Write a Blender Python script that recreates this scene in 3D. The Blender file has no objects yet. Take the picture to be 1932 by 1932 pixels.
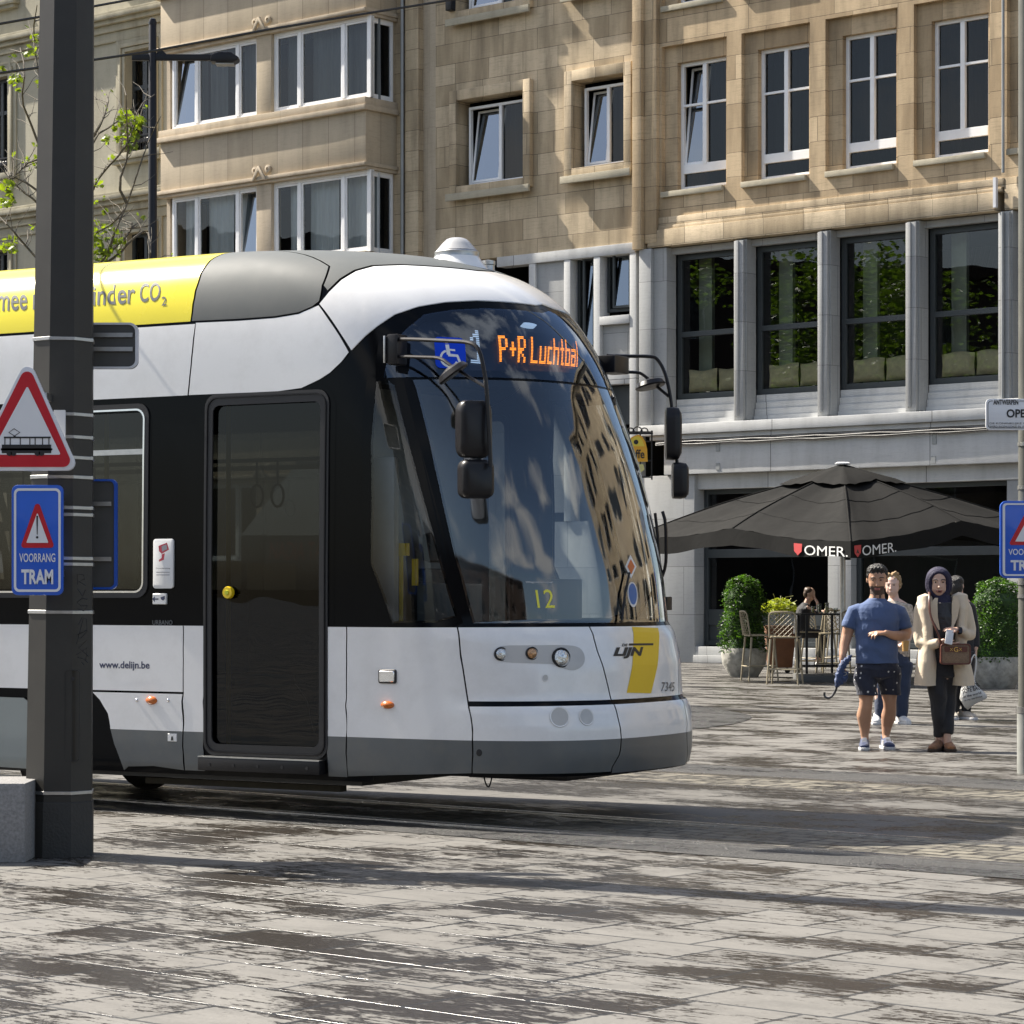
import bpy, bmesh, math, random
import numpy as np
from mathutils import Vector, Matrix
random.seed(7)
scene = bpy.context.scene
COL = scene.collection
F, CX, HY, EYE = 5000.0, 966.0, 1118.0, 1.46   # focal length and horizon in 1932-px units, eye height
R = math.radians

# ------------------------------------------------------------------ helpers
def tag(o, label=None, cat=None, group=None, kind=None):
    if label: o['label'] = label
    if cat: o['category'] = cat
    if group: o['group'] = group
    if kind: o['kind'] = kind
    return o
def empty(name, loc=(0, 0, 0), rz=0, label=None, cat=None, group=None):
    o = bpy.data.objects.new(name, None); COL.objects.link(o)
    o.location = loc; o.rotation_euler = (0, 0, rz); o.empty_display_size = .2
    return tag(o, label, cat, group)
def copy_tree(o, parent=None):
    c = o.copy(); COL.objects.link(c); c.parent = parent
    for ch in list(o.children): copy_tree(ch, c)
    return c
class Frame:
    def __init__(s, ox, oy, a):
        s.o = Vector((ox, oy, 0)); s.a = a
        s.x = Vector((math.cos(a), math.sin(a), 0)); s.y = Vector((-math.sin(a), math.cos(a), 0))
    def on(s, px, py, yl=0.0):          # photo pixel -> (x, z) on the vertical plane at local y
        d = Vector(((px-CX)/F, 1, (HY-py)/F)); e = Vector((0, 0, EYE))
        t = (yl - (e-s.o).dot(s.y)) / d.dot(s.y)
        p = e + d*t
        return (p-s.o).dot(s.x), p.z
    def loc(s, p): q = p-s.o; return (q.dot(s.x), q.dot(s.y), p.z)
    def w(s, x, y, z=0): return s.o + s.x*x + s.y*y + Vector((0, 0, z))
def gpt(px, py, z=0.0):
    t = (EYE-z)*F/(py-HY)
    return Vector(((px-CX)/F*t, t, z))
def at(px, py, Y): return Vector(((px-CX)/F*Y, Y, EYE+(HY-py)/F*Y))

class MB:
    def __init__(s): s.v = []; s.f = []; s.m = []; s.cur = 0
    def add(s, vs, fs):
        b = len(s.v); s.v += [tuple(v) for v in vs]
        s.f += [tuple(i+b for i in f) for f in fs]; s.m += [s.cur]*len(fs); return s
    def box(s, x0, x1, y0, y1, z0, z1):
        if x0 > x1: x0, x1 = x1, x0
        if y0 > y1: y0, y1 = y1, y0
        if z0 > z1: z0, z1 = z1, z0
        return s.add([(x0,y0,z0),(x1,y0,z0),(x1,y1,z0),(x0,y1,z0),(x0,y0,z1),(x1,y0,z1),(x1,y1,z1),(x0,y1,z1)],
              [(0,3,2,1),(4,5,6,7),(0,1,5,4),(1,2,6,5),(2,3,7,6),(3,0,4,7)])
    def tube(s, pts, r, n=10, cap=True, rs=None):
        pts = [Vector(p) for p in pts]; vs = []; fs = []; N = len(pts)
        prev = None
        for i, p in enumerate(pts):
            t = (pts[min(i+1, N-1)]-pts[max(i-1, 0)]).normalized()
            if prev is None:
                a = Vector((0, 0, 1)) if abs(t.z) < .9 else Vector((1, 0, 0))
                u = t.cross(a).normalized()
            else: u = (prev - t*prev.dot(t)).normalized()
            prev = u; w = t.cross(u)
            rr = rs[i] if rs else r
            for k in range(n):
                an = 2*math.pi*k/n
                vs.append(p + u*math.cos(an)*rr + w*math.sin(an)*rr)
        for i in range(N-1):
            for k in range(n):
                fs.append((i*n+k, i*n+(k+1) % n, (i+1)*n+(k+1) % n, (i+1)*n+k))
        if cap: fs.append(tuple(range(n-1, -1, -1))); fs.append(tuple((N-1)*n+k for k in range(n)))
        return s.add(vs, fs)
    def lathe(s, prof, n=24, c=(0, 0, 0), a0=0, axis='z', sx=1, sy=1):
        vs = []; fs = []
        for r, z in prof:
            for k in range(n):
                an = a0+2*math.pi*k/n; x, y = r*math.cos(an)*sx, r*math.sin(an)*sy
                if axis == 'z': vs.append((c[0]+x, c[1]+y, c[2]+z))
                elif axis == 'y': vs.append((c[0]+x, c[1]+z, c[2]+y))
                else: vs.append((c[0]+z, c[1]+x, c[2]+y))
        M = len(prof)
        for i in range(M-1):
            for k in range(n):
                f = (i*n+k, i*n+(k+1) % n, (i+1)*n+(k+1) % n, (i+1)*n+k)
                fs.append(f if axis != 'y' else f[::-1])
        e0 = tuple(range(n-1, -1, -1)); e1 = tuple((M-1)*n+k for k in range(n))
        if prof[0][0] > 1e-4: fs.append(e0)
        if prof[-1][0] > 1e-4: fs.append(e1)
        return s.add(vs, fs)
    def prism(s, poly, y0, y1, hole=None):        # polygon in (x,z) extruded along y
        n = len(poly)
        vs = [(x, y0, z) for x, z in poly]+[(x, y1, z) for x, z in poly]
        fs = [tuple(range(n)), tuple(range(2*n-1, n-1, -1))]
        fs += [(i, i+n, (i+1) % n+n, (i+1) % n) for i in range(n)]
        return s.add(vs, fs)
    def ringprism(s, outer, inner, y0, y1):       # frame between two outlines of equal count
        n = len(outer)
        vs = [(x, y0, z) for x, z in outer]+[(x, y0, z) for x, z in inner]+[(x, y1, z) for x, z in outer]+[(x, y1, z) for x, z in inner]
        fs = []
        for i in range(n):
            j = (i+1) % n
            fs += [(i, j, n+j, n+i), (2*n+i, 3*n+i, 3*n+j, 2*n+j), (i, 2*n+i, 2*n+j, j), (n+i, n+j, 3*n+j, 3*n+i)]
        return s.add(vs, fs)
    def build(s, name, mats, parent=None, smooth=None, bevel=0, label=None, fix=True):
        me = bpy.data.meshes.new(name); me.from_pydata(s.v, [], s.f)
        if not isinstance(mats, (list, tuple)): mats = [mats]
        for m in mats: me.materials.append(m)
        me.polygons.foreach_set('material_index', s.m)
        if fix or bevel:
            bm = bmesh.new(); bm.from_mesh(me)
            if fix: bmesh.ops.recalc_face_normals(bm, faces=bm.faces)
            if bevel:
                es = [e for e in bm.edges if len(e.link_faces) == 2 and e.calc_face_angle(0) > R(40)]
                bmesh.ops.bevel(bm, geom=es, offset=bevel, segments=2, affect='EDGES', profile=.6, clamp_overlap=True)
            bm.to_mesh(me); bm.free()
        if smooth is None: smooth = 35
        if smooth:
            me.shade_smooth(); me.set_sharp_from_angle(angle=R(smooth))
        o = bpy.data.objects.new(name, me); COL.objects.link(o)
        if parent: o.parent = parent
        if label: o['label'] = label
        return o
def rrect(x0, x1, z0, z1, r, n=5):
    o = []
    for cx, cz, a in ((x1-r, z1-r, 0), (x0+r, z1-r, 90), (x0+r, z0+r, 180), (x1-r, z0+r, 270)):
        for i in range(n+1):
            t = R(a+90*i/n); o.append((cx+r*math.cos(t), cz+r*math.sin(t)))
    return o
def smoothline(pts, it=2, closed=False):          # Chaikin corner cutting
    p = [tuple(q) for q in pts]
    for _ in range(it):
        q = [] if closed else [p[0]]
        m = len(p)
        for i in range(m if closed else m-1):
            a, b = p[i], p[(i+1) % m]
            q.append(tuple(a[k]*.75+b[k]*.25 for k in range(len(a)))); q.append(tuple(a[k]*.25+b[k]*.75 for k in range(len(a))))
        if not closed: q.append(p[-1])
        p = q
    return p
_textcache = {}
def text2d(s, bold=0.0, shear=0.0, res=3):
    k = (s, bold, shear, res)
    if k in _textcache: return _textcache[k]
    cu = bpy.data.curves.new('t', 'FONT'); cu.body = s; cu.offset = bold; cu.shear = shear; cu.resolution_u = res; cu.fill_mode = 'BOTH'
    o = bpy.data.objects.new('t', cu); COL.objects.link(o)
    dg = bpy.context.evaluated_depsgraph_get(); me = bpy.data.meshes.new_from_object(o.evaluated_get(dg))
    vs = [(v.co.x, v.co.y) for v in me.vertices]; fs = [tuple(p.vertices) for p in me.polygons]
    bpy.data.objects.remove(o); bpy.data.curves.remove(cu); bpy.data.meshes.remove(me)
    xs = [v[0] for v in vs]; ys = [v[1] for v in vs]
    x0, x1, y0, y1 = min(xs), max(xs), min(ys), max(ys)
    vs = [((x-x0)/(x1-x0), (y-y0)/(y1-y0)) for x, y in vs]
    _textcache[k] = (vs, fs); return vs, fs
def put_text(s, x0, x1, z0, z1, y, mat, parent, name='lettering', bold=0.0, shear=0.0, slant=0.0, rot=0):
    vs, fs = text2d(s, bold, shear)
    mb = MB(); out = []
    for a, b in vs:
        x = x0+(x1-x0)*a; z = z0+(z1-z0)*b+slant*(x-x0)
        if rot:
            c, d = math.cos(rot), math.sin(rot); xx, zz = x-x0, z-z0; x, z = x0+xx*c-zz*d, z0+xx*d+zz*c
        out.append((x, y, z))
    mb.add(out, fs)
    return mb.build(name, mat, parent, smooth=0, fix=False)

# ------------------------------------------------------------------ materials
def N(nt, typ, **kw):
    n = nt.nodes.new(typ)
    for k, v in kw.items():
        if k.startswith('i_'): n.inputs[k[2:].replace('_', ' ')].default_value = v
        else: setattr(n, k, v)
    return n
def base_mat(name):
    m = bpy.data.materials.new(name); m.use_nodes = True; nt = m.node_tree
    b = nt.nodes['Principled BSDF']; return m, nt, b
def c4(c): return (c[0], c[1], c[2], 1)
def mk(name, col, rough=.5, metal=0, var=.12, scale=6, bump=0, bscale=60, coat=0, spec=.5, emit=None, es=0, stretch=(1, 1, 1), sheen=0, dirt=0, dcol=None):
    m, nt, b = base_mat(name); L = nt.links
    tc = N(nt, 'ShaderNodeTexCoord'); mp = N(nt, 'ShaderNodeMapping'); mp.inputs['Scale'].default_value = stretch
    L.new(tc.outputs['Object'], mp.inputs[0])
    nz = N(nt, 'ShaderNodeTexNoise', i_Scale=scale, i_Detail=5.0, i_Roughness=.6); L.new(mp.outputs[0], nz.inputs[0])
    mr = N(nt, 'ShaderNodeMapRange'); mr.inputs['From Min'].default_value = .25; mr.inputs['From Max'].default_value = .75
    mr.inputs['To Min'].default_value = 1-var; mr.inputs['To Max'].default_value = 1+var; L.new(nz.outputs[0], mr.inputs[0])
    vm = N(nt, 'ShaderNodeVectorMath', operation='SCALE'); vm.inputs[0].default_value = col[:3]; L.new(mr.outputs[0], vm.inputs['Scale'])
    last = vm.outputs[0]
    if dirt:
        n2 = N(nt, 'ShaderNodeTexNoise', i_Scale=2.2, i_Detail=8.0, i_Roughness=.7); L.new(tc.outputs['Object'], n2.inputs[0])
        r2 = N(nt, 'ShaderNodeMapRange'); r2.inputs['From Min'].default_value = .45; r2.inputs['From Max'].default_value = .75; r2.inputs['To Max'].default_value = dirt
        L.new(n2.outputs[0], r2.inputs[0])
        mx = N(nt, 'ShaderNodeMix', data_type='RGBA'); L.new(r2.outputs[0], mx.inputs[0]); L.new(last, mx.inputs[6]); mx.inputs[7].default_value = c4(dcol or (.12, .11, .09))
        last = mx.outputs[2]
    L.new(last, b.inputs['Base Color'])
    b.inputs['Metallic'].default_value = metal; b.inputs['Coat Weight'].default_value = coat; b.inputs['Coat Roughness'].default_value = .06
    b.inputs['Specular IOR Level'].default_value = spec; b.inputs['Sheen Weight'].default_value = sheen
    rr = N(nt, 'ShaderNodeMapRange'); rr.inputs['To Min'].default_value = max(0, rough*.8); rr.inputs['To Max'].default_value = min(1, rough*1.2); L.new(nz.outputs[0], rr.inputs[0]); L.new(rr.outputs[0], b.inputs['Roughness'])
    if bump:
        n3 = N(nt, 'ShaderNodeTexNoise', i_Scale=bscale, i_Detail=4.0); L.new(mp.outputs[0], n3.inputs[0])
        bp = N(nt, 'ShaderNodeBump', i_Strength=bump, i_Distance=.02); L.new(n3.outputs[0], bp.inputs['Height']); L.new(bp.outputs[0], b.inputs['Normal'])
    if emit: b.inputs['Emission Color'].default_value = c4(emit); b.inputs['Emission Strength'].default_value = es
    return m
def stone(name, c1, c2, bw=.9, bh=.42, joint=(.16, .13, .1), streak=.35, stain=.35, scol=(.10, .085, .07), bump=.35, rough=.85, pits=0.0, mortar=.006):
    m, nt, b = base_mat(name); L = nt.links
    tc = N(nt, 'ShaderNodeTexCoord'); sp = N(nt, 'ShaderNodeSeparateXYZ'); L.new(tc.outputs['Object'], sp.inputs[0])
    ad = N(nt, 'ShaderNodeMath', operation='ADD'); L.new(sp.outputs[0], ad.inputs[0]); L.new(sp.outputs[1], ad.inputs[1])
    cb = N(nt, 'ShaderNodeCombineXYZ'); L.new(ad.outputs[0], cb.inputs[0]); L.new(sp.outputs[2], cb.inputs[1])
    br = N(nt, 'ShaderNodeTexBrick', i_Scale=1.0); br.offset = .42; br.squash = .8; br.squash_frequency = 3
    br.inputs['Color1'].default_value = c4(c1); br.inputs['Color2'].default_value = c4(c2); br.inputs['Mortar'].default_value = c4(joint)
    br.inputs['Mortar Size'].default_value = mortar; br.inputs['Mortar Smooth'].default_value = .3; br.inputs['Brick Width'].default_value = bw; br.inputs['Row Height'].default_value = bh
    L.new(cb.outputs[0], br.inputs['Vector'])
    def noise(scale, st, det=6, ro=.65):
        mp = N(nt, 'ShaderNodeMapping'); mp.inputs['Scale'].default_value = st; L.new(tc.outputs['Object'], mp.inputs[0])
        n = N(nt, 'ShaderNodeTexNoise', i_Scale=scale, i_Detail=float(det), i_Roughness=ro); L.new(mp.outputs[0], n.inputs[0]); return n
    n1 = noise(3.0, (1, 1, 9)); n2 = noise(1.6, (1.6, 1.6, .28), 7, .6); n4 = noise(14, (1, 1, 3))
    def mixin(last, fac_node, lo, hi, amt, col, mode='MIX'):
        mr = N(nt, 'ShaderNodeMapRange'); mr.inputs['From Min'].default_value = lo; mr.inputs['From Max'].default_value = hi; mr.inputs['To Max'].default_value = amt
        L.new(fac_node.outputs[0], mr.inputs[0])
        mx = N(nt, 'ShaderNodeMix', data_type='RGBA', blend_type=mode); L.new(mr.outputs[0], mx.inputs[0]); L.new(last, mx.inputs[6]); mx.inputs[7].default_value = c4(col); return mx.outputs[2]
    last = br.outputs[0]
    last = mixin(last, n1, .5, .72, streak, tuple(x*.55 for x in c1))
    last = mixin(last, n2, .48, .72, stain, scol)
    last = mixin(last, n2, .47, .28, stain*.6, tuple(min(1, x*1.35) for x in c1))
    last = mixin(last, n4, .55, .75, .3, tuple(x*.5 for x in c2))
    L.new(last, b.inputs['Base Color']); b.inputs['Roughness'].default_value = rough; b.inputs['Specular IOR Level'].default_value = .25
    inv = N(nt, 'ShaderNodeMath', operation='MULTIPLY_ADD'); L.new(br.outputs['Fac'], inv.inputs[0]); inv.inputs[1].default_value = -1.2; 
    n5 = noise(22, (1, 1, 2.5), 5); L.new(n5.outputs[0], inv.inputs[2])
    bp = N(nt, 'ShaderNodeBump', i_Strength=bump, i_Distance=.012); L.new(inv.outputs[0], bp.inputs['Height']); L.new(bp.outputs[0], b.inputs['Normal'])
    return m
def glass(name, tint=(.5, .55, .55), ior=1.6, gain=1.0, gcol=(1, 1, 1), rough=.0, wave=0.0, wscale=1.2, add=0.0, wst=(1, 1, 1)):
    m = bpy.data.materials.new(name); m.use_nodes = True; nt = m.node_tree; nt.nodes.clear(); L = nt.links
    o = N(nt, 'ShaderNodeOutputMaterial'); mx = N(nt, 'ShaderNodeMixShader'); t = N(nt, 'ShaderNodeBsdfTransparent'); g = N(nt, 'ShaderNodeBsdfGlossy')
    t.inputs[0].default_value = c4(tint); g.inputs[0].default_value = c4(gcol); g.inputs['Roughness'].default_value = rough
    fr = N(nt, 'ShaderNodeFresnel', i_IOR=ior); mu = N(nt, 'ShaderNodeMath', operation='MULTIPLY_ADD'); mu.use_clamp = True; mu.inputs[1].default_value = gain; mu.inputs[2].default_value = add
    L.new(fr.outputs[0], mu.inputs[0]); L.new(mu.outputs[0], mx.inputs[0]); L.new(t.outputs[0], mx.inputs[1]); L.new(g.outputs[0], mx.inputs[2]); L.new(mx.outputs[0], o.inputs[0])
    if wave:
        tc = N(nt, 'ShaderNodeTexCoord'); wm = N(nt, 'ShaderNodeMapping'); wm.inputs['Scale'].default_value = wst; L.new(tc.outputs['Object'], wm.inputs[0]); nz = N(nt, 'ShaderNodeTexNoise', i_Scale=wscale, i_Detail=2.0); L.new(wm.outputs[0], nz.inputs[0])
        bp = N(nt, 'ShaderNodeBump', i_Strength=wave, i_Distance=.05); L.new(nz.outputs[0], bp.inputs['Height']); L.new(bp.outputs[0], g.inputs['Normal']); 
    return m
def flat(name, col, rough=.5, emit=0, spec=.5):
    m, nt, b = base_mat(name); b.inputs['Base Color'].default_value = c4(col); b.inputs['Roughness'].default_value = rough; b.inputs['Specular IOR Level'].default_value = spec
    if emit: b.inputs['Emission Color'].default_value = c4(col); b.inputs['Emission Strength'].default_value = emit
    return m
def leafmat(name, c, tr=.45, var=.35):
    m, nt, b = base_mat(name); L = nt.links
    oi = N(nt, 'ShaderNodeTexCoord'); nz = N(nt, 'ShaderNodeTexNoise', i_Scale=9.0, i_Detail=3.0); L.new(oi.outputs['Object'], nz.inputs[0])
    mr = N(nt, 'ShaderNodeMapRange'); mr.inputs['From Min'].default_value = .3; mr.inputs['From Max'].default_value = .7; mr.inputs['To Min'].default_value = 1-var; mr.inputs['To Max'].default_value = 1+var; L.new(nz.outputs[0], mr.inputs[0])
    vm = N(nt, 'ShaderNodeVectorMath', operation='SCALE'); vm.inputs[0].default_value = c; L.new(mr.outputs[0], vm.inputs['Scale']); L.new(vm.outputs[0], b.inputs['Base Color'])
    b.inputs['Roughness'].default_value = .45
    t = N(nt, 'ShaderNodeBsdfTranslucent'); v2 = N(nt, 'ShaderNodeVectorMath', operation='MULTIPLY'); v2.inputs[1].default_value = (1.9, 1.9, .7); L.new(vm.outputs[0], v2.inputs[0]); L.new(v2.outputs[0], t.inputs[0])
    mx = N(nt, 'ShaderNodeMixShader'); mx.inputs[0].default_value = tr; L.new(b.outputs[0], mx.inputs[1]); L.new(t.outputs[0], mx.inputs[2])
    L.new(mx.outputs[0], nt.nodes['Material Output'].inputs[0]); return m

# ------------------------------------------------------------------ camera, sky, sun
cam = bpy.data.cameras.new('camera'); co = bpy.data.objects.new('camera', cam); COL.objects.link(co)
co.location = (0, 0, EYE); co.rotation_euler = (R(90), 0, 0)
cam.sensor_width = 36; cam.lens = 36*F/1932; cam.shift_y = (HY-966)/1932; cam.clip_end = 2000; cam.clip_start = .1
scene.camera = co
SUNH = Vector((-.872, .490, 0)).normalized(); SEL = R(47)
sund = Vector((SUNH.x*math.cos(SEL), SUNH.y*math.cos(SEL), math.sin(SEL)))
sl = bpy.data.lights.new('sun', 'SUN'); sl.energy = 5.0; sl.angle = R(.5); sl.color = (1, .93, .82)
so = bpy.data.objects.new('sun', sl); COL.objects.link(so); so.rotation_euler = (-sund).to_track_quat('-Z', 'Y').to_euler(); so.location = (-20, 20, 30)
w = bpy.data.worlds.new('World'); scene.world = w; w.use_nodes = True; nt = w.node_tree
sky = nt.nodes.new('ShaderNodeTexSky'); sky.sky_type = 'NISHITA'; sky.sun_disc = False; sky.sun_elevation = SEL
sky.sun_rotation = math.atan2(SUNH.x, SUNH.y); sky.air_density = 1.0; sky.dust_density = 2.4; sky.ozone_density = 1.0
wtc = N(nt, 'ShaderNodeTexCoord'); wmp = N(nt, 'ShaderNodeMapping'); wmp.inputs['Scale'].default_value = (1, 1, 2.6); nt.links.new(wtc.outputs['Generated'], wmp.inputs[0])
wn_ = N(nt, 'ShaderNodeTexNoise', i_Scale=2.6, i_Detail=7.0, i_Roughness=.55); nt.links.new(wmp.outputs[0], wn_.inputs[0])
wr_ = N(nt, 'ShaderNodeMapRange'); wr_.inputs['From Min'].default_value = .53; wr_.inputs['From Max'].default_value = .64; nt.links.new(wn_.outputs[0], wr_.inputs[0])
wx_ = N(nt, 'ShaderNodeMix', data_type='RGBA'); wx_.inputs[7].default_value = (7.4, 7.3, 7.2, 1); nt.links.new(wr_.outputs[0], wx_.inputs[0]); nt.links.new(sky.outputs[0], wx_.inputs[6])
nt.links.new(wx_.outputs[2], nt.nodes['Background'].inputs[0]); nt.nodes['Background'].inputs[1].default_value = .072
vs_ = scene.view_settings; vs_.view_transform = 'Standard'; vs_.look = 'None'; vs_.exposure = 1.36; vs_.gamma = 1
scene.render.film_transparent = False
scene.cycles.max_bounces = 6; scene.cycles.diffuse_bounces = 3; scene.cycles.glossy_bounces = 4; scene.cycles.transparent_max_bounces = 12; scene.cycles.caustics_reflective = False; scene.cycles.caustics_refractive = False
scene.cycles.sample_clamp_indirect = 4

AF = math.atan2(-5000, 5781)                      # facades and paving joints share this heading
FA = Frame((1290-CX)/F*55.3, 55.3, AF)
TR_ANG = math.atan2(-5000, 8466)
TP = (( (600-CX)/F*16.8), 16.8)
ty = Vector((-math.sin(TR_ANG), math.cos(TR_ANG), 0))
TF = Frame(TP[0]+ty.x*1.15, TP[1]+ty.y*1.15, TR_ANG)   # tram frame: x forward, -y is the side we see
g0 = gpt(860, 1541); RF = Frame(g0.x, g0.y, math.atan2(-5000, 6166))  # rails

# ------------------------------------------------------------------ ground
def ground_mat(name, dry, dry2, wet, ang, bw, bh, wetlo, wethi, mortar=.012, jcol=(.03, .03, .03), wscale=1.0, tile=True, grit=.3, offs=.37, wr=.16, seed=0.0, jw=0.0):
    m, nt, b = base_mat(name); L = nt.links
    tc = N(nt, 'ShaderNodeTexCoord'); mp = N(nt, 'ShaderNodeMapping'); mp.inputs['Rotation'].default_value = (0, 0, -ang); L.new(tc.outputs['Object'], mp.inputs[0])
    def noise(scale, st=(1, 1, 1), det=8, ro=.6, off=0):
        q = N(nt, 'ShaderNodeMapping'); q.inputs['Scale'].default_value = st; q.inputs['Location'].default_value = (off+seed, off*2, 0); L.new(mp.outputs[0], q.inputs[0])
        n = N(nt, 'ShaderNodeTexNoise', i_Scale=scale, i_Detail=float(det), i_Roughness=ro); L.new(q.outputs[0], n.inputs[0]); return n.outputs[0]
    def rng(x, lo, hi, a=0., c=1.):
        r = N(nt, 'ShaderNodeMapRange'); r.inputs['From Min'].default_value = lo; r.inputs['From Max'].default_value = hi; r.inputs['To Min'].default_value = a; r.inputs['To Max'].default_value = c; L.new(x, r.inputs[0]); return r.outputs[0]
    def mix(f, a, c, blend='MIX'):
        x = N(nt, 'ShaderNodeMix', data_type='RGBA', blend_type=blend)
        if isinstance(f, float): x.inputs[0].default_value = f
        else: L.new(f, x.inputs[0])
        for k, q in ((6, a), (7, c)):
            if isinstance(q, tuple): x.inputs[k].default_value = c4(q)
            else: L.new(q, x.inputs[k])
        return x.outputs[2]
    wn = noise(1.25*wscale, (.7, 1.5, 1), 6, .62); wd = noise(14*wscale, (.5, 1.6, 1), 10, .8, 3.1)
    ma = N(nt, 'ShaderNodeMath', operation='MULTIPLY_ADD'); L.new(wd, ma.inputs[0]); ma.inputs[1].default_value = 1.15; L.new(wn, ma.inputs[2])
    bq = N(nt, 'ShaderNodeTexBrick', i_Scale=1.0); bq.offset = offs; bq.offset_frequency = 2; bq.squash = .72; bq.squash_frequency = 3
    bq.inputs['Color1'].default_value = (0, 0, 0, 1); bq.inputs['Color2'].default_value = (1, 1, 1, 1); bq.inputs['Mortar'].default_value = (.9, .9, .9, 1); bq.inputs['Mortar Size'].default_value = mortar*2.2; bq.inputs['Mortar Smooth'].default_value = .6
    bq.inputs['Brick Width'].default_value = bw; bq.inputs['Row Height'].default_value = bh; L.new(mp.outputs[0], bq.inputs['Vector'])
    mq = N(nt, 'ShaderNodeMath', operation='MULTIPLY_ADD'); L.new(bq.outputs[0], mq.inputs[0]); mq.inputs[1].default_value = .13 if tile else 0; L.new(ma.outputs[0], mq.inputs[2]); ma = mq
    wetm = rng(ma.outputs[0], wetlo+.575+(.065 if tile else 0), wethi+.575+(.065 if tile else 0))
    grain = noise(45, (1, 1, 1), 5, .7, 1.7)
    br = N(nt, 'ShaderNodeTexBrick', i_Scale=1.0); br.offset = offs; br.offset_frequency = 2; br.squash = .72; br.squash_frequency = 3
    br.inputs['Color1'].default_value = c4(dry); br.inputs['Color2'].default_value = c4(dry2); br.inputs['Mortar'].default_value = c4(dry)
    br.inputs['Mortar Size'].default_value = mortar; br.inputs['Mortar Smooth'].default_value = .15; br.inputs['Brick Width'].default_value = bw; br.inputs['Row Height'].default_value = bh; br.inputs['Bias'].default_value = -.2
    dst = noise(1.1, det=4, off=7.3)
    L.new(mp.outputs[0], br.inputs['Vector'])
    col = mix(rng(grain, .3, .7, 0, .55), br.outputs[0] if tile else dry, tuple(x*.6 for x in dry))
    col = mix(rng(dst, .35, .7, 0, .45), col, tuple(x*.62 for x in dry))
    spk = noise(150, det=2, ro=.5, off=2.2)
    col = mix(rng(spk, .58, .72, 0, grit), col, tuple(x*.4 for x in dry))
    col = mix(rng(noise(3.4, (.6, 1.4, 1), 8, .75, 12.3), .47, .60, 0, .55), col, tuple(x*.5 for x in dry))
    wcol = mix(rng(grain, .35, .7), wet, tuple(x*.55 for x in wet))
    col = mix(wetm, col, wcol)
    rough = N(nt, 'ShaderNodeMapRange'); rough.inputs['To Min'].default_value = .72; rough.inputs['To Max'].default_value = wr+.10; L.new(wetm, rough.inputs[0])
    rlast = rough.outputs[0]
    h = N(nt, 'ShaderNodeMath', operation='MULTIPLY'); L.new(grain, h.inputs[0]); h.inputs[1].default_value = .5
    hl = h.outputs[0]
    if tile:
        col = mix(rng(br.outputs['Fac'], .0, 1.0), col, jcol)
        h2 = N(nt, 'ShaderNodeMath', operation='MULTIPLY_ADD'); L.new(br.outputs['Fac'], h2.inputs[0]); h2.inputs[1].default_value = -2.2; L.new(hl, h2.inputs[2]); hl = h2.outputs[0]
        jr = N(nt, 'ShaderNodeMapRange'); jr.inputs['From Max'].default_value = .8; L.new(br.outputs['Fac'], jr.inputs[0])
        jn = rng(noise(9, det=4, off=9.1), .60, .66)
        jm = N(nt, 'ShaderNodeMath', operation='MULTIPLY'); L.new(jr.outputs[0], jm.inputs[0]); L.new(jn, jm.inputs[1])
        xr = N(nt, 'ShaderNodeMix', data_type='FLOAT'); L.new(jm.outputs[0], xr.inputs[0]); L.new(rlast, xr.inputs[2]); xr.inputs[3].default_value = .12; rlast = xr.outputs[0]
    L.new(col, b.inputs['Base Color']); L.new(rlast, b.inputs['Roughness']); b.inputs['Specular IOR Level'].default_value = .5
    if grit > .5:
        h3 = N(nt, 'ShaderNodeMath', operation='MULTIPLY_ADD'); L.new(noise(85, det=2, ro=.5, off=5.5), h3.inputs[0]); h3.inputs[1].default_value = 2.6; L.new(hl, h3.inputs[2]); hl = h3.outputs[0]
    bp = N(nt, 'ShaderNodeBump', i_Strength=.5 if grit < .5 else .9, i_Distance=.01); L.new(hl, bp.inputs['Height']); L.new(bp.outputs[0], b.inputs['Normal'])
    return m
M = {}
M['plaza'] = ground_mat('plaza_slabs', (.172, .165, .151), (.118, .111, .10), (.034, .028, .022), AF, .64, .40, .503, .538, mortar=.011)
M['asph'] = ground_mat('wet_asphalt', (.065, .064, .061), (.055, .055, .054), (.022, .022, .023), AF, 1, 1, .40, .62, tile=False, grit=.7, wscale=.9, wr=.06, seed=4)
M['setts'] = ground_mat('setts', (.21, .192, .15), (.085, .08, .068), (.04, .039, .034), RF.a, .26, .15, .5, .62, mortar=.016, wscale=2, jcol=(.025, .022, .02), seed=2)
M['concrete'] = ground_mat('track_concrete', (.142, .136, .125), (.122, .117, .107), (.032, .029, .026), RF.a, 3.6, 3.0, .47, .56, mortar=.006, wscale=.8, seed=6)
mb = MB(); mb.add([(-400, -200, 0), (400, -200, 0), (400, 500, 0), (-400, 500, 0)], [(0, 1, 2, 3)])
tag(mb.build('ground', M['plaza'], smooth=0, fix=False), kind='structure')
def strip(name, fr, x0, x1, y0, y1, z, mat, kind='structure'):
    o = MB(); P = [fr.w(x0, y0, z), fr.w(x1, y0, z), fr.w(x1, y1, z), fr.w(x0, y1, z)]
    o.add(P, [(0, 1, 2, 3)]); return tag(o.build(name, mat, smooth=0, fix=False), kind=kind)
strip('road', RF, -60, 60, -1.08, -.56, .004, M['asph'])
strip('cobbled_track_bed', RF, -60, 60, -.56, .56, .004, M['setts'])
strip('road', RF, -60, 60, .56, 3.2, .004, M['concrete'])
strip('cobbled_track_bed', RF, -60, 60, 3.2, 4.32, .004, M['setts'])
strip('road', RF, -60, 60, 4.32, 5.25, .004, M['asph'])
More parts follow.
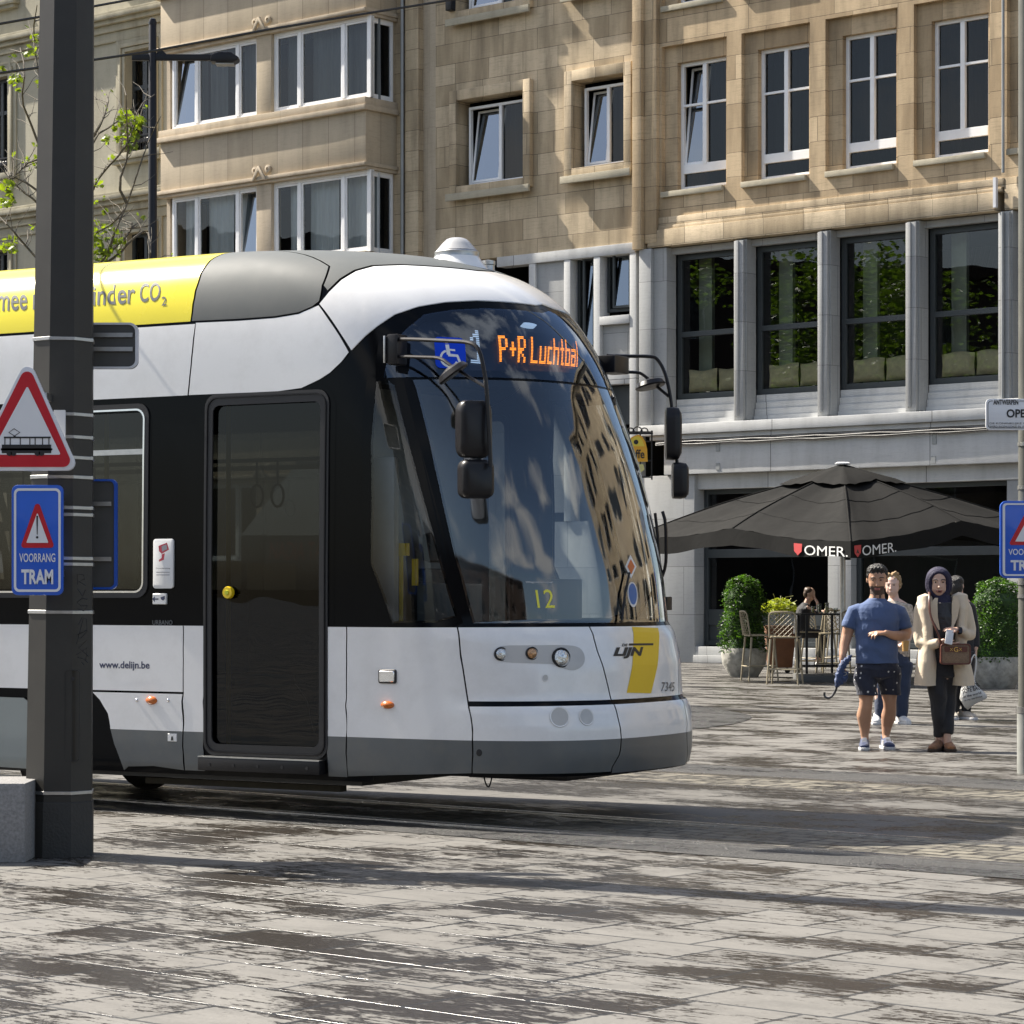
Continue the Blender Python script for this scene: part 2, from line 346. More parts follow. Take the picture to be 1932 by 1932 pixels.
M['rail'] = mk('rail_steel', (.50, .48, .46), .26, .9, .2, 20)
M['railside'] = mk('rail_groove', (.03, .028, .026), .5, 0, .2, 20)
for yy in (-.53, .53, 3.23, 4.29):
    r_ = MB()
    def lb(a, b, z0, z1):
        vs = [RF.w(x, y, z) for x, y, z in ((-60, a, z0), (60, a, z0), (60, b, z0), (-60, b, z0), (-60, a, z1), (60, a, z1), (60, b, z1), (-60, b, z1))]
        r_.add(vs, [(0,3,2,1),(4,5,6,7),(0,1,5,4),(1,2,6,5),(2,3,7,6),(3,0,4,7)])
    r_.cur = 0; lb(yy-.028, yy+.028, .0, .013)
    s_ = 1 if yy in (-.53, 3.23) else -1
    r_.cur = 1; lb(*sorted((yy+s_*.03, yy+s_*.07)), .0, .009)
    r_.cur = 0; lb(*sorted((yy+s_*.072, yy+s_*.088)), .0, .012)
    which = {-.53: 'steel tram rail nearest to the camera, in wet asphalt edge', .53: 'steel tram rail on far side of the near cobbled track under the tram',
             3.23: 'shiny steel rail along the front edge of the far cobbled strip', 4.29: 'rail on far edge of the far cobbled strip beside dark wet asphalt'}[yy]
    tag(r_.build('tram_rail', [M['rail'], M['railside']], smooth=0), which, 'rail', 'grooved tram rails set in the paving')
# gutter and low kerb in front of the terrace, asphalt carriageway patch on the left
gy = RF.loc(gpt(1600, 1347))[1]
M['kerb'] = mk('kerb_stone', (.2, .195, .18), .7, 0, .15, 4, bump=.3)
gm = MB(); P = [gpt(1250, 1334), gpt(1500, 1346), gpt(1932, 1356), gpt(2300, 1362), gpt(2300, 1358), gpt(1932, 1352.5), gpt(1500, 1342.5), gpt(1250, 1331)]
P = [p+Vector((0, 0, .004)) for p in P]; gm.add(P, [tuple(range(8))])
tag(gm.build('gutter', M['railside'], smooth=0), kind='structure')
pm = MB(); P = smoothline([tuple(gpt(a, b, 0)[:2]) for a, b in ((1100, 1392), (1300, 1378), (1390, 1366), (1425, 1354), (1400, 1346), (1300, 1329), (1100, 1310), (900, 1300), (900, 1400))], 2, True)
pm.add([(x, y, .006) for x, y in P], [tuple(range(len(P)))])
tag(pm.build('road', ground_mat('dark_wet_asphalt', (.05, .05, .048), (.04, .04, .04), (.02, .02, .021), AF, 1, 1, .36, .6, tile=False, grit=.7, wr=.06, seed=9), smooth=0), kind='structure')
# ------------------------------------------------------------------ TRAM surface S(u, v): u runs along the side and round the nose, v up the profile
#        v     z     W     T     Lc    n
PROF = [(.27, .27, 1.125, 1.75, 1.20, 2.8),
        (.33, .33, 1.145, 1.80, 1.25, 2.85),
        (.45, .45, 1.15, 1.825, 1.30, 2.9),
        (.62, .62, 1.15, 1.825, 1.30, 2.9),
        (.745, .745, 1.15, 1.80, 1.30, 2.85),
        (.775, .775, 1.15, 1.775, 1.26, 2.75),
        (.80, .80, 1.15, 1.77, 1.26, 2.7),
        (1.0, 1.0, 1.15, 1.765, 1.26, 2.65),
        (1.2, 1.2, 1.15, 1.73, 1.24, 2.55),
        (1.26, 1.26, 1.15, 1.70, 1.22, 2.4),
        (1.6, 1.6, 1.15, 1.66, 1.2, 2.4),
        (2.0, 2.0, 1.145, 1.57, 1.2, 2.4),
        (2.4, 2.4, 1.14, 1.46, 1.2, 2.35),
        (2.8, 2.8, 1.13, 1.31, 1.2, 2.3),
        (3.0, 3.0, 1.125, 1.22, 1.2, 2.3),
        (3.2, 3.2, 1.115, 1.10, 1.2, 2.25),
        (3.32, 3.32, 1.10, 1.01, 1.2, 2.2),
        (3.45, 3.44, 1.07, .87, 1.2, 2.2),
        (3.6, 3.56, 1.02, .66, 1.2, 2.2),
        (3.75, 3.655, .93, .36, 1.15, 2.15),
        (3.95, 3.72, .75, -.12, 1.05, 2.1),
        (4.3, 3.765, .40, -.80, .8, 2.0),
        (4.6, 3.78, .01, -1.3, .4, 2.0)]
PR = np.array(PROF)
VV = np.linspace(.27, 4.6, 867)                     # 5 mm steps
cols = [np.interp(VV, PR[:, 0], PR[:, k]) for k in range(1, 6)]
def gsm(a, s):
    k = np.arange(-3*s, 3*s+1); g = np.exp(-(k/s)**2/2); g /= g.sum()
    return np.convolve(np.pad(a, 3*s, mode='reflect', reflect_type='odd'), g, 'valid')
w_lo = [gsm(c, 2) for c in cols]; w_hi = [gsm(c, 16) for c in cols]
bl = np.clip((VV-1.3)/.25, 0, 1)
cols = [a*(1-bl)+b*bl for a, b in zip(w_lo, w_hi)]
UT = 3.3                                           # u length given to the nose half-turn
NT_ = 241
TAB = np.zeros((len(VV), NT_, 2))
phi = np.linspace(0, math.pi, 1201)
for i in range(len(VV)):
    z, W, T, Lc, n = [c[i] for c in cols]
    sn, cs = np.sin(phi), np.cos(phi)
    x = T-Lc + Lc*np.power(np.abs(sn), 2/n); y = -W*np.sign(cs)*np.power(np.abs(cs), 2/n)
    s = np.concatenate([[0], np.cumsum(np.hypot(np.diff(x), np.diff(y)))]); s /= s[-1]
    t = np.linspace(0, 1, NT_)
    TAB[i, :, 0] = np.interp(t, s, x); TAB[i, :, 1] = np.interp(t, s, y)
def S(u, v):
    u = np.asarray(u, float); v = np.asarray(v, float)
    vi = np.clip((v-.27)/.005, 0, len(VV)-1.001); i0 = vi.astype(int); f = vi-i0
    def c(k): return cols[k][i0]*(1-f)+cols[k][i0+1]*f
    z, W, T, Lc = c(0), c(1), c(2), c(3); sc = T-Lc
    t = np.clip(u/UT, 0, 1)*(NT_-1); j0 = np.clip(t.astype(int), 0, NT_-2); g = t-j0
    def b(k): return (TAB[i0, j0, k]*(1-g)+TAB[i0, j0+1, k]*g)*(1-f)+(TAB[i0+1, j0, k]*(1-g)+TAB[i0+1, j0+1, k]*g)*f
    x = b(0); y = b(1)
    x = np.where(u < 0, sc+u, np.where(u > UT, sc-(u-UT), x)); y = np.where(u < 0, -W, np.where(u > UT, W, y))
    return np.stack([x, y, z], -1)
def SN(u, v, e=.012):
    u = np.asarray(u, float); v = np.asarray(v, float)
    du = S(u+e, v)-S(u-e, v); dv = S(u, v+e)-S(u, v-e)
    n = np.cross(du, dv); return n/np.maximum(np.linalg.norm(n, axis=-1, keepdims=True), 1e-9)
ca, sa = math.cos(TF.a), math.sin(TF.a)
def proj(P):
    X = TF.o.x+P[..., 0]*ca-P[..., 1]*sa; Y = TF.o.y+P[..., 0]*sa+P[..., 1]*ca
    return np.stack([CX+F*X/Y, HY-F*(P[..., 2]-EYE)/Y], -1)
_ug, _vg = np.meshgrid(np.arange(-4.2, 3.3, .02), np.arange(.27, 4.4, .02), indexing='ij')
_P = S(_ug, _vg); _Nn = SN(_ug, _vg); _pp = proj(_P)
_cam = np.array(TF.loc(Vector((0, 0, EYE))))
_face = ((_cam-_P)*_Nn).sum(-1) > 0
def trace(px, py):
    d = (_pp[..., 0]-px)**2+(_pp[..., 1]-py)**2+np.where(_face, 0, 1e7)
    i = np.unravel_index(np.argmin(d), d.shape); u, v = float(_ug[i]), float(_vg[i])
    best = (d[i], u, v); h = .01
    for _ in range(12):
        c = proj(S(u, v)); e = np.array([px, py])-c
        J = np.stack([(proj(S(u+h, v))-proj(S(u-h, v)))/(2*h), (proj(S(u, v+h))-proj(S(u, v-h)))/(2*h)], -1)
        try: st = np.linalg.lstsq(J, e, rcond=.02)[0]
        except Exception: break
        st = np.clip(st, -.03, .03); u += float(st[0]); v = min(4.4, max(.275, v+float(st[1])))
        dd = float(((proj(S(u, v))-np.array([px, py]))**2).sum())
        if dd < best[0]: best = (dd, u, v)
    return best[1], best[2]
def TR(pts): return [trace(*p) for p in pts]
def uv_of_x(x, v):       # near-side station x at height v
    i = int((v-.27)/.005); return x-(cols[2][i]-cols[3][i])
def u_at_x(x, v):
    i = min(len(VV)-1, max(0, int(round((v-.27)/.005)))); sc = cols[2][i]-cols[3][i]
    if x <= sc: return x-sc
    row = TAB[i, :NT_//2, 0]; return float(np.interp(x, row, np.linspace(0, UT*(NT_//2-1)/(NT_-1), NT_//2)))
def XU(poly, step=.12): return [(u_at_x(x, v), v) for x, v in dens(poly, step)]
def dens(poly, step=.05):
    out = []
    for i in range(len(poly)):
        a, b = poly[i], poly[(i+1) % len(poly)]
        k = max(1, int(math.hypot(a[0]-b[0], a[1]-b[1])/step))
        out += [(a[0]+(b[0]-a[0])*j/k, a[1]+(b[1]-a[1])*j/k) for j in range(k)]
    return out
from mathutils.geometry import tessellate_polygon
def patch(name, polys, off, mat, parent, skirt=.012, step=.05, label=None):
    """a body panel: outline(s) in (u, v), laid on the tram surface, standing off it by `off`, with a folded edge"""
    bm = bmesh.new()
    for poly in polys:
        bm.faces.new([bm.verts.new((a, b, 0)) for a, b in poly])
    us = [p[0] for q in polys for p in q]; vv = [p[1] for q in polys for p in q]
    def cut(lo, hi, st, ax):
        k = math.floor(lo/st)+1
        while k*st < hi:
            co_ = Vector((k*st, 0, 0)) if ax == 0 else Vector((0, k*st, 0)); no = Vector((1, 0, 0)) if ax == 0 else Vector((0, 1, 0))
            bmesh.ops.bisect_plane(bm, geom=bm.verts[:]+bm.edges[:]+bm.faces[:], plane_co=co_, plane_no=no, dist=1e-5); k += 1
    cut(max(min(us), -.0), max(us), step, 0) if max(us) > 0 else None
    if min(us) < -.5: cut(min(us), 0, .5, 0)
    cut(min(vv), max(vv), step, 1)
    bmesh.ops.triangulate(bm, faces=[f for f in bm.faces if len(f.verts) > 4])
    bm.normal_update()
    for f in bm.faces:
        if f.normal.z < 0: f.normal_flip()
    bm.verts.index_update(); vs = [tuple(v.co) for v in bm.verts]; fs = [tuple(v.index for v in f.verts) for f in bm.faces]
    bd = [(e.verts[0].index, e.verts[1].index) for e in bm.edges if len(e.link_faces) == 1]
    bm.free()
    U = np.array([v[0] for v in vs]); V = np.array([v[1] for v in vs])
    P = S(U, V); Nn = SN(U, V); top = P+Nn*off
    allv = [tuple(p) for p in top]; alln = [tuple(n) for n in Nn]
    if skirt:
        mp = {}
        for a, b in bd:
            ids = []
            for i in (a, b):
                if i not in mp:
                    mp[i] = len(allv); allv += [tuple(P[i]+Nn[i]*off), tuple(P[i]+Nn[i]*(off-skirt))]
                    alln += [tuple(Nn[i]), tuple(Nn[i])]
                ids.append(mp[i])
            fs.append((ids[0], ids[1], ids[1]+1, ids[0]+1))
    me = bpy.data.meshes.new(name); me.from_pydata(allv, [], fs); me.materials.append(mat)
    me.shade_smooth(); me.normals_split_custom_set_from_vertices(alln)
    o = bpy.data.objects.new(name, me); COL.objects.link(o); o.parent = parent
    if label: o['label'] = label
    return o
def quadmap(px4):        # TL, TR, BR, BL pixels -> function (a, b) -> (u, v)
    q = TR(px4)
    def f(a, b):
        t = 1-b
        return tuple((q[0][k]*(1-a)+q[1][k]*a)*(1-t)+(q[3][k]*(1-a)+q[2][k]*a)*t for k in (0, 1))
    return f
def decal(name, fn, vs, fs, off, mat, parent, label=None):
    uv = [fn(a, b) for a, b in vs]; U = np.array([p[0] for p in uv]); V = np.array([p[1] for p in uv])
    P = S(U, V)+SN(U, V)*off
    mb = MB(); mb.add([tuple(p) for p in P], fs)
    return mb.build(name, mat, parent, smooth=0, fix=False, label=label)
def grid_decal(name, fn, off, mat, parent, nx=8, ny=8, mask=None, label=None):
    vs = [(i/nx, j/ny) for j in range(ny+1) for i in range(nx+1)]
    fs = [(j*(nx+1)+i, j*(nx+1)+i+1, (j+1)*(nx+1)+i+1, (j+1)*(nx+1)+i) for j in range(ny) for i in range(nx)]
    return decal(name, fn, vs, fs, off, mat, parent, label)

M['tblack'] = mk('tram_black_gloss', (.004, .0045, .0055), .12, 0, .1, 4, coat=.0, spec=.10)
M['twhite'] = mk('tram_white_paint', (.86, .855, .84), .24, 0, .05, 1.1, coat=.6, dirt=.26, dcol=(.36, .34, .30))
M['tgrey'] = mk('tram_grey_skirt', (.105, .115, .118), .38, 0, .12, 2, coat=.2, dirt=.6, dcol=(.17, .16, .135))
M['tfair'] = mk('tram_roof_fairing', (.098, .107, .108), .62, 0, .06, 2, coat=0, spec=.25, dirt=.12, dcol=(.25, .24, .22))
M['tyell'] = mk('tram_yellow_panel', (.82, .70, .012), .28, 0, .04, 2, coat=.5)
M['ylogo'] = flat('logo_yellow', (.85, .56, .005), .3)
M['gletter'] = flat('lettering_grey', (.09, .10, .11), .4)
M['navy'] = flat('lettering_navy', (.04, .05, .11), .4)
M['black'] = flat('plain_black', (.01, .01, .011), .5)
M['white'] = flat('plain_white', (.78, .78, .77), .4)
M['rubber'] = mk('rubber', (.018, .018, .019), .55, 0, .2, 10)
M['bplast'] = mk('black_plastic', (.011, .0105, .012), .35, 0, .15, 20, spec=.3)
M['chrome'] = mk('bright_metal', (.75, .75, .76), .16, 1, .1, 20)
M['steel'] = mk('brushed_steel', (.45, .45, .44), .35, 1, .15, 20)
M['orange'] = mk('orange_lens', (.55, .13, .006), .2, 0, .2, 60, coat=.8, emit=None)
M['wsglass'] = glass('windshield_glass', (.74, .78, .78), 1.62, 2.0, (.94, .97, 1.0), .05, wave=.16, wscale=2.2, wst=(1.6, 1.6, .22))
M['cabglass'] = glass('cab_glass', (.80, .83, .82), 1.5, .9, (1, 1, 1), 0.0, wave=.06, wscale=1.3)
M['wglass'] = glass('side_glass', (.18, .195, .195), 1.5, .9, (1, 1, 1), 0.0, wave=.06, wscale=1.3)
M['dglass'] = glass('door_glass', (.19, .205, .20), 1.45, .8, (1, 1, 1), 0.0, wave=.03, wscale=1.6)
M['hglass'] = glass('header_glass', (.55, .6, .7), 1.6, 1.5, (.75, .85, 1.0), 0.0, wave=.05, wscale=1.6)
M['interior'] = mk('tram_interior_panel', (.02, .02, .02), .6, 0, .1, 4)
M['intdark'] = mk('tram_interior_dark', (.025, .027, .03), .6, 0, .2, 4)
M['intlight'] = mk('tram_interior_light', (.7, .7, .68), .5, 0, .1, 4)
M['handrail'] = mk('yellow_handrail', (.85, .60, .01), .35, 0, .05, 10, coat=.4)
M['led'] = flat('led_amber', (1.0, .27, .01), .5, 1.35)
M['ledw'] = flat('led_white', (.62, .80, .95), .5, .35)
M['blue'] = mk('sign_blue', (.012, .10, .56), .3, 0, .06, 5, coat=.3)
M['lampglass'] = glass('lamp_glass', (.9, .9, .9), 1.5, 1.2)

tram = empty('tram', TF.w(0, 0, 0), TF.a, 'white, grey and black tram with a curved windscreen and yellow roof band', 'tram')
# ---- outlines from the photo, solved onto the tram surface
PILL = [(668, 660), (690, 640), (706, 622)]
swoosh_top = [(604, 574), (622, 552), (645, 530), (672, 514), (705, 505), (760, 503), (830, 507), (900, 514), (960, 524), (1010, 536), (1055, 550)]
glass_top = [(664, 661), (690, 634), (712, 616), (745, 594), (790, 579), (840, 571), (900, 568), (960, 571), (1010, 577), (1055, 588), (1092, 604)]
GT = TR(glass_top); ST = TR(swoosh_top)
uC = UT/2                                             # centre line of the nose
def mirror_u(p): return (UT-p[0], p[1])
# where glass top reaches the centre line / far side: mirror the near half
def half(pts): return [p for p in pts if p[0] < uC-.02]
gtn = half(GT); stn = half(ST)
gtc = (uC, gtn[-1][1]+.02); stc = (uC, stn[-1][1]+.03)
GTOP = gtn+[gtc]+[mirror_u(p) for p in reversed(gtn)]
STOP = stn+[stc]+[mirror_u(p) for p in reversed(stn)]
VB = trace(1000, 1181)[1]                             # base of windscreen
VH = trace(900, 714)[1]                               # header / windscreen division
VW = 1.243                                            # belt
# lower edge of the upper white side panel
low = TR([(604, 716), (570, 732), (520, 739), (440, 742), (361, 745.5)])
lowu = TR([(640, 690), (624, 703)])
seamt = trace(371, 609.5); 
xs0 = -11.9
vbelt_hi = low[-1][1]; vroof = seamt[1]
# near-side upper white: from vertical seam to the diagonal seam
mid = TR([(371, 610), (450, 606), (520, 601), (570, 592), (592, 581), (601, 576)])
diag = TR([(661, 660), (640, 630), (620, 599)])
WS = TR([(357.5, 745.5)])+TR([(440, 742), (520, 739), (570, 732), (604, 716)])+TR([(624, 703), (645, 683), (659, 665)])+TR([(640, 632), (619, 601), (602, 577)])+TR([(590, 582), (565, 593), (520, 600.5), (450, 606), (371, 609.5), (367.8, 640), (364.4, 675), (361, 710)])
patch('body_panel', [WS], .008, M['twhite'], tram, label='white panel curving up behind the windscreen')
patch('body_panel', [[mirror_u(p) for p in reversed(WS)]], .008, M['twhite'], tram)
def side_rect(px0, py0, px1, py1, name, mat, off=.008, rear=False):
    a = TR([(px0, py0), (px1, py0), (px1, py1), (px0, py1)]); return a
# rear upper white panel (runs on behind)
a = trace(354, 746); b = trace(368.5, 610)
rs_ = TR([(355, 746), (358.6, 710), (362, 675), (365.4, 640), (368.6, 610)])
patch('body_panel', [[(-9, a[1])]+rs_[:-1]+[(rs_[-1][0], b[1]-.006), (-9, b[1]-.006)]], .008, M['twhite'], tram)
patch('body_panel', [[(UT+9, a[1]), (UT+9, b[1]-.006), (UT-b[0]+.004, b[1]-.006), (UT-a[0]+.004, a[1])][::-1]], .008, M['twhite'], tram)
# white nose cap
cap = STOP+[q for q in reversed(GTOP)]
d1 = TR([(665, 658), (643, 628), (622, 597), (606, 574)])
near_edge = TR([(622, 597), (643, 628)])
cap = [p for p in STOP]+[mirror_u(p) for p in near_edge]+list(reversed(GTOP))+list(reversed(near_edge))
patch('nose_cap', [cap], .009, M['twhite'], tram, label='white roof dome over the windscreen')
# grey roof fairing pieces
RT = 4.28
F1 = TR([(366, 606), (450, 602), (520, 597), (565, 589.5), (590, 579), (603, 569)])+TR([(608, 540), (620, 505)])
utop = F1[-1][0]-.02
F1p = F1+[(utop+.05, 3.85), (utop-.1, RT), (F1[0][0]+.45, RT)]
xF = float(S(*trace(363, 606))[0])+.004
F1p = F1[1:]+[(F1[-1][0]+.10, 4.0), (F1[-1][0]+.2, RT)]+[(u_at_x(xF+.02*(v-3.24), v), v) for v in (RT, 4.1, 3.9, 3.75, 3.6, 3.45, 3.35, F1[0][1])]
patch('roof_fairing', [F1p], .010, M['tfair'], tram, label='dark grey roof side fairing')
patch('roof_fairing', [[mirror_u(p) for p in reversed(F1p)]], .010, M['tfair'], tram)
F2 = [(p[0], p[1]+.012) for p in stn[1:]]+[(uC, stc[1]+.012)]
F2full = F2+[mirror_u(p) for p in reversed(F2[:-1])]
e1 = TR([(624, 505), (612, 540)])
F2p = list(reversed(e1[::-1]))
roofback = [(UT-F1[-1][0]-.12, 4.0), (UT-F1[-1][0]-.22, RT), (F1[-1][0]+.22, RT), (F1[-1][0]+.12, 4.0)]
patch('roof_fairing', [F2full+[mirror_u(e1[1]), mirror_u(e1[0])]+roofback+[e1[0], e1[1]]], .010, M['tfair'], tram, label='grey roof cap in front')
# yellow advertising band
yb = trace(362, 608)[1]; ye = TR([(363, 606), (374, 492)])
xY = float(S(*ye[0])[0])-.01
YP = [(-9, yb+.004)]+[(u_at_x(xY+.02*(v-yb), v), v) for v in (yb+.004, 3.35, 3.45, 3.6, 3.75, 3.9, 4.1, RT)]+[(-9, RT)]
patch('roof_banner', [YP], .010, M['tyell'], tram, label='bright yellow roof side panel with grey lettering')
patch('roof_banner', [[mirror_u(p) for p in reversed(YP)]], .010, M['tyell'], tram)
# ---- windows
WIN = {}                                              # openings in (u, v)
def side_open(px0, py0, px1, py1, r=.06):
    p = TR([(px0, (py0+py1)/2), (px1, (py0+py1)/2)]); v1 = trace((px0+px1)/2, py0)[1]; v0 = trace((px0+px1)/2, py1)[1]
    return rrect(p[0][0], p[1][0], v0, v1, r, 4)
W1 = float(S(*trace(281, 940))[0]); v1 = trace(230, 763)[1]; v0 = trace(230, 1128)[1]
def inset(x0, x1, z0, z1, d, r): return rrect(x0+d, x1-d, z0+d, z1-d, r, 4)
wins = [(W1-1.60, W1), (W1-3.4, W1-1.74), (W1-5.2, W1-3.54), (W1-7.0, W1-5.34)]
holes = []
for k, (x0, x1) in enumerate(wins):
    for sgn in (0, 1):
        fx = (lambda q: q) if not sgn else (lambda q: [mirror_u(p) for p in reversed(q)])
        outer = rrect(x0, x1, v0, v1, .09, 5); inner = rrect(x0+.045, x1-.045, v0+.045, v1-.045, .06, 5)
        holes.append(fx(XU(inner)))
        def ring(name, A, B, off, mat, par, off2=None, skirt=.012, far=None):
            if far is not None:
                k = len(A); A = A[:k]; B = B[:k]
                A2 = []; B2 = []
                for i in range(k):
                    for t in (0, .25, .5, .75):
                        A2.append(tuple(A[i][q]+(A[(i+1) % k][q]-A[i][q])*t for q in (0, 1))); B2.append(tuple(B[i][q]+(B[(i+1) % k][q]-B[i][q])*t for q in (0, 1)))
                A = [(u_at_x(x, v), v) for x, v in A2]; B = [(u_at_x(x, v), v) for x, v in B2]
                if far: A = [mirror_u(p) for p in A]; B = [mirror_u(p) for p in B]
            fs_ = []; vs_ = A+B; n = len(A)
            U = np.array([p[0] for p in vs_]); V = np.array([p[1] for p in vs_]); P = S(U, V); Nn = SN(U, V)
            P = P+Nn*off
            P2 = S(U, V)+Nn*(off-skirt)
            m_ = MB(); al = [tuple(p) for p in P]+[tuple(p) for p in P2]; f_ = []
            for i in range(n):
                j = (i+1) % n
                f_ += [(i, j, n+j, n+i), (i, 2*n+i, 2*n+j, j), (n+i, n+j, 3*n+j, 3*n+i)]
            m_.add(al, f_); return m_.build(name, mat, par, smooth=30, fix=True)
        win = patch('window', [fx(XU(inner))], -.012, M['wglass'], tram, skirt=0)
        ring('window_frame', outer, rrect(x0+.035, x1-.035, v0+.035, v1-.035, .07, 5), .012, M['rubber'], win, far=sgn)
        ring('window_trim', rrect(x0+.034, x1-.034, v0+.034, v1-.034, .07, 5), rrect(x0+.046, x1-.046, v0+.046, v1-.046, .06, 5), .014, M['chrome'], win, far=sgn)
        zt = v1-.62*(v1-v0)*.4
        bar = [(x0+.05, zt-.018), (x1-.05, zt-.018), (x1-.05, zt+.018), (x0+.05, zt+.018)]
        patch('window_trim', [fx(XU(bar))], .008, M['steel'], win)
# cab side window
cabpx = [(700, 722), (742, 716), (752, 760), (775, 850), (802, 950), (830, 1050), (852, 1130), (866, 1174), (700, 1176)]
CABW = TR(smoothline(cabpx, 1, True)); holes.append(CABW); holes.append([mirror_u(p) for p in reversed(CABW)])
cw = patch('cab_side_window', [CABW], .004, M['cabglass'], tram, skirt=.01)
patch('cab_side_window', [[mirror_u(p) for p in reversed(CABW)]], .004, M['wsglass'], tram, skirt=.01)
# windscreen: from the pillar round to the mirrored pillar
pn = TR([(893, 1176), (880, 1130), (858, 1050), (838, 960), (818, 870), (800, 790), (786, 735), (781, 722)])
vh = VH-.01
WSC = [(p[0], max(p[1], VB+.01)) for p in pn]
WSC = WSC[:-1]+[(WSC[-1][0], vh)]
WSCp = WSC+[mirror_u(p) for p in reversed(WSC)]
holes.append(WSCp)
windscreen = patch('windscreen', [WSCp], .006, M['wsglass'], tram, skirt=.012)
# header glass with the display behind
hl = TR([(722, 706), (735, 655), (760, 622)])
HB = [(hl[0][0], VH+.006), hl[1], (hl[2][0]+.02, hl[2][1])]
gt_in = [(p[0], p[1]-.055) for p in gtn if p[0] > HB[-1][0]+.05]+[(uC, gtc[1]-.05)]
HDp = HB+gt_in; HDf = HDp+[mirror_u(p) for p in reversed(HDp[:-1])]
HDf = HDf[::-1]
hd_in = HDf
holes.append(HDf)
header = patch('header_glass', [HDf], .006, M['hglass'], tram, skirt=.012)
# door opening
dx = [(float(S(*trace(q, 1100))[0]),) for q in (389, 616)]; dv1 = trace(500, 744)[1]; dv0 = trace(500, 1424)[1]
DO = XU(rrect(dx[0][0], dx[1][0], dv0, dv1, .08, 5)); holes.append(DO); holes.append([mirror_u(p) for p in reversed(DO)])
def inpoly(x, y, poly):
    c = False; n = len(poly); j = n-1
    for i in range(n):
        xi, yi = poly[i]; xj, yj = poly[j]
        if (yi > y) != (yj > y) and x < (xj-xi)*(y-yi)/(yj-yi)+xi: c = not c
        j = i
    return c
# ---- shell (black base skin)
ug = np.concatenate([np.arange(-9, -3.2, .1), np.arange(-3.2, UT+3.2, .03), np.arange(UT+3.2, UT+9.05, .1)])
vg = np.concatenate([np.arange(.27, 3.3, .03), np.arange(3.3, 4.605, .06)])
sh = MB(); UU, V2 = np.meshgrid(ug, vg, indexing='ij'); PP = S(UU, V2); nv = len(vg)
vs = [tuple(p) for p in PP.reshape(-1, 3)]; fs = []
hb = [(min(p[0] for p in h), max(p[0] for p in h), min(p[1] for p in h), max(p[1] for p in h), h) for h in holes]
# wheel arch opening on the side
archx = None
for i in range(len(ug)-1):
    for j in range(nv-1):
        cu_, cv_ = (ug[i]+ug[i+1])/2, (vg[j]+vg[j+1])/2
        inside = (cv_ < .335 and -.15 < cu_ < UT+.15) or any(a-.05 < cu_ < b+.05 and c-.05 < cv_ < d+.05 and any(inpoly(ug[i+p_], vg[j+q_], h) for p_ in (0, 1) for q_ in (0, 1)) for a, b, c, d, h in hb)
        if not inside: fs.append((i*nv+j, (i+1)*nv+j, (i+1)*nv+j+1, i*nv+j+1))
sh.add(vs, fs)
def rim(poly, out=.06, inn=.012):
    P_ = dens(poly, .06); n = len(P_); A_ = []; B_ = []
    area = sum(P_[i][0]*P_[(i+1) % n][1]-P_[(i+1) % n][0]*P_[i][1] for i in range(n)); sg = 1 if area > 0 else -1
    for i in range(n):
        a_, b_ = P_[i-1], P_[(i+1) % n]; dx_, dy_ = b_[0]-a_[0], b_[1]-a_[1]; l_ = math.hypot(dx_, dy_) or 1
        nx_, ny_ = dy_/l_*sg, -dx_/l_*sg; A_.append((P_[i][0]+nx_*out, P_[i][1]+ny_*out)); B_.append((P_[i][0]-nx_*inn, P_[i][1]-ny_*inn))
    vv_ = A_+B_; U = np.array([p[0] for p in vv_]); V = np.array([p[1] for p in vv_]); Q_ = S(U, V)+SN(U, V)*.0015
    return [tuple(p) for p in Q_], [(i, (i+1) % n, n+(i+1) % n, n+i) for i in range(n)]
for h in holes: sh.add(*rim(h))
shell = sh.build('body_shell', M['tblack'], tram, smooth=40, fix=False)
# ---- lower panels, near and far side
def both(name, poly, off, mat, label=None):
    o = patch(name, [poly], off, mat, tram, label=label); patch(name, [[mirror_u(p) for p in reversed(poly)]], off, mat, tram); return o
zg = .552                                             # white / grey line
VB0 = .30
G = .004
xa, xb, xc, xd = [float(S(*trace(q, 1290))[0]) for q in (347, 386, 618, 655)]
tw, tg = M['twhite'], M['tgrey']
both('side_panel', XU([(xa+G, zg), (xb-G, zg), (xb-G, VW), (xa+G, VW)]), .008, tw)
both('side_panel', XU([(xc+G, zg), (xd-G, zg), (xd-G, VW), (xc+G, VW)]), .008, tw)
both('skirt_panel', XU([(xa+G, VB0), (xb-G, VB0), (xb-G, zg), (xa+G, zg)]), .008, tg)
both('skirt_panel', XU([(xc+G, VB0), (xd-G, VB0), (xd-G, zg), (xc+G, zg)]), .008, tg)
vgap = trace(250, 1305.5)[1]
both('side_panel', XU([(-9, vgap+.008), (xa-G, vgap+.008), (xa-G, VW), (-9, VW)]), .008, tw)
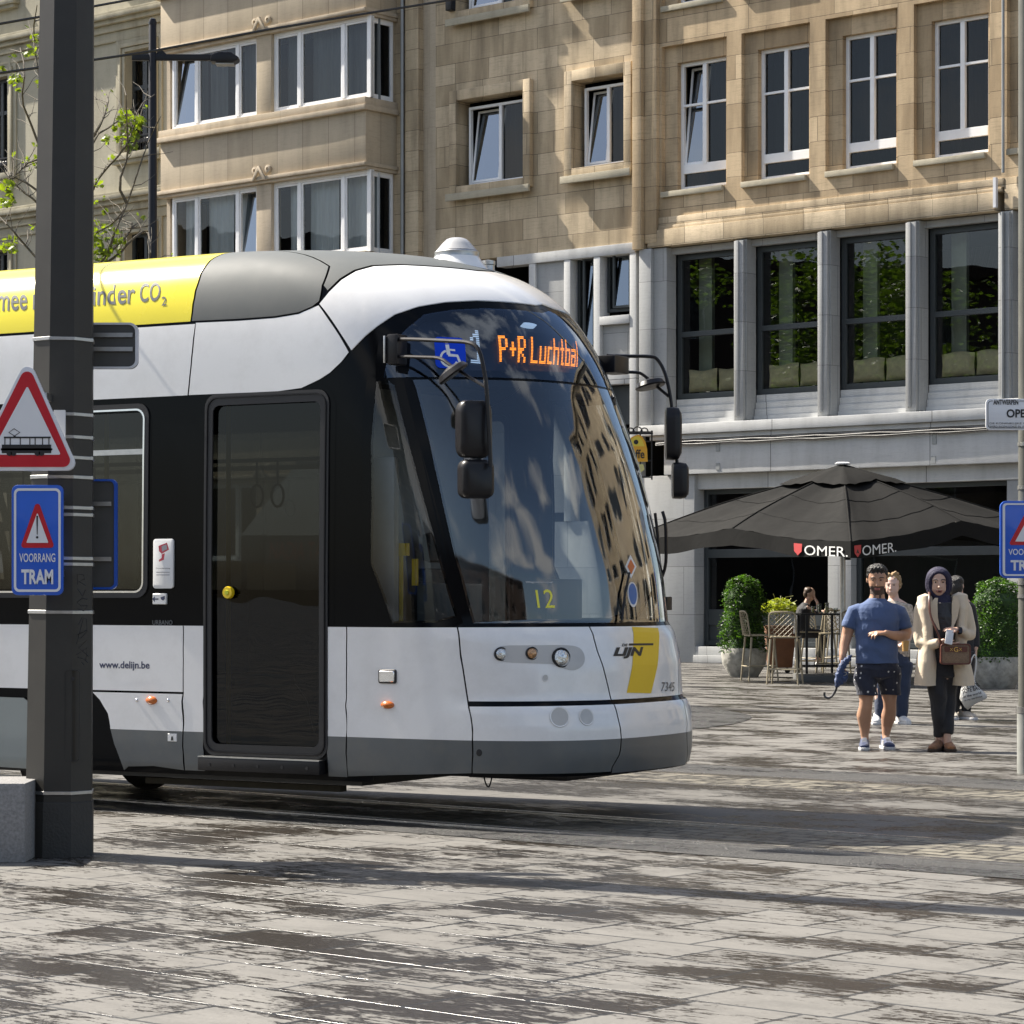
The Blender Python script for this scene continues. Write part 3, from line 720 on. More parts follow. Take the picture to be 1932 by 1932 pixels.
# panel behind the wheel arch
arch = TR([(176, 1313), (200, 1330), (222, 1380), (238, 1420), (252, 1458), (262, 1470)])
A = [(arch[0][0]-.02, vgap-.006), (xa-G, vgap-.006), (xa-G, zg)]
xau = lambda v: (u_at_x(xa-G, v), v)
mid_a = trace(228, 1372)
low_a = [trace(190, 1320), trace(205, 1345)]
both('wheel_arch_panel', [(arch[0][0], vgap-.006)]+[low_a[0], low_a[1], (mid_a[0]-.08, zg)]+[xau(zg), xau(.65), xau(vgap-.006)], .010, tw)
lw = TR([(209, 1372), (222, 1415), (236, 1452), (246, 1468)])
both('wheel_arch_panel', [(mid_a[0]-.08, zg), lw[1], lw[2], (lw[3][0], .31), (u_at_x(xa-.35, .315), .315), (u_at_x(xa-.25, .32), VB0+.02), xau(VB0), xau(.35), xau(.42), xau(zg)], .010, tg, label='grey skirt ending at the wheel arch')
bx = trace(66, 1400)[0]
both('bogie_fairing', [(bx-1.8, .30), (bx+.05, .27), (bx+.10, .33), (bx+.02, .70), (bx-.05, .745), (bx-1.8, .76)], .03, mk('bogie_fairing_paint', (.24, .27, .265), .35, 0, .06, 3, coat=.4), label='pale grey-green fairing beside the wheels')
both('side_panel', [(-9, .3), (bx-1.9, .3), (bx-1.9, vgap-.006), (-9, vgap-.006)], .008, tw)
# cab corner panel up to the first front seam
sm = TR([(864, 1186), (870, 1240), (880, 1300), (889, 1350), (892, 1392), (893, 1425), (891, 1453)])
def s1u(v): return float(np.interp(v, [p[1] for p in sm][::-1], [p[0] for p in sm][::-1]))
SM = [(sm[0][0], VW)]+[p for p in sm[1:-1]]
szg = np.interp(zg, [p[1] for p in sm][::-1], [p[0] for p in sm][::-1])
up = [p for p in sm if p[1] > zg+.02 and p[1] < VW-.01]; dn = [p for p in sm if p[1] < zg-.02 and p[1] > VB0+.01]
sl_ = np.interp(VB0, [p[1] for p in sm][::-1], [p[0] for p in sm][::-1]); st_ = np.interp(VW, [p[1] for p in sm][::-1], [p[0] for p in sm][::-1])
xdu = lambda v: (u_at_x(xd+G, v), v)
both('corner_panel', [xdu(zg), (szg-G, zg)]+[(p[0]-G, p[1]) for p in reversed(up)]+[(st_-G, VW)]+[xdu(v) for v in (VW, 1.1, .95, .8, .7, .6)], .008, tw)
both('skirt_panel', [xdu(VB0+.005), (s1u(.352)-G, .352)]+[(p[0]-G, p[1]) for p in reversed(dn) if p[1] > .37]+[(szg-G, zg)]+[xdu(v) for v in (zg, .48, .42, .36)], .008, tg)
# second front seam, between headlamp panel and logo panel
s2 = TR([(1110, 1182), (1122, 1220), (1138, 1265), (1150, 1315), (1156, 1330), (1166, 1365), (1170, 1394), (1168, 1420), (1152, 1448)])
def s2u(v): return float(np.interp(v, [p[1] for p in s2][::-1], [p[0] for p in s2][::-1]))
vl1, vl2 = .786, .758                                 # dark line over the bumper
def vr(a, b, n=6): return [a+(b-a)*i/n for i in range(n+1)]
def front_piece(name, va, vb, mat, off, mode):
    if mode == 0:
        poly = [(s1u(v)+G, v) for v in vr(va, vb)]+[(s2u(v)-G, v) for v in vr(vb, va)]
        poly = poly[::-1]; return both(name, poly, off, mat)
    poly = [(s2u(v)+G, v) for v in vr(va, vb)]+[(UT-s2u(v)-G, v) for v in vr(vb, va)]
    return patch(name, [poly[::-1]], off, mat, tram)
VF = 1.243
hp = None
front_piece('headlamp_panel', vl1+.005, VF, tw, .008, 0)
front_piece('nose_panel', vl1+.005, VF, tw, .008, 1)
front_piece('bumper', zg, vl2, tw, .010, 0)
front_piece('bumper', zg, vl2, tw, .010, 1)
front_piece('bumper_skirt', .352, zg, tg, .010, 0)
front_piece('bumper_skirt', .342, zg, tg, .010, 1)
# ---- door
dm = MB()
def door(sgn):
    fx = (lambda q: q) if not sgn else (lambda q: [mirror_u(p) for p in reversed(q)])
    x0, x1 = dx[0][0], dx[1][0]
    d = patch('door', [fx(XU(rrect(x0+.02, x1-.02, dv0+.02, dv1-.02, .07, 5)))], -.02, M['dglass'], tram, skirt=0)
    ring('door_frame', rrect(x0-.015, x1+.015, dv0-.015, dv1+.015, .09, 5), rrect(x0+.05, x1-.05, dv0+.06, dv1-.06, .05, 5), .012, M['rubber'], d, far=sgn)
    ring('door_seal', rrect(x0+.004, x1-.004, dv0+.004, dv1-.004, .08, 5), rrect(x0+.012, x1-.012, dv0+.012, dv1-.012, .075, 5), .020, M['bplast'], d, far=sgn)
    return d
dr = door(0); door(1)
def tram_at(px, py, yl): x, z = TF.on(px, py, yl); return (x, yl, z)
# button
bx_, by_, bz_ = tram_at(433, 1118, -1.15)
b_ = MB().lathe([(.001, -.028), (.036, -.028), (.040, -.020), (.040, .0)], 20, (bx_, by_+.0, bz_), axis='y'); b_.build('door_button', M['handrail'], dr)
b_ = MB().lathe([(.001, -.036), (.014, -.036), (.016, -.028)], 16, (bx_, by_+.0, bz_), axis='y'); b_.build('door_button', mk('button_lens', (.55, .6, .05), .2), dr)
# door threshold
p0 = tram_at(376, 1428, -1.19); p1 = tram_at(606, 1432, -1.19)
t_ = MB().box(p0[0], p1[0], -1.21, -1.08, p0[2]-.085, p0[2]+.0)
th = t_.build('door_threshold', M['bplast'], tram, bevel=.008)
t_ = MB().box(p0[0]+.003, p1[0]-.003, -1.212, -1.10, p0[2]+.001, p0[2]+.008); t_.build('threshold_edge', M['steel'], th)
t_ = MB()
for k in range(5):
    xk = p0[0]+(p1[0]-p0[0])*(.1+.2*k); t_.lathe([(.001, -.003), (.011, -.003), (.011, .0)], 10, (xk, -1.211, p0[2]-.045), axis='y')
t_.build('bolt_head', M['black'], th)
# ---- lights and small fittings that follow the surface
def surf_matrix(u, v):
    p = Vector(S(u, v).tolist()); n = Vector(SN(u, v).tolist()); up_ = Vector((0, 0, 1)); x = up_.cross(n).normalized(); z = n.cross(x).normalized()
    return p, n, x, z
def surf_disc(name, px, py, rx, rz, mat, off=.01, depth=.012, dome=.01, par=None, n=24, label=None, uv=None):
    u, v = uv or trace(px, py); p, nn, x, z = surf_matrix(u, v)
    m_ = MB(); vs_ = []; fs_ = []
    rings = [(1.0, -.03), (1.0, depth*.6), (.88, depth), (.5, depth+dome*.8), (.0001, depth+dome)]
    for r, h in rings:
        for k in range(n):
            a_ = 2*math.pi*k/n; vs_.append(tuple(p+x*math.cos(a_)*rx*r+z*math.sin(a_)*rz*r+nn*(off+h)))
    for i in range(len(rings)-1):
        for k in range(n): fs_.append((i*n+k, i*n+(k+1) % n, (i+1)*n+(k+1) % n, (i+1)*n+k))
    m_.add(vs_, fs_); return m_.build(name, mat, par or tram, label=label)
surf_disc('side_marker_lamp', 733, 1330, .048, .024, M['orange'], .008, .014, .012, label='oval orange lamp on the cab corner')
surf_disc('side_marker_lamp', 288, 1321.5, .046, .027, M['orange'], .008, .014, .012, label='oval orange lamp behind the door')
for q in (260, 319): surf_disc('bolt_head', q, 1321, .011, .012, M['chrome'], .008, .006, .004)
pz = TR([(733, 1276)])[0]
p, nn, x, z = surf_matrix(*pz)
def surf_box(name, uv, hx, hz, d0, d1, mat, par=None, r=.01, label=None):
    p, nn, x, z = surf_matrix(*uv); m_ = MB(); o = rrect(-hx, hx, -hz, hz, r, 4); n = len(o)
    vs_ = [tuple(p+x*a+z*b+nn*d0) for a, b in o]+[tuple(p+x*a+z*b+nn*d1) for a, b in o]+[tuple(p+x*a*.93+z*b*.9+nn*(d1+.004)) for a, b in o]
    fs_ = [(i, (i+1) % n, n+(i+1) % n, n+i) for i in range(n)]+[(n+i, n+(i+1) % n, 2*n+(i+1) % n, 2*n+i) for i in range(n)]+[tuple(2*n+i for i in range(n))]
    m_.add(vs_, fs_); return m_.build(name, mat, par or tram, label=label)
tl = surf_box('turn_lamp', pz, .066, .044, 0, .016, M['rubber'], r=.014, label='square clear turn lamp on the cab corner')
surf_box('lamp_lens', pz, .056, .034, .010, .022, M['chrome'], tl, r=.01)
# headlamps: lamps on a flat surround patch, its grey stands in for recess shade
M['recess'] = mk('lamp_recess_shade', (.50, .49, .47), .35, 0, .08, 6, coat=.3)
M['lens'] = mk('headlamp_reflector', (.62, .62, .6), .12, .85, .5, 90, bump=.5, bscale=40, coat=1)
M['lenso'] = mk('amber_headlamp_reflector', (.5, .27, .12), .15, .6, .4, 90, bump=.5, bscale=40, coat=1)
def lampset(mir):
    def T_(px, py): q = trace(px, py); return q if not mir else mirror_u(q)
    o1 = [T_(a_, b_) for a_, b_ in smoothline([(936, 1218), (1000, 1218), (1060, 1217), (1092, 1220), (1103, 1238), (1100, 1256), (1082, 1266), (1062, 1262), (1046, 1253), (1000, 1252), (948, 1250), (934, 1240)], 2, True)]
    if mir: o1 = o1[::-1]
    rc = patch('headlamp_shade_patch', [o1], .0095, M['recess'], tram, skirt=.0)
    for px, py, r, mt in ((945, 1234, .038, M['lens']), (1003, 1233, .036, M['lenso']), (1058, 1241, .056, M['lens'])):
        u, v = T_(px, py); p, nn, x, z = surf_matrix(u, v)
        d = Vector((1, -.25 if not mir else .25, 0)).normalized(); d = (nn*.6+d*.4).normalized()
        xx = Vector((0, 0, 1)).cross(d).normalized(); zz = d.cross(xx)
        def rg(rings, name, mt_, par):
            vs_ = []; fs_ = []; n = 20
            for rr, h in rings:
                for k in range(n):
                    a_ = 2*math.pi*k/n; vs_.append(tuple(p+nn*.004+xx*math.cos(a_)*rr+zz*math.sin(a_)*rr+d*h))
            for i in range(len(rings)-1):
                for k in range(n): fs_.append((i*n+k, i*n+(k+1) % n, (i+1)*n+(k+1) % n, (i+1)*n+k))
            m_ = MB(); m_.add(vs_, fs_); return m_.build(name, mt_, par)
        lamp = rg([(r*1.12, -.05), (r*1.12, .012), (r*.98, .014), (r*.96, .006)], 'headlamp', M['bplast'], tram)
        rg([(r*.97, .006), (r*.8, .014), (r*.4, .019), (.0005, .021)], 'lamp_lens', mt, lamp)
lampset(False); lampset(True)
def hole_bowl(px, py, rx, rz, name='fog_lamp_socket'):
    for mir in (False, True):
        u, v = trace(px, py); 
        if mir: u = UT-u
        p, nn, x, z = surf_matrix(u, v); n = 24; vs_ = []; fs_ = []
        rings = [(1.06, .011), (1.0, .0135), (.93, .0115), (.9, .0112)]
        for rr, h in rings:
            for k in range(n):
                a_ = 2*math.pi*k/n; vs_.append(tuple(p+x*math.cos(a_)*rx*rr+z*math.sin(a_)*rz*rr+nn*h))
        for i in range(len(rings)-1):
            for k in range(n): fs_.append((i*n+k, i*n+(k+1) % n, (i+1)*n+(k+1) % n, (i+1)*n+k))
        m_ = MB(); m_.add(vs_, fs_); r_ = m_.build(name, M['twhite'], tram)
        m_ = MB(); vs_ = []
        for k in range(n):
            a_ = 2*math.pi*k/n; vs_.append(tuple(p+x*math.cos(a_)*rx*.92+z*math.sin(a_)*rz*.92+nn*.0112))
        vs_.append(tuple(p+nn*.0112)); m_.add(vs_, [(k, (k+1) % n, n) for k in range(n)])
        m_.build('socket_shade', M['recess'], r_)  # flat disc, the shade of the hollow is put into its grey
hole_bowl(1055, 1353, .062, .062); hole_bowl(1105, 1353, .052, .052)
hole_bowl(1028, 1279, .018, .02, 'sensor_socket')
surf_disc('tow_socket', 905, 1420, .018, .022, M['black'], .011, .002, .0)
surf_disc('header_lamp', 1011, 600, .07, .012, M['ledw'], -.06, .0, .004)
# ---- lettering
def tram_text(s, px4, mat, name='lettering', off=.0105, bold=0, shear=0, label=None, par=None):
    vs_, fs_ = text2d(s, bold, shear); return decal(name, quadmap(px4), vs_, fs_, off, mat, par or tram, label)
bn = tram
# banner: "mee minder CO2" (the pole hides part of it)
tram_text('mee', [(-3, 560), (53, 557), (53, 586), (-3, 589)], M['gletter'], off=.0125, bold=.012)
tram_text('met m', [(64, 552), (172, 546), (172, 581), (64, 586)], M['gletter'], off=.0125, bold=.012)
tram_text('inder', [(177, 541), (256, 536), (256, 574), (177, 578)], M['gletter'], off=.0125, bold=.012)
tram_text('CO', [(266, 537), (305, 534), (303, 569), (264, 572)], M['gletter'], off=.0125, bold=.012)
tram_text('2', [(307, 561), (316, 560.5), (316, 577), (307, 578)], M['gletter'], off=.0125, bold=.012)
tram_text('www.delijn.be', [(189, 1247), (284, 1248), (284, 1266), (189, 1265)], M['navy'], bold=.02)
# logo
lg = quadmap([(1190, 1184), (1239, 1186), (1226, 1308), (1180, 1307)])
def lgf(a, b): return lg(a+.02*math.sin(b*3.1), b)
grid_decal('logo', lgf, .0100, M['ylogo'], tram, 8, 14, label='yellow slanted logo panel')
tram_text('LIJN', [(1157, 1222), (1211, 1221), (1209, 1243), (1154, 1243)], M['black'], bold=.05, shear=.15, off=.0115)
tram_text('DE', [(1172, 1215), (1182, 1215), (1181, 1220), (1171, 1220)], M['black'], bold=.03, off=.0115)
grid_decal('logo', quadmap([(1184, 1214.5), (1230, 1214), (1229.5, 1218), (1184, 1218.5)]), .0115, M['black'], tram, 5, 1)
tram_text('7345', [(1246, 1287), (1270, 1287), (1269, 1304), (1244, 1304)], M['gletter'], off=.0115)
# stickers
stk = surf_box('camera_notice', trace(310, 1063.5), .083, .163, 0, .012, M['white'], r=.02, label='white sticker with a red security camera drawing')
M['redpr'] = flat('printed_red', (.5, .05, .08), .4); M['greypr'] = flat('printed_grey', (.3, .3, .33), .4)
tram_text('Camerabewaking', [(297, 1071), (324, 1071), (324, 1074), (297, 1074)], M['gletter'], off=.0175, par=stk)
grid_decal('printed_line', quadmap([(298, 1079), (323, 1079), (323, 1080.5), (298, 1080.5)]), .0175, M['greypr'], stk, 1, 1)
grid_decal('printed_line', quadmap([(298, 1084), (323, 1084), (323, 1085.5), (298, 1085.5)]), .0175, M['greypr'], stk, 1, 1)
def poly_decal(name, px, off, mat, par):
    q = TR(px); n = len(q); U = np.array([a_[0] for a_ in q]); V = np.array([a_[1] for a_ in q]); P = S(U, V)+SN(U, V)*off
    m_ = MB(); m_.add([tuple(a_) for a_ in P], [tuple(range(n))]); return m_.build(name, mat, par, smooth=0)
poly_decal('printed_camera', [(302, 1030), (318, 1024), (322, 1037), (308, 1045), (303, 1040)], .0172, M['redpr'], stk)
poly_decal('printed_camera', [(308, 1031), (317, 1027), (319, 1036), (309, 1041)], .0182, M['greypr'], stk)
poly_decal('printed_camera', [(308, 1046), (314, 1044), (312, 1056), (303, 1060), (303, 1056), (308, 1053)], .0172, M['redpr'], stk)
st2 = surf_box('pram_notice', trace(303, 1130), .056, .036, 0, .012, M['white'], r=.006, label='small white sticker with an arrow and a pram')
poly_decal('printed_arrow', [(290, 1130), (295, 1125), (295, 1129), (302, 1129), (302, 1131.5), (295, 1131.5), (295, 1136)], .0172, M['navy'], st2)
poly_decal('printed_pram', [(306, 1127), (314, 1124), (314, 1130), (311, 1133), (307, 1131)], .0172, M['navy'], st2)
st3 = surf_box('lifting_point_sticker', trace(327, 1391.5), .038, .026, 0, .010, M['white'], r=.003)
poly_decal('printed_mark', [(326, 1389), (328.5, 1389), (330, 1397), (325, 1397)], .0155, M['black'], st3)
tram_text('URBANO', [(289, 1170), (327, 1170), (327, 1179), (289, 1179)], M['gletter'], off=.008, bold=.02)
# wheelchair sign stuck on the header glass
q4 = [(818, 637), (875, 640), (879, 699), (822, 695)]
wq = quadmap(q4)
rr_ = rrect(0, 1, 0, 1, .16, 5)
ws_ = patch('wheelchair_sticker', [[wq(a_, b_) for a_, b_ in rr_]], .014, flat('sticker_blue', (.008, .06, .62), .5, 0, .1), tram, skirt=.004, label='blue sticker with a white wheelchair symbol')
def stroke(pts, wd, n=8):
    out = []; L_ = []; R_ = []
    for i, p_ in enumerate(pts):
        a_ = pts[max(0, i-1)]; b_ = pts[min(len(pts)-1, i+1)]; d_ = Vector((b_[0]-a_[0], b_[1]-a_[1])).normalized()
        L_.append((p_[0]-d_.y*wd, p_[1]+d_.x*wd)); R_.append((p_[0]+d_.y*wd, p_[1]-d_.x*wd))
    return L_, R_
def strokes_decal(name, fn, lines, off, mat, par):
    vs_, fs_ = [], []
    for pts, wd in lines:
        L_, R_ = stroke(pts, wd); b_ = len(vs_); n = len(L_); vs_ += L_+R_
        fs_ += [(b_+i, b_+n+i, b_+n+i+1, b_+i+1) for i in range(n-1)]
    return decal(name, fn, vs_, fs_, off, mat, par)
arc = [(.45+.27*math.cos(R(t)), .32+.25*math.sin(R(t))) for t in range(110, 345, 12)]
hd = [(.42+.001*math.cos(t), .85+.05*math.sin(t)) for t in (0, 1)]
strokes_decal('printed_wheelchair', wq, [(arc, .035), ([(.40, .90), (.40, .80)], .055), ([(.41, .76), (.44, .44)], .06), ([(.44, .60), (.66, .59)], .03), ([(.42, .43), (.72, .42), (.82, .16)], .045), ([(.80, .18), (.92, .20)], .035)], .0155, M['white'], ws_)
# LED display: dot columns set behind the header glass
FONT = {'P': ['1110', '1001', '1001', '1001', '1110', '1000', '1000', '1000', '1000'], '+': ['000', '000', '010', '010', '111', '010', '010', '000', '000'],
 'R': ['1110', '1001', '1001', '1001', '1110', '1100', '1010', '1001', '1001'], 'L': ['1000']*8+['1111'], 'u': ['0000']*3+['1001']*5+['1111'],
 'c': ['000']*3+['111', '100', '100', '100', '100', '111'], 'h': ['1000']*3+['1111']+['1001']*5, 't': ['010', '010', '010', '111', '010', '010', '010', '010', '011'],
 'b': ['1000']*3+['1111', '1001', '1001', '1001', '1001', '1111'], 'a': ['0000']*3+['1111', '0001', '1111', '1001', '1001', '1111'], 'l': ['1']*9, ' ': ['0']*9, '1': ['0010', '0110', '1010', '0010', '0010', '0010', '0010', '0010', '1111']}
def led(text, fn, mat, name, gap=1):
    rows = ['']*9
    for ch in text:
        for r in range(9): rows[r] += FONT[ch][r]+'0'*gap
    n = len(rows[0])-gap; vs_, fs_ = [], []
    for r in range(9):
        for c in range(n):
            if rows[r][c] == '1':
                for s_ in (0, .5):
                    x0, x1 = c/n, (c+1.04)/n; y1 = 1-(r+s_)/9; y0 = y1-.5/9*.66; b_ = len(vs_)
                    vs_ += [(x0, y0), (x1, y0), (x1, y1), (x0, y1)]; fs_.append((b_, b_+1, b_+2, b_+3))
    return decal(name, fn, vs_, fs_, -.030, mat, disp)
dq = quadmap([(880, 612), (1120, 630), (1128, 702), (888, 694)])
disp = grid_decal('destination_display', dq, -.042, mk('display_panel', (.012, .018, .03), .3), tram, 14, 5, label='destination display reading 1 P+R Luchtbal')
led('P+R Luchtbal', quadmap([(943, 628), (1094, 639), (1096, 689), (946, 679)]), M['led'], 'amber_lettering')
led('1', quadmap([(887, 617), (910, 619), (914, 684), (890, 682)]), M['ledw'], 'white_route_number')
# header back panel, dark
patch('header_lining', [HDf], -.09, M['intdark'], tram, skirt=0, step=.08)
# number card on the dashboard glass
tram_text('12', [(1009, 1113), (1042, 1112), (1046, 1147), (1014, 1147)], flat('print_yellow', (.85, .80, .08), .5), off=.008, label='yellow wagon number 12')
tram_text('Wagennummer', [(991, 1097), (1042, 1097), (1042, 1101), (991, 1101)], M['white'], off=.008)
dd = quadmap([(1176, 1047), (1198, 1047), (1199, 1092), (1178, 1092)])
decal('emblem', dd, [(.5, 0), (1, .5), (.5, 1), (0, .5)], [(0, 1, 2, 3)], .008, M['white'], tram, 'diamond-shaped orange and white emblem')
decal('emblem', dd, [(.5, .18), (.82, .5), (.5, .82), (.18, .5)], [(0, 1, 2, 3)], .0095, flat('print_rust', (.6, .14, .03), .4), tram)
de = quadmap([(1180, 1098), (1200, 1098), (1202, 1146), (1184, 1146)])
el = [(.5+.5*math.cos(t*math.pi/10), .5+.5*math.sin(t*math.pi/10)) for t in range(20)]
decal('emblem', de, el, [tuple(range(20))], .008, M['white'], tram, 'oval blue and white sticker')
decal('emblem', de, [(.5+.40*math.cos(t*math.pi/10), .52+.42*math.sin(t*math.pi/10)) for t in range(20)], [tuple(range(20))], .0095, flat('print_blue', (.03, .14, .42), .4), tram)
# ---- mirrors
def mirror_arm(sd):
    y0, y1 = (-1.12, -1.42) if sd < 0 else (.9, 1.25)
    root = None
    if sd < 0:
        bpx = [(725, 620), (760, 620), (760, 700), (725, 700)]
        arm1 = [(744, 640, -1.16), (780, 640, -1.22), (840, 643, -1.33), (885, 645, -1.40), (903, 655, -1.42), (912, 690, -1.42), (918, 730, -1.42), (921, 780, -1.42), (926, 880, -1.42)]
        arm2 = [(744, 672, -1.16), (800, 674, -1.24), (832, 675, -1.32), (850, 690, -1.36), (918, 731, -1.42)]
        mir = [(862, 928, 755, 864, -1.42), (868, 930, 867, 941, -1.42)]
        sm_ = (852, 700, -1.38)
    else:
        arm1 = [(1146, 671, .95), (1180, 672, 1.10), (1228, 672, 1.22), (1240, 676, 1.25), (1254, 700, 1.25), (1264, 740, 1.25), (1270, 790, 1.25), (1278, 880, 1.25)]
        arm2 = [(1155, 702, .97), (1200, 702, 1.18), (1212, 705, 1.2), (1240, 730, 1.24), (1262, 748, 1.25)]
        mir = [(1243, 1298, 769, 868, 1.25), (1257, 1310, 873, 941, 1.25)]
        sm_ = (1226, 723, 1.2)
    P1 = smoothline([tram_at(*q) for q in arm1], 2); P2 = smoothline([tram_at(*q) for q in arm2], 2)
    m_ = MB().tube(P1, .0125, 8); m_.tube(P2, .011, 8)
    arm = m_.build('mirror_arm', M['bplast'], tram, label='black tubular mirror arm')
    if sd < 0:
        c0 = tram_at(743, 655, -1.17); m_ = MB().box(c0[0]-.035, c0[0]+.045, -1.20, -1.08, c0[2]-.11, c0[2]+.08); m_.build('mirror_bracket', M['bplast'], arm, bevel=.012)
        m_ = MB().box(c0[0]-.05, c0[0]-.036, -1.215, -1.18, c0[2]-.10, c0[2]+.07); m_.build('mirror_hinge', M['steel'], arm, bevel=.005)
    else:
        c0 = tram_at(1160, 687, .93); m_ = MB().box(c0[0]-.06, c0[0]+.08, .78, .99, c0[2]-.07, c0[2]+.05); m_.build('mirror_bracket', M['bplast'], arm, bevel=.012)
    for x0, x1, y0_, y1_, yl in mir:
        a_ = TF.on(x0, (y0_+y1_)/2, yl)[0]; b_ = TF.on(x1, (y0_+y1_)/2, yl)[0]
        # camera looks across the tram: width of the housing is mostly lateral
        cx_ = (a_+b_)/2; zt = TF.on((x0+x1)/2, y0_, yl)[1]; zb = TF.on((x0+x1)/2, y1_, yl)[1]
        wpx = (x1-x0)/5000*17.0
        o_ = rrect(-.5, .5, 0, 1, .22, 5)
        m_ = MB(); n = len(o_); vs_ = []; fs_ = []
        # housing axis along x (forward face), width along y
        dirx = Vector((.80, -.60, 0)) if sd < 0 else Vector((.86, .5, 0)); wx = Vector((dirx.y*-1, dirx.x, 0))
        Wd = .21
        for sc_, dpt in ((.75, -.055), (.96, -.035), (1.0, 0), (.98, .05), (.9, .055)):
            for a2, b2 in o_:
                q_ = Vector((cx_, yl, 0))+wx*(a2*Wd*sc_)+dirx*(-dpt); zz_ = (zt+zb)/2+(b2-.5)*(zt-zb)*sc_
                vs_.append((q_.x, q_.y, zz_))
        for i in range(4):
            for k in range(n): fs_.append((i*n+k, i*n+(k+1) % n, (i+1)*n+(k+1) % n, (i+1)*n+k))
        fs_.append(tuple(range(n))); fs_.append(tuple(4*n+k for k in range(n)))
        m_.add(vs_, fs_); h_ = m_.build('wing_mirror', M['bplast'], tram, smooth=50)
        g_ = [tuple(Vector((cx_, yl, 0))+wx*(a2*Wd*.86)+dirx*(-.058)+Vector((0, 0, (zt+zb)/2+(b2-.5)*(zt-zb)*.86))) for a2, b2 in o_]
        m_ = MB(); m_.add(g_, [tuple(range(n))]); m_.build('mirror_glass', M['chrome'], h_, smooth=0, fix=False)
    c_ = Vector(tram_at(*sm_)); ax = Vector((.25, 0, -.97)).normalized() if sd > 0 else Vector((.5, .3, -.8)).normalized()
    xx = ax.cross(Vector((0, 1, 0))).normalized(); yy_ = ax.cross(xx)
    m_ = MB(); vs_ = []; fs_ = []; n = 20
    for r_, h in ((.02, -.03), (.09, -.01), (.108, .02), (.10, .03), (.0001, .035)):
        for k in range(n): a_ = 2*math.pi*k/n; vs_.append(tuple(c_+xx*math.cos(a_)*r_+yy_*math.sin(a_)*r_+ax*h))
    for i in range(4):
        for k in range(n): fs_.append((i*n+k, i*n+(k+1) % n, (i+1)*n+(k+1) % n, (i+1)*n+k))
    m_.add(vs_, fs_); m_.build('round_mirror', M['bplast'], tram)
mirror_arm(-1); mirror_arm(1)
# ---- wiper on the far half of the windscreen
wp = []
for px_, py_ in ((1250, 965), (1256, 985), (1257, 1040), (1256, 1068), (1248, 1092), (1222, 1130), (1200, 1168)):
    wp.append(tram_at(px_, py_, .62 if px_ > 1235 else .40))
m_ = MB().tube(smoothline(wp, 1), .011, 6)
wp2 = [tram_at(px_, py_, .60) for px_, py_ in ((1236, 968), (1241, 1010), (1244, 1060), (1240, 1096))]
m_.tube(wp2, .010, 6); m_.build('windscreen_wiper', M['bplast'], tram)
wu = [trace(1180, 1082), trace(1172, 1120), trace(1166, 1172)]
m_ = MB().tube([tuple(S(*q)+SN(*q)*.03) for q in wu], .008, 6); m_.build('windscreen_wiper', M['bplast'], tram)
m_ = MB(); c0 = tram_at(1262, 1140, .75); m_.box(c0[0]-.05, c0[0]+.01, .70, .78, c0[2]-.04, c0[2]+.05); m_.build('nose_bracket', M['bplast'], tram, bevel=.006)
# ---- roof domes
rdx, rdz = TF.on(862, 500, 0.0)
prof = [(.26, -.16), (.22, -.09), (.17, -.03), (.150, .0), (.148, .01), (.150, .03), (.140, .04), (.130, .05), (.10, .085), (.07, .115), (.045, .125), (.0001, .13)]
dz = 3.66
dome = MB().lathe(prof[:4], 32, (rdx, 0, dz+.03)).build('roof_dome', M['twhite'], tram)
MB().lathe(prof[3:7], 32, (rdx, 0, dz+.03)).build('dome_band', M['steel'], dome)
MB().lathe([(a_, b_+.002) for a_, b_ in prof[6:]], 32, (rdx, 0, dz+.03)).build('dome_cap', mk('dome_paint', (.42, .42, .42), .3, 0, .05, 4, coat=.4), dome)
ax_, az_ = TF.on(921, 495, .35)
MB().lathe([(.06, 0), (.045, .04), (.045, .07), (.05, .075), (.05, .10), (.0001, .11)], 16, (ax_, .35, 3.60)).build('roof_antenna', M['steel'], tram)
# ---- underside, bogie, wheels
ub = MB().box(-10.5, .25, -1.02, 1.02, .235, .30); ub.build('underframe', M['intdark'], tram)
bogx = TF.on(-40, 1400, -1.1)[0]-.75
for cxw in (bogx, bogx-6.2):
    bg = MB().box(cxw-1.15, cxw+1.15, -.85, -.72, .22, .42); bg.box(cxw-1.15, cxw+1.15, .72, .85, .22, .42); bg.box(cxw-.2, cxw+.2, -.72, .72, .2, .36)
    bgo = bg.build('bogie', M['intdark'], tram, bevel=.02)
    for dxw in (-.9, .9):
        for sy_ in (-1, 1):
            MB().lathe([(.08, 0), (.24, 0), (.27, .02), (.27, .06), (.30, .07), (.30, .10), (.1, .10)], 32, (cxw+dxw, sy_*.53-.05, .30), axis='y').build('wheel', M['railside'], bgo)
# beam seen under the door
q0 = tram_at(200, 1497, -.95)
gp = MB(); gp.box(TF.on(248, 1480, -.9)[0], -.1, -.75, -.68, .165, .205); gp.build('underframe_beam', mk('dusty_beam', (.07, .065, .05), .8, 0, .3, 10), tram)
gp = MB(); gp.box(.7, 1.45, -.5, .5, .275, .335); gp.build('coupler_cover', M['bplast'], tram, bevel=.02)
ch = MB(); cpx = [tram_at(912, 1460, -.75), tram_at(916, 1478, -.72), tram_at(922, 1487, -.70), tram_at(926, 1476, -.69), tram_at(929, 1461, -.68)]
ch.tube(smoothline(cpx, 2), .005, 5); ch.build('hanging_chain', M['bplast'], tram)
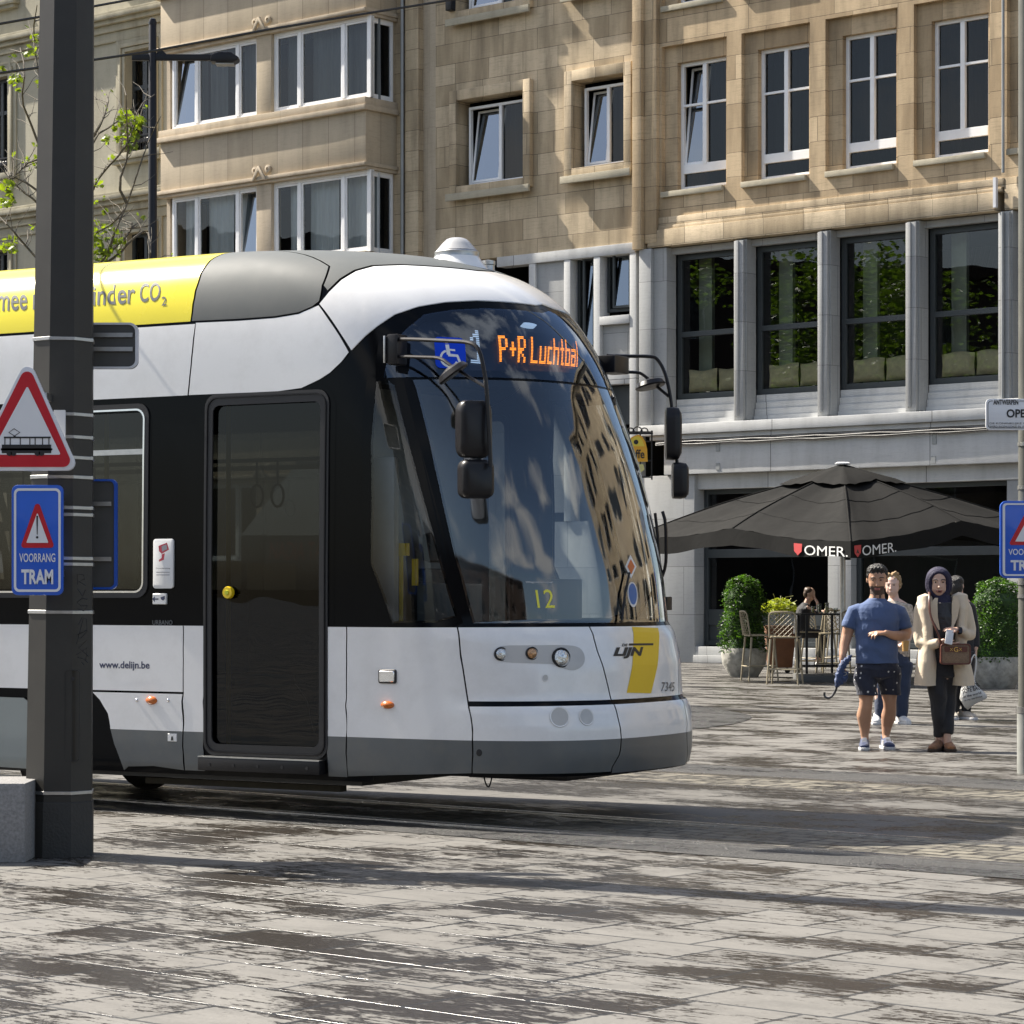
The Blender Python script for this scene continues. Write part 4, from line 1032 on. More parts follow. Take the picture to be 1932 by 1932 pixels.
# ---- interior
it = M['interior']; idk = M['intdark']
MB().box(-10, 1.3, -1.05, 1.05, .36, .40).build('interior_floor', idk, tram)
MB().box(-10, .1, -.95, .95, 2.86, 2.90).build('interior_ceiling', it, tram)
# dashboard
db = MB(); uu_ = np.linspace(.35, UT-.35, 15); top_ = S(uu_, np.full(15, 1.24)); pl_ = [(float(p[0])-.16*(1 if p[0] > .6 else .4), float(p[1])*.86) for p in top_]
n_ = len(pl_); db.add([(a_, b_, 1.0) for a_, b_ in pl_]+[(a_, b_, 1.20) for a_, b_ in pl_], [tuple(range(n_)), tuple(range(2*n_-1, n_-1, -1))]+[(i, (i+1) % n_, n_+(i+1) % n_, n_+i) for i in range(n_)])
db.build('dashboard', mk('dashboard_grey', (.30, .33, .35), .5), tram, bevel=.02)
MB().box(.45, .78, -.70, -.42, 1.2, 1.52).build('driver_console', mk('console_grey', (.12, .14, .15), .5), tram, bevel=.02)
p0 = tram_at(704, 1150, -.9); p1 = tram_at(750, 815, -.9)
MB().box(p0[0]-.01, p0[0]+.17, -.92, -.86, .5, 2.32).build('cab_door_post', M['intlight'], tram, bevel=.01)
MB().box(-.05, .0, -.85, .95, .4, 2.8).build('cab_partition', mk('cab_lining', (.16, .17, .18), .6), tram)
hx_, _, hz_ = tram_at(757, 1090, -.8)
m_ = MB().tube([(hx_, -.8, .9), (hx_, -.8, hz_+.17)], .014, 8); m_.box(hx_-.05, hx_+.05, -.82, -.78, hz_+.14, hz_+.22); m_.build('grab_pole', M['handrail'], tram)
MB().box(hx_+.08, hx_+.11, -.8, -.77, hz_-.05, hz_+.12).build('grab_handle', M['handrail'], tram)
# driver seat
ds = MB().box(.15, .6, -.25, .25, .85, .97); ds.box(.10, .22, -.24, .24, .97, 1.62); ds.box(.12, .2, -.13, .13, 1.66, 1.86)
ds.build('driver_seat', idk, tram, bevel=.04)
mon = MB().box(.95, 1.0, .1, .5, 1.28, 1.55); mon.build('driver_monitor', M['bplast'], tram, bevel=.01)
# passenger poles, straps, seats
for q in (-1.15, -2.2, -3.3, -4.6):
    MB().tube([(q, -.55, .4), (q, -.55, 2.86)], .016, 8).build('grab_pole', M['handrail'] if q > -3 else M['steel'], tram)
MB().tube([(-8, -.5, 2.35), (-.1, -.5, 2.35)], .014, 8).build('hand_rail_bar', M['bplast'], tram)
for q in (-.95, -.78, -2.35, -2.6, -3.0):
    c = [(q, -.5, 2.34), (q, -.5, 2.18)]; lp = [(q+.05*math.sin(t), -.5, 2.11+.075*math.cos(t)) for t in [k*math.pi/7 for k in range(15)]]
    MB().tube(c, .008, 6).tube(lp, .009, 6).build('hanging_strap', M['bplast'], tram)
for k, q in enumerate((-1.9, -2.8, -3.7, -4.6, -5.5)):
    for sy_ in (-.62, .62):
        s_ = MB().box(q-.22, q+.22, sy_-.38, sy_+.38, .78, .86); s_.box(q-.28, q-.2, sy_-.38, sy_+.38, .86, 1.45); s_.build('passenger_seat', mk('seat_fabric', (.05, .06, .09), .9, 0, .3, 20) if k == 0 and sy_ < 0 else bpy.data.materials['seat_fabric'], tram, bevel=.04)
# far side leaf windows: already mirrored; rear wall
MB().box(-9.6, -9.5, -1.1, 1.1, .3, 3.6).build('rear_wall', M['tblack'], tram)
# ------------------------------------------------------------------ catenary pole with straps, and the signs round it
M['pole'] = mk('pole_paint', (.021, .0195, .016), .5, .0, .12, 3, dirt=.3, dcol=(.06, .057, .048))
M['polebase'] = mk('pole_base_sleeve', (.042, .041, .037), .75, 0, .3, 5, bump=.3, dirt=.6, dcol=(.04, .04, .038))
pb = gpt(111, 1612); PX, PY = pb.x, pb.y
pole = empty('catenary_pole', (PX, PY, 0), R(6), 'thick dark octagonal overhead-line pole with steel straps on the near pavement', 'pole')
pole.rotation_euler[1] = R(.55)
def rad(z): return .197-.0082*z
def octo(mb_, zs, grow=0):
    mb_.lathe([(rad(z)+grow, z) for z in zs], 8, a0=R(22.5))
octo_m = MB(); octo_m.lathe([(rad(z), z) for z in (.305, 3, 6, 10)], 8, a0=R(22.5)); octo_m.build('shaft', M['pole'], pole, smooth=20)
bs = MB(); bs.lathe([(rad(0)+.006, 0), (rad(.3)+.006, .30), (rad(.3)-.01, .31)], 8, a0=R(22.5)); bs.build('base_sleeve', M['polebase'], pole, smooth=20)
def zpix(y, Y=PY): return EYE+(HY-y)/F*Y
for y in (637, 780, 823, 862, 899, 957, 970, 1053, 1064, 1155, 1497):
    z = zpix(y, PY-.19); st = MB(); st.lathe([(rad(z)+.004, z-.010), (rad(z)+.007, z-.008), (rad(z)+.007, z+.008), (rad(z)+.004, z+.010)], 8, a0=R(22.5)); st.build('steel_strap', M['steel'], pole, smooth=20)
# access hatch outline on the right front facet
def facet_pt(u, z, out=.002):      # u: metres right of the pole axis as seen, on the camera-facing facet
    return (u, -rad(z)*math.cos(R(22.5))-out, z)
hz0, hz1 = zpix(1433), zpix(1262)
hm = MB(); hm.ringprism(rrect(.035, .118, hz0, hz1, .02, 4), rrect(.039, .114, hz0+.004, hz1-.004, .017, 4), -rad(1)*.924-.004, -rad(1)*.924+.012)
ht = hm.build('access_hatch', mk('hatch_groove', (.018, .017, .015), .6), pole, smooth=0)
MB().lathe([(.0001, -.004), (.011, -.003), (.012, 0)], 12, (.078, -rad(1)*.924-.002, hz1-.05), axis='y').build('hatch_lock', M['black'], ht)
def graffiti(lines, name, mat, r=.0028):
    m_ = MB()
    for ln in lines:
        pts = []
        for px, py in ln:
            d = at(px, py, PY-.19); q = Vector((d.x-PX, 0, 0)); z = d.z
            lx = (d.x-PX)*math.cos(R(6))+( -.19)*math.sin(R(6))
            pts.append((lx, -rad(z)*.924-.0015, z))
        m_.tube(pts, r, 4)
    return m_.build(name, mat, pole, smooth=0)
gk = flat('marker_ink', (.012, .012, .013), .5)
graffiti([[(141, 1103), (140, 1083), (152, 1084), (154, 1092), (143, 1096), (156, 1104)], [(141, 1110), (150, 1124), (151, 1124), (156, 1112)], [(160, 1130), (150, 1128), (140, 1136), (148, 1143), (160, 1142), (153, 1152), (141, 1148)]], 'scribble', gk)
graffiti([[(143, 1178), (150, 1165), (158, 1168), (160, 1190), (148, 1204), (140, 1198), (160, 1188)], [(152, 1168), (140, 1215), (162, 1205), (144, 1222), (163, 1238)], [(140, 1235), (160, 1222), (158, 1244), (142, 1240)], [(150, 1249), (155, 1255)], [(156, 1245), (162, 1250)]], 'scribble', gk)

M['signred'] = mk('sign_red', (.50, .008, .02), .32, 0, .05, 8, coat=.3)
M['signwhite'] = mk('sign_white', (.74, .75, .77), .35, 0, .03, 4, coat=.3)
M['signback'] = mk('sign_back_grey', (.085, .085, .082), .45, .3, .15, 6)
M['whiteedge'] = mk('sign_edge_white', (.70, .71, .74), .35)
# ---- triangular tram warning sign, in front of the pole
SY = PY-.36
sgn = empty('tram_warning_sign', tuple(at(52, 830, SY)), 0, 'red-edged white triangular sign with a black tram pictogram, on the left pole', 'sign')
sx = SY/F
def L(px, py): return ((px-52)*sx, (830-py)*sx)
def tri(pts, r=10, n=5):
    out = []
    m = len(pts)
    for i in range(m):
        a, b, c = Vector(pts[i-1]), Vector(pts[i]), Vector(pts[(i+1) % m])
        u1 = (a-b).normalized(); u2 = (c-b).normalized(); half = math.acos(max(-1, min(1, u1.dot(u2))))/2
        d = r/math.tan(half); p1 = b+u1*d; p2 = b+u2*d; ctr = b+(u1+u2).normalized()*(r/math.sin(half))
        a1 = math.atan2((p1-ctr).y, (p1-ctr).x); a2 = math.atan2((p2-ctr).y, (p2-ctr).x)
        while a2-a1 > math.pi: a2 -= 2*math.pi
        while a1-a2 > math.pi: a2 += 2*math.pi
        out += [(ctr.x+r*math.cos(a1+(a2-a1)*k/n), ctr.y+r*math.sin(a1+(a2-a1)*k/n)) for k in range(n+1)]
    return out
T0 = tri([L(52, 672), L(-57, 888), L(149, 888)], .042)
def shrink(pts, d): return pts
m_ = MB(); m_.prism(T0, 0, .03); sp_ = m_.build('sign_plate', M['whiteedge'], sgn, bevel=.003)
T1 = tri([L(52, 684), L(-46, 881), L(139, 881)], .036); m_ = MB(); m_.prism(T1, -.004, .001); m_.build('red_border', M['signred'], sgn, smooth=0)
T2 = tri([L(52, 728), L(-18, 858), L(115, 858)], .006); m_ = MB(); m_.prism(T2, -.007, -.003); m_.build('white_field', M['signwhite'], sgn, smooth=0)
tm = MB()
def Rr(x0, y0, x1, y1, yf=-.0095, yb=-.006):
    a = L(x0, y1); b = L(x1, y0); tm.box(a[0], b[0], yf, yb, a[1], b[1])
Rr(4, 839, 97, 855); Rr(8, 824, 96, 827)
for q in (9, 19, 38, 56, 66, 80, 92): Rr(q, 827, q+1.6, 840)
Rr(2, 846, 99, 850)
for q in (18, 26, 71, 79):
    a = L(q, 855); tm.lathe([(.0001, 0), (.017*.9, 0), (.017*.9, .003)], 14, (a[0], -.0098, a[1]), axis='y')
p = [L(30, 824), L(17, 816), L(27, 809), L(38, 816), L(26, 824)]
tm.tube([(a[0], -.008, a[1]) for a in p], .0022, 4)
tm.build('tram_pictogram', M['black'], sgn, smooth=0)
# ---- blue priority sign (left) and its twin on the right pole
def blue_sign(px0, px1, py0, py1, Y, lab, rzz=0, extra=None):
    cx, cy = (px0+px1)/2, (py0+py1)/2
    rt = empty('priority_sign', tuple(at(cx, cy, Y)), rzz, lab, 'sign', 'blue tram priority signs'); s_ = Y/F
    W, H = (px1-px0)*s_, (py1-py0)*s_; w2, h2 = W/2, H/2
    MB().prism(rrect(-w2, w2, -h2, h2, .035*W/.3, 5), 0, .03).build('sign_plate', M['blue'], rt, bevel=.004)
    m_ = MB(); m_.ringprism(rrect(-w2*.91, w2*.91, -h2*.94, h2*.94, .028, 5), rrect(-w2*.82, w2*.82, -h2*.895, h2*.895, .018, 5), -.003, .001); m_.build('white_border', M['signwhite'], rt, smooth=0)
    def q(a, b): return (a*w2, b*h2)
    t1 = tri([q(-.08, .76), q(-.75, -.14), q(.59, -.14)], .015); m_ = MB(); m_.prism([(x+.012, z) for x, z in t1], -.003, .001); m_.build('red_triangle', M['signred'], rt, smooth=0)
    t2 = tri([q(-.08, .50), q(-.51, -.05), q(.35, -.05)], .003); m_ = MB(); m_.prism([(x+.012, z) for x, z in t2], -.006, -.002); m_.build('white_triangle', M['signwhite'], rt, smooth=0)
    m_ = MB(); m_.add([(x+.008, -.0075, z) for x, z in (q(-.09, .44), q(-.02, .44), q(-.04, .10), q(-.07, .10))], [(0, 1, 2, 3)]); a = q(-.055, .05); m_.lathe([(.0001, 0), (.007, 0), (.007, .001)], 12, (a[0]+.008, -.0075, a[1]), axis='y'); m_.build('exclamation_mark', M['black'], rt, smooth=0)
    put_text('VOORRANG', -w2*.70, w2*.70, -h2*.40, -h2*.24, -.0035, M['signwhite'], rt, bold=.012)
    put_text('TRAM', -w2*.62, w2*.62, -h2*.80, -h2*.53, -.0035, M['signwhite'], rt, bold=.035)
    return rt
bl_ = blue_sign(22, 119, 915, 1123, PY-.33, 'blue VOORRANG TRAM sign strapped to the thick dark pole under the triangle')
MB().box(.0, .12, .03, .16, .18, .22).box(.0, .12, .03, .16, -.2, -.16).build('bracket', M['steel'], bl_)
MB().box(-.0, .10, .03, .2, .22, .26).box(-.0, .10, .03, .2, -.12, -.08).build('bracket', M['steel'], sgn)
# small pale plate behind the triangle
pl = empty('small_plate', tuple(at(112, 813, PY-.24)), 0, 'small blank pale plate strapped to the pole behind the red triangle', 'plate')
MB().prism(rrect(-.032, .032, -.115, .115, .004, 3), 0, .02).build('plate', M['signwhite'], pl)
# backs of two signs facing the other way
def back_sign(px0, px1, py0, py1, Y, name, edge, lab, r):
    rt = empty(name, tuple(at((px0+px1)/2, (py0+py1)/2, Y)), 0, lab, 'sign'); s_ = Y/F; w2, h2 = (px1-px0)/2*s_, (py1-py0)/2*s_
    m_ = MB(); m_.ringprism(rrect(-w2, w2, -h2, h2, r, 6), rrect(-w2+.016, w2-.016, -h2+.012, h2-.012, r*.8, 6), -.012, .03); m_.build('sign_rim', edge, rt)
    m_ = MB(); m_.prism(rrect(-w2+.014, w2-.014, -h2+.010, h2-.010, r*.8, 6), .0, .02); m_.build('sign_back', M['signback'], rt)
    for zz in ((.06, -.02) if h2 < .2 else (h2*.55, h2*-.45)):
        MB().box(-w2+.02, w2-.03, -.022, -.001, zz-.012, zz+.012).build('mounting_rail', M['steel'], rt)
    return rt
back_sign(95, 261, 609, 696, PY+.26, 'direction_sign', M['whiteedge'], 'grey back of a white-rimmed rectangular sign high on the left pole', .05)
back_sign(110, 221, 904, 1112, PY+.25, 'priority_sign', M['blue'], 'dark back of a blue-edged sign behind the left pole', .035)
# ---- granite block
gb0 = gpt(47, 1628)
blk = MB(); Y0 = gb0.y; x1 = gb0.x; blk.box(x1-1.3, x1, Y0, Y0+.55, 0, (1635-1485)*Y0/F)
tag(blk.build('granite_block', mk('speckled_granite', (.24, .235, .23), .7, 0, .35, 60, bump=.3, bscale=120, dirt=.25, dcol=(.1, .1, .1)), bevel=.008), 'low grey speckled granite block beside the foot of the left pole', 'block')
# ---- right pole and signs
M['greypole'] = mk('galvanised_pole', (.34, .35, .33), .5, .4, .2, 6)
rb = gpt(1938, 1459); RX, RY = rb.x, rb.y
rp = empty('sign_pole', (RX, RY, 0), 0, 'slim grey steel sign pole with a darker upper part at the right edge', 'pole')
z1 = zpix(1345, RY); z2 = zpix(1118, RY); 
MB().tube([(0, 0, 0), (0, 0, z1)], .083, 16).build('lower_shaft', M['greypole'], rp)
MB().tube([(0, 0, z1), (0, 0, z1+.05)], .087, 16).build('collar', M['steel'], rp)
MB().tube([(0, 0, z1+.05), (0, 0, 9.0)], .072, 16).build('upper_shaft', mk('dull_pole', (.12, .12, .105), .5, .2, .15, 5), rp)
for y in (838, 920, 1100, 1125): MB().tube([(0, 0, zpix(y, RY)-.015), (0, 0, zpix(y, RY)+.015)], .080, 12).build('clamp', M['steel'], rp)
b2 = blue_sign(1887, 1990, 945, 1091, RY-.12, 'blue VOORRANG TRAM sign cut by the right edge of the view, under the street nameplate')
ns = empty('street_nameplate', tuple(at(1970, 782, RY-.13)), R(0), 'white street nameplate reading ANTWERPEN and OPERA on the right pole', 'sign')
s_ = (RY-.13)/F; w2 = 110*s_; h2 = 29.5*s_
MB().prism(rrect(-w2, w2, -h2, h2, .035, 5), 0, .02).build('sign_plate', M['signwhite'], ns, bevel=.003)
m_ = MB(); m_.ringprism(rrect(-w2+.015, w2-.015, -h2+.015, h2-.015, .03, 5), rrect(-w2+.019, w2-.019, -h2+.019, h2-.019, .027, 5), -.002, .001); m_.build('black_border', M['black'], ns, smooth=0)
MB().box((1873-1970)*s_, (1923-1970)*s_, -.0025, .001, h2-.024, h2-.008).build('border_gap', M['signwhite'], ns)
def nt_(t, x0, x1, y0, y1, **k): put_text(t, (x0-1970)*s_, (x1-1970)*s_, (782-y1)*s_, (782-y0)*s_, -.004, M['black'], ns, **k)
nt_('ANTWERPEN', 1874, 1921, 754, 763.5, bold=.03); nt_('OPERA', 1899, 1960, 772, 788, bold=.025)
nt_('DE KONINKLIJKE VLAAMSE OPERA', 1867, 1990, 797, 801.5); nt_('WERD INGEHULDIGD IN 1907', 1867, 1938, 803, 807)
# ---- street lamp beyond the tram
LY = 38; lx = (288-CX)/F*LY; lamp = empty('street_lamp', (lx, LY, 0), 0, 'black street lamp with a horizontal arm and flat head beyond the tram', 'lamp')
zt = EYE+(HY-40)/F*LY; lm = M['bplast']
MB().tube([(0, 0, 0), (0, 0, 3), (0, 0, zt-.05), (0, 0, zt-.02)], .06, 12, rs=[.09, .075, .055, .04]).build('pole', lm, lamp)
MB().lathe([(.055, -.04), (.06, 0), (.045, .05), (.0001, .07)], 12, (0, 0, zt-.02)).build('finial', lm, lamp)
az = EYE+(HY-108)/F*LY; def_x = lambda p: (p-288)/F*LY
MB().box(def_x(249), def_x(400), -.03, .03, az-.05, az+.04).build('arm', lm, lamp, bevel=.01)
MB().prism([(def_x(295), az+.04), (def_x(315), az+.04), (def_x(300), az+.14)], -.02, .02).build('bracket', lm, lamp)
hm = MB(); hp = [(def_x(398), az-.08), (def_x(400), az+.02), (def_x(415), az+.06), (def_x(438), az+.05), (def_x(452), az-.02), (def_x(450), az-.06), (def_x(440), az-.10)]
hm.prism(hp, -.13, .13); hd_ = hm.build('lamp_head', lm, lamp, bevel=.02)
MB().box(def_x(408), def_x(442), -.1, .1, az-.115, az-.10).build('lamp_lens', mk('lamp_led_plate', (.4, .4, .38), .3), hd_)
# ---- overhead wires
M['wire'] = mk('wire_copper', (.03, .028, .026), .5, .3)
def wire(pts, lab):
    m_ = MB().tube([tuple(at(*p)) for p in pts], .011, 6); tag(m_.build('overhead_wire', M['wire']), lab, 'wire', 'overhead wires above the tram')
wire([(-250, 160, 18), (0, 138, 19), (177, 113, 20), (290, 96, 20.5), (510, 55, 21.5), (700, 24, 22.5), (850, 0, 23.2), (1200, -55, 25)], 'long thin black wire crossing the frame from left to top centre')
wire([(-250, 76, 19), (0, 45, 20), (80, 31, 20.4), (177, 12, 21), (247, -1, 21.4), (500, -50, 23)], 'short black wire passing the top left corner')
# ---- young plane tree behind the tram on the left
TRY = 25.0
M['bark'] = mk('bark', (.10, .085, .065), .85, 0, .35, 12, bump=.4)
M['leafy'] = leafmat('spring_leaf', (.13, .18, .015), .4, .6)
M['leafd'] = leafmat('deep_leaf', (.09, .16, .025), .45)
tree = empty('young_tree', (( 118-CX)/F*TRY, TRY, 0), 0, 'thin bare-branched young tree with clumps of bright green leaves beyond the pole', 'tree')
def tl_(px, py, dy=0): p = at(px, py, TRY+dy); return (p.x-tree.location.x, dy, p.z)
MB().tube([(0, 0, 0), (.02, .0, 2.2), (0, 0, 3.6), tl_(125, 560), tl_(120, 440), tl_(112, 300), tl_(105, 150)], .05, 9, rs=[.08, .065, .055, .045, .035, .025, .012]).build('trunk', M['bark'], tree)
BR = [[(125, 560), (175, 512), (205, 478), (215, 440), (240, 385), (268, 300), (285, 255), (303, 220)], [(122, 500), (176, 350), (200, 318), (232, 285), (250, 250), (262, 200), (292, 178)],
      [(122, 470), (180, 440), (215, 420), (235, 395)], [(120, 430), (150, 350), (176, 258), (215, 235), (250, 205)], [(240, 385), (222, 350), (243, 290), (240, 250), (238, 180)],
      [(118, 440), (70, 380), (40, 360), (0, 315)], [(112, 380), (72, 270), (55, 225), (40, 190), (48, 130), (38, 90)], [(120, 540), (72, 490), (45, 460), (20, 430), (-10, 400)],
      [(175, 512), (225, 480), (245, 455), (278, 430), (286, 470), (280, 495)], [(110, 330), (90, 200), (70, 130), (62, 60), (70, 10)], [(118, 400), (60, 350), (20, 330), (10, 360)],
      [(176, 258), (195, 225), (205, 190)], [(205, 478), (245, 440), (250, 420)], [(243, 290), (268, 245), (262, 220)], [(112, 300), (60, 300), (30, 330)]]
for k, b in enumerate(BR):
    rng = random.Random(k); pts = []; 
    for i, (px, py) in enumerate(b): pts.append(tl_(px, py, (rng.random()-.5)*.5*i*.4))
    pts = smoothline(pts, 1); n = len(pts)
    MB().tube(pts, .02, 6, rs=[.013*(1-i/n)+.003 for i in range(n)]).build('branch', M['bark'], tree)
def leaf_shape(s, rng):
    o = [(0, 0), (.35, .12), (.62, .0), (.5, .28), (.95, .42), (.55, .52), (.62, .85), (.28, .72), (0, 1.05), (-.28, .72), (-.62, .85), (-.55, .52), (-.95, .42), (-.5, .28), (-.62, 0), (-.35, .12)]
    q = Matrix.Rotation(rng.uniform(0, 6.28), 3, 'Z') @ Matrix.Rotation(rng.uniform(-1.3, 1.3)+math.pi/2, 3, 'X') @ Matrix.Rotation(rng.uniform(0, 6.28), 3, 'Z')
    return [q @ Vector((a*s, b*s, .12*s*abs(a))) for a, b in o]
rng = random.Random(31); twl = MB()
for b in BR:
    tw = MB()
    for _ in range(9):
        i = rng.randrange(1, len(b)-1); f = rng.random(); px = b[i][0]+(b[i+1][0]-b[i][0])*f; py = b[i][1]+(b[i+1][1]-b[i][1])*f
        a = rng.uniform(.3, 2.8); L_ = rng.uniform(18, 60); pts = [(px, py)]
        for s_k in range(3): a += rng.uniform(-.5, .5); pts.append((pts[-1][0]+math.cos(a)*L_/3, pts[-1][1]-abs(math.sin(a))*L_/3))
        tw.tube([tl_(x, y, .1*k_) for k_, (x, y) in enumerate(pts)], .004, 4, rs=[.005, .004, .003, .002])
        if rng.random() < .35:
            for _k in range(rng.randrange(1, 5)):
                c = Vector(tl_(pts[-1][0]+rng.uniform(-5, 5), pts[-1][1]+rng.uniform(-5, 5), .3)); twl.add([c+v for v in leaf_shape(rng.uniform(.02, .05), rng)], [tuple(range(16))])
    tw.build('twig_spray', M['bark'], tree)
twl.build('sparse_leaves', M['leafy'], tree, smooth=0, fix=False)
rng = random.Random(5)
clumps = [(243, 238, 26, 26), (262, 228, 10, 10), (225, 262, 7, 5), (80, 160, 7, 6), (55, 98, 10, 6), (30, 150, 12, 14), (185, 345, 8, 5), (12, 375, 16, 16), (205, 455, 32, 40), (190, 490, 20, 22), (20, 462, 18, 16), (200, 262, 7, 4), (70, 72, 9, 5), (15, 350, 10, 8), (242, 275, 12, 8), (150, 480, 20, 20), (100, 300, 20, 10)]
lf = MB()
for cx_, cy_, rr, n in clumps:
    for _ in range(int(n*2.4)):
        a = rng.uniform(0, 6.28); d = rr*math.sqrt(rng.random()); c = Vector(tl_(cx_+d*math.cos(a), cy_+d*math.sin(a), rng.uniform(-.15, .15)))
        vs_ = [c+v for v in leaf_shape(rng.uniform(.025, .055), rng)]; lf.add(vs_, [tuple(range(16))])
lf.build('foliage', M['leafy'], tree, smooth=0, fix=False)
# ------------------------------------------------------------------ BUILDINGS (all facades share one heading; local x runs along the street, -y faces us)
M['sand'] = stone('sandstone', (.60, .465, .30), (.36, .265, .16), 1.05, .50, (.09, .07, .045), .6, .55, (.13, .10, .065))
M['sandmid'] = stone('sandstone_weathered', (.60, .49, .34), (.38, .30, .195), 1.0, .46, (.10, .08, .055), .55, .6, (.12, .095, .065))
M['trav'] = stone('travertine_panel', (.49, .415, .31), (.44, .37, .27), 1.05, 40.0, (.13, .105, .08), .3, .25, (.16, .13, .10), bump=.2)
M['travp'] = stone('travertine_plain', (.50, .42, .315), (.46, .385, .28), 3.0, 4.0, (.2, .16, .12), .35, .35, (.15, .12, .09), bump=.25, mortar=.002)
M['blue_stone'] = stone('grey_stone', (.40, .405, .40), (.32, .325, .325), 1.3, 1.0, (.17, .17, .165), .22, .25, (.18, .18, .17), bump=.25)
M['grey_plain'] = stone('grey_stone_panel', (.52, .525, .52), (.47, .475, .47), 4.7, 6.0, (.14, .14, .14), .2, .3, (.19, .19, .18), bump=.2, mortar=.01)
M['cream'] = stone('cream_render', (.46, .435, .335), (.42, .39, .30), 9, 9, (.35, .32, .24), .2, .4, (.19, .17, .12), bump=.2, mortar=.001)
M['creamtrim'] = stone('cream_trim', (.44, .40, .30), (.39, .36, .27), 9, 9, (.35, .32, .24), .2, .55, (.15, .13, .09), bump=.2, mortar=.001)
M['sillstone'] = stone('sill_stone', (.42, .38, .29), (.38, .35, .27), 3, 3, (.3, .27, .2), .3, .4, (.16, .14, .10), bump=.3, mortar=.001)
M['winframe'] = mk('white_window_frame', (.84, .845, .85), .45, 0, .05, 3, dirt=.15, dcol=(.3, .3, .29))
M['darkframe'] = mk('dark_window_frame', (.035, .042, .045), .45, 0, .1, 4)
M['pane'] = glass('window_pane', (.42, .44, .44), 1.5, .8, (.95, .97, 1), 0, wave=.12, wscale=.9)
M['panet'] = glass('tilted_pane', (.35, .37, .38), 1.6, 4.0, (.8, .9, 1), 0, wave=.03, wscale=.5)
M['panec'] = glass('curtained_pane', (.80, .82, .82), 1.5, .9, (.95, .97, 1), 0, wave=.1, wscale=.9)
M['paneb'] = glass('big_pane', (.84, .86, .82), 1.5, 1.5, (.95, .97, 1), 0, wave=.05, wscale=.7)
M['room'] = mk('room_wall', (.10, .095, .09), .8, 0, .2, 1)
M['roomd'] = mk('room_dark', (.022, .022, .024), .8, 0, .2, 1)
M['curtain'] = mk('net_curtain', (.75, .79, .80), .9, 0, .12, 5, stretch=(6, 1, .3))
M['gutter'] = mk('zinc_pipe', (.30, .31, .31), .45, .5, .15, 4)

def building(name, lab, cat='building'):
    return empty(name, tuple(FA.o), FA.a, lab, cat)
def holes_wall(mb_, x0, x1, z0, z1, holes, y0, y1):
    """solid wall from y0 (front) to y1 (back) with rectangular openings, built from butted cells; reveals come from the cell sides"""
    xs = sorted({x0, x1, *[h[0] for h in holes], *[h[1] for h in holes]}); zs = sorted({z0, z1, *[h[2] for h in holes], *[h[3] for h in holes]})
    xs = [x for x in xs if x0 <= x <= x1]; zs = [z for z in zs if z0 <= z <= z1]
    def solid(i, j):
        if i < 0 or j < 0 or i >= len(xs)-1 or j >= len(zs)-1: return False
        cx_, cz_ = (xs[i]+xs[i+1])/2, (zs[j]+zs[j+1])/2
        return not any(h[0] < cx_ < h[1] and h[2] < cz_ < h[3] for h in holes)
    for i in range(len(xs)-1):
        for j in range(len(zs)-1):
            if not solid(i, j): continue
            a, b, c, d = xs[i], xs[i+1], zs[j], zs[j+1]
            mb_.add([(a, y0, c), (b, y0, c), (b, y0, d), (a, y0, d)], [(0, 1, 2, 3)])
            mb_.add([(a, y1, c), (b, y1, c), (b, y1, d), (a, y1, d)], [(3, 2, 1, 0)])
            if not solid(i-1, j): mb_.add([(a, y0, c), (a, y1, c), (a, y1, d), (a, y0, d)], [(3, 2, 1, 0)])
            if not solid(i+1, j): mb_.add([(b, y0, c), (b, y1, c), (b, y1, d), (b, y0, d)], [(0, 1, 2, 3)])
            if not solid(i, j-1): mb_.add([(a, y0, c), (b, y0, c), (b, y1, c), (a, y1, c)], [(3, 2, 1, 0)])
            if not solid(i, j+1): mb_.add([(a, y0, d), (b, y0, d), (b, y1, d), (a, y1, d)], [(0, 1, 2, 3)])
def curtain(mb_, x0, x1, y, z0, z1, amp=.03, seed=0):
    rng = random.Random(seed); n = max(6, int((x1-x0)/.04)); vs_ = []
    ph = rng.random()*6
    for i in range(n+1):
        x = x0+(x1-x0)*i/n; d = amp*math.sin(i*1.25+ph)+amp*.5*math.sin(i*.53+ph*2)
        vs_ += [(x, y+d, z0), (x+.01*math.sin(i), y+d*.6, z1)]
    mb_.add(vs_, [(2*i, 2*i+2, 2*i+3, 2*i+1) for i in range(n)])
def bars(mb_, x0, x1, z0, z1, y0, y1, w, xm=(), zm=(), zmw=None):
    mb_.box(x0, x0+w, y0, y1, z0, z1); mb_.box(x1-w, x1, y0, y1, z0, z1)
    mb_.box(x0+w, x1-w, y0, y1, z0, z0+w); mb_.box(x0+w, x1-w, y0, y1, z1-w, z1)
def pane(par, x0, x1, z0, z1, y, mat=None, tilt=0):
    m_ = MB(); h = z1-z0
    dy = math.tan(R(tilt))*h
    m_.add([(x0, y, z0), (x1, y, z0), (x1, y+dy, z1), (x0, y+dy, z1)], [(0, 1, 2, 3)])
    return m_.build('pane', mat or (M['panet'] if tilt else M['pane']), par, smooth=0, fix=False)
def interior(par, x0, x1, z0, z1, y, mat=None, depth=2.5):
    m_ = MB(); a, b = y, y+depth
    m_.add([(x0, a, z0), (x1, a, z0), (x1, a, z1), (x0, a, z1), (x0, b, z0), (x1, b, z0), (x1, b, z1), (x0, b, z1)], [(4, 5, 6, 7), (0, 4, 7, 3), (1, 2, 6, 5), (0, 1, 5, 4), (3, 7, 6, 2)])
    return m_.build('room_behind_glass', mat or M['roomd'], par, smooth=0, fix=False)

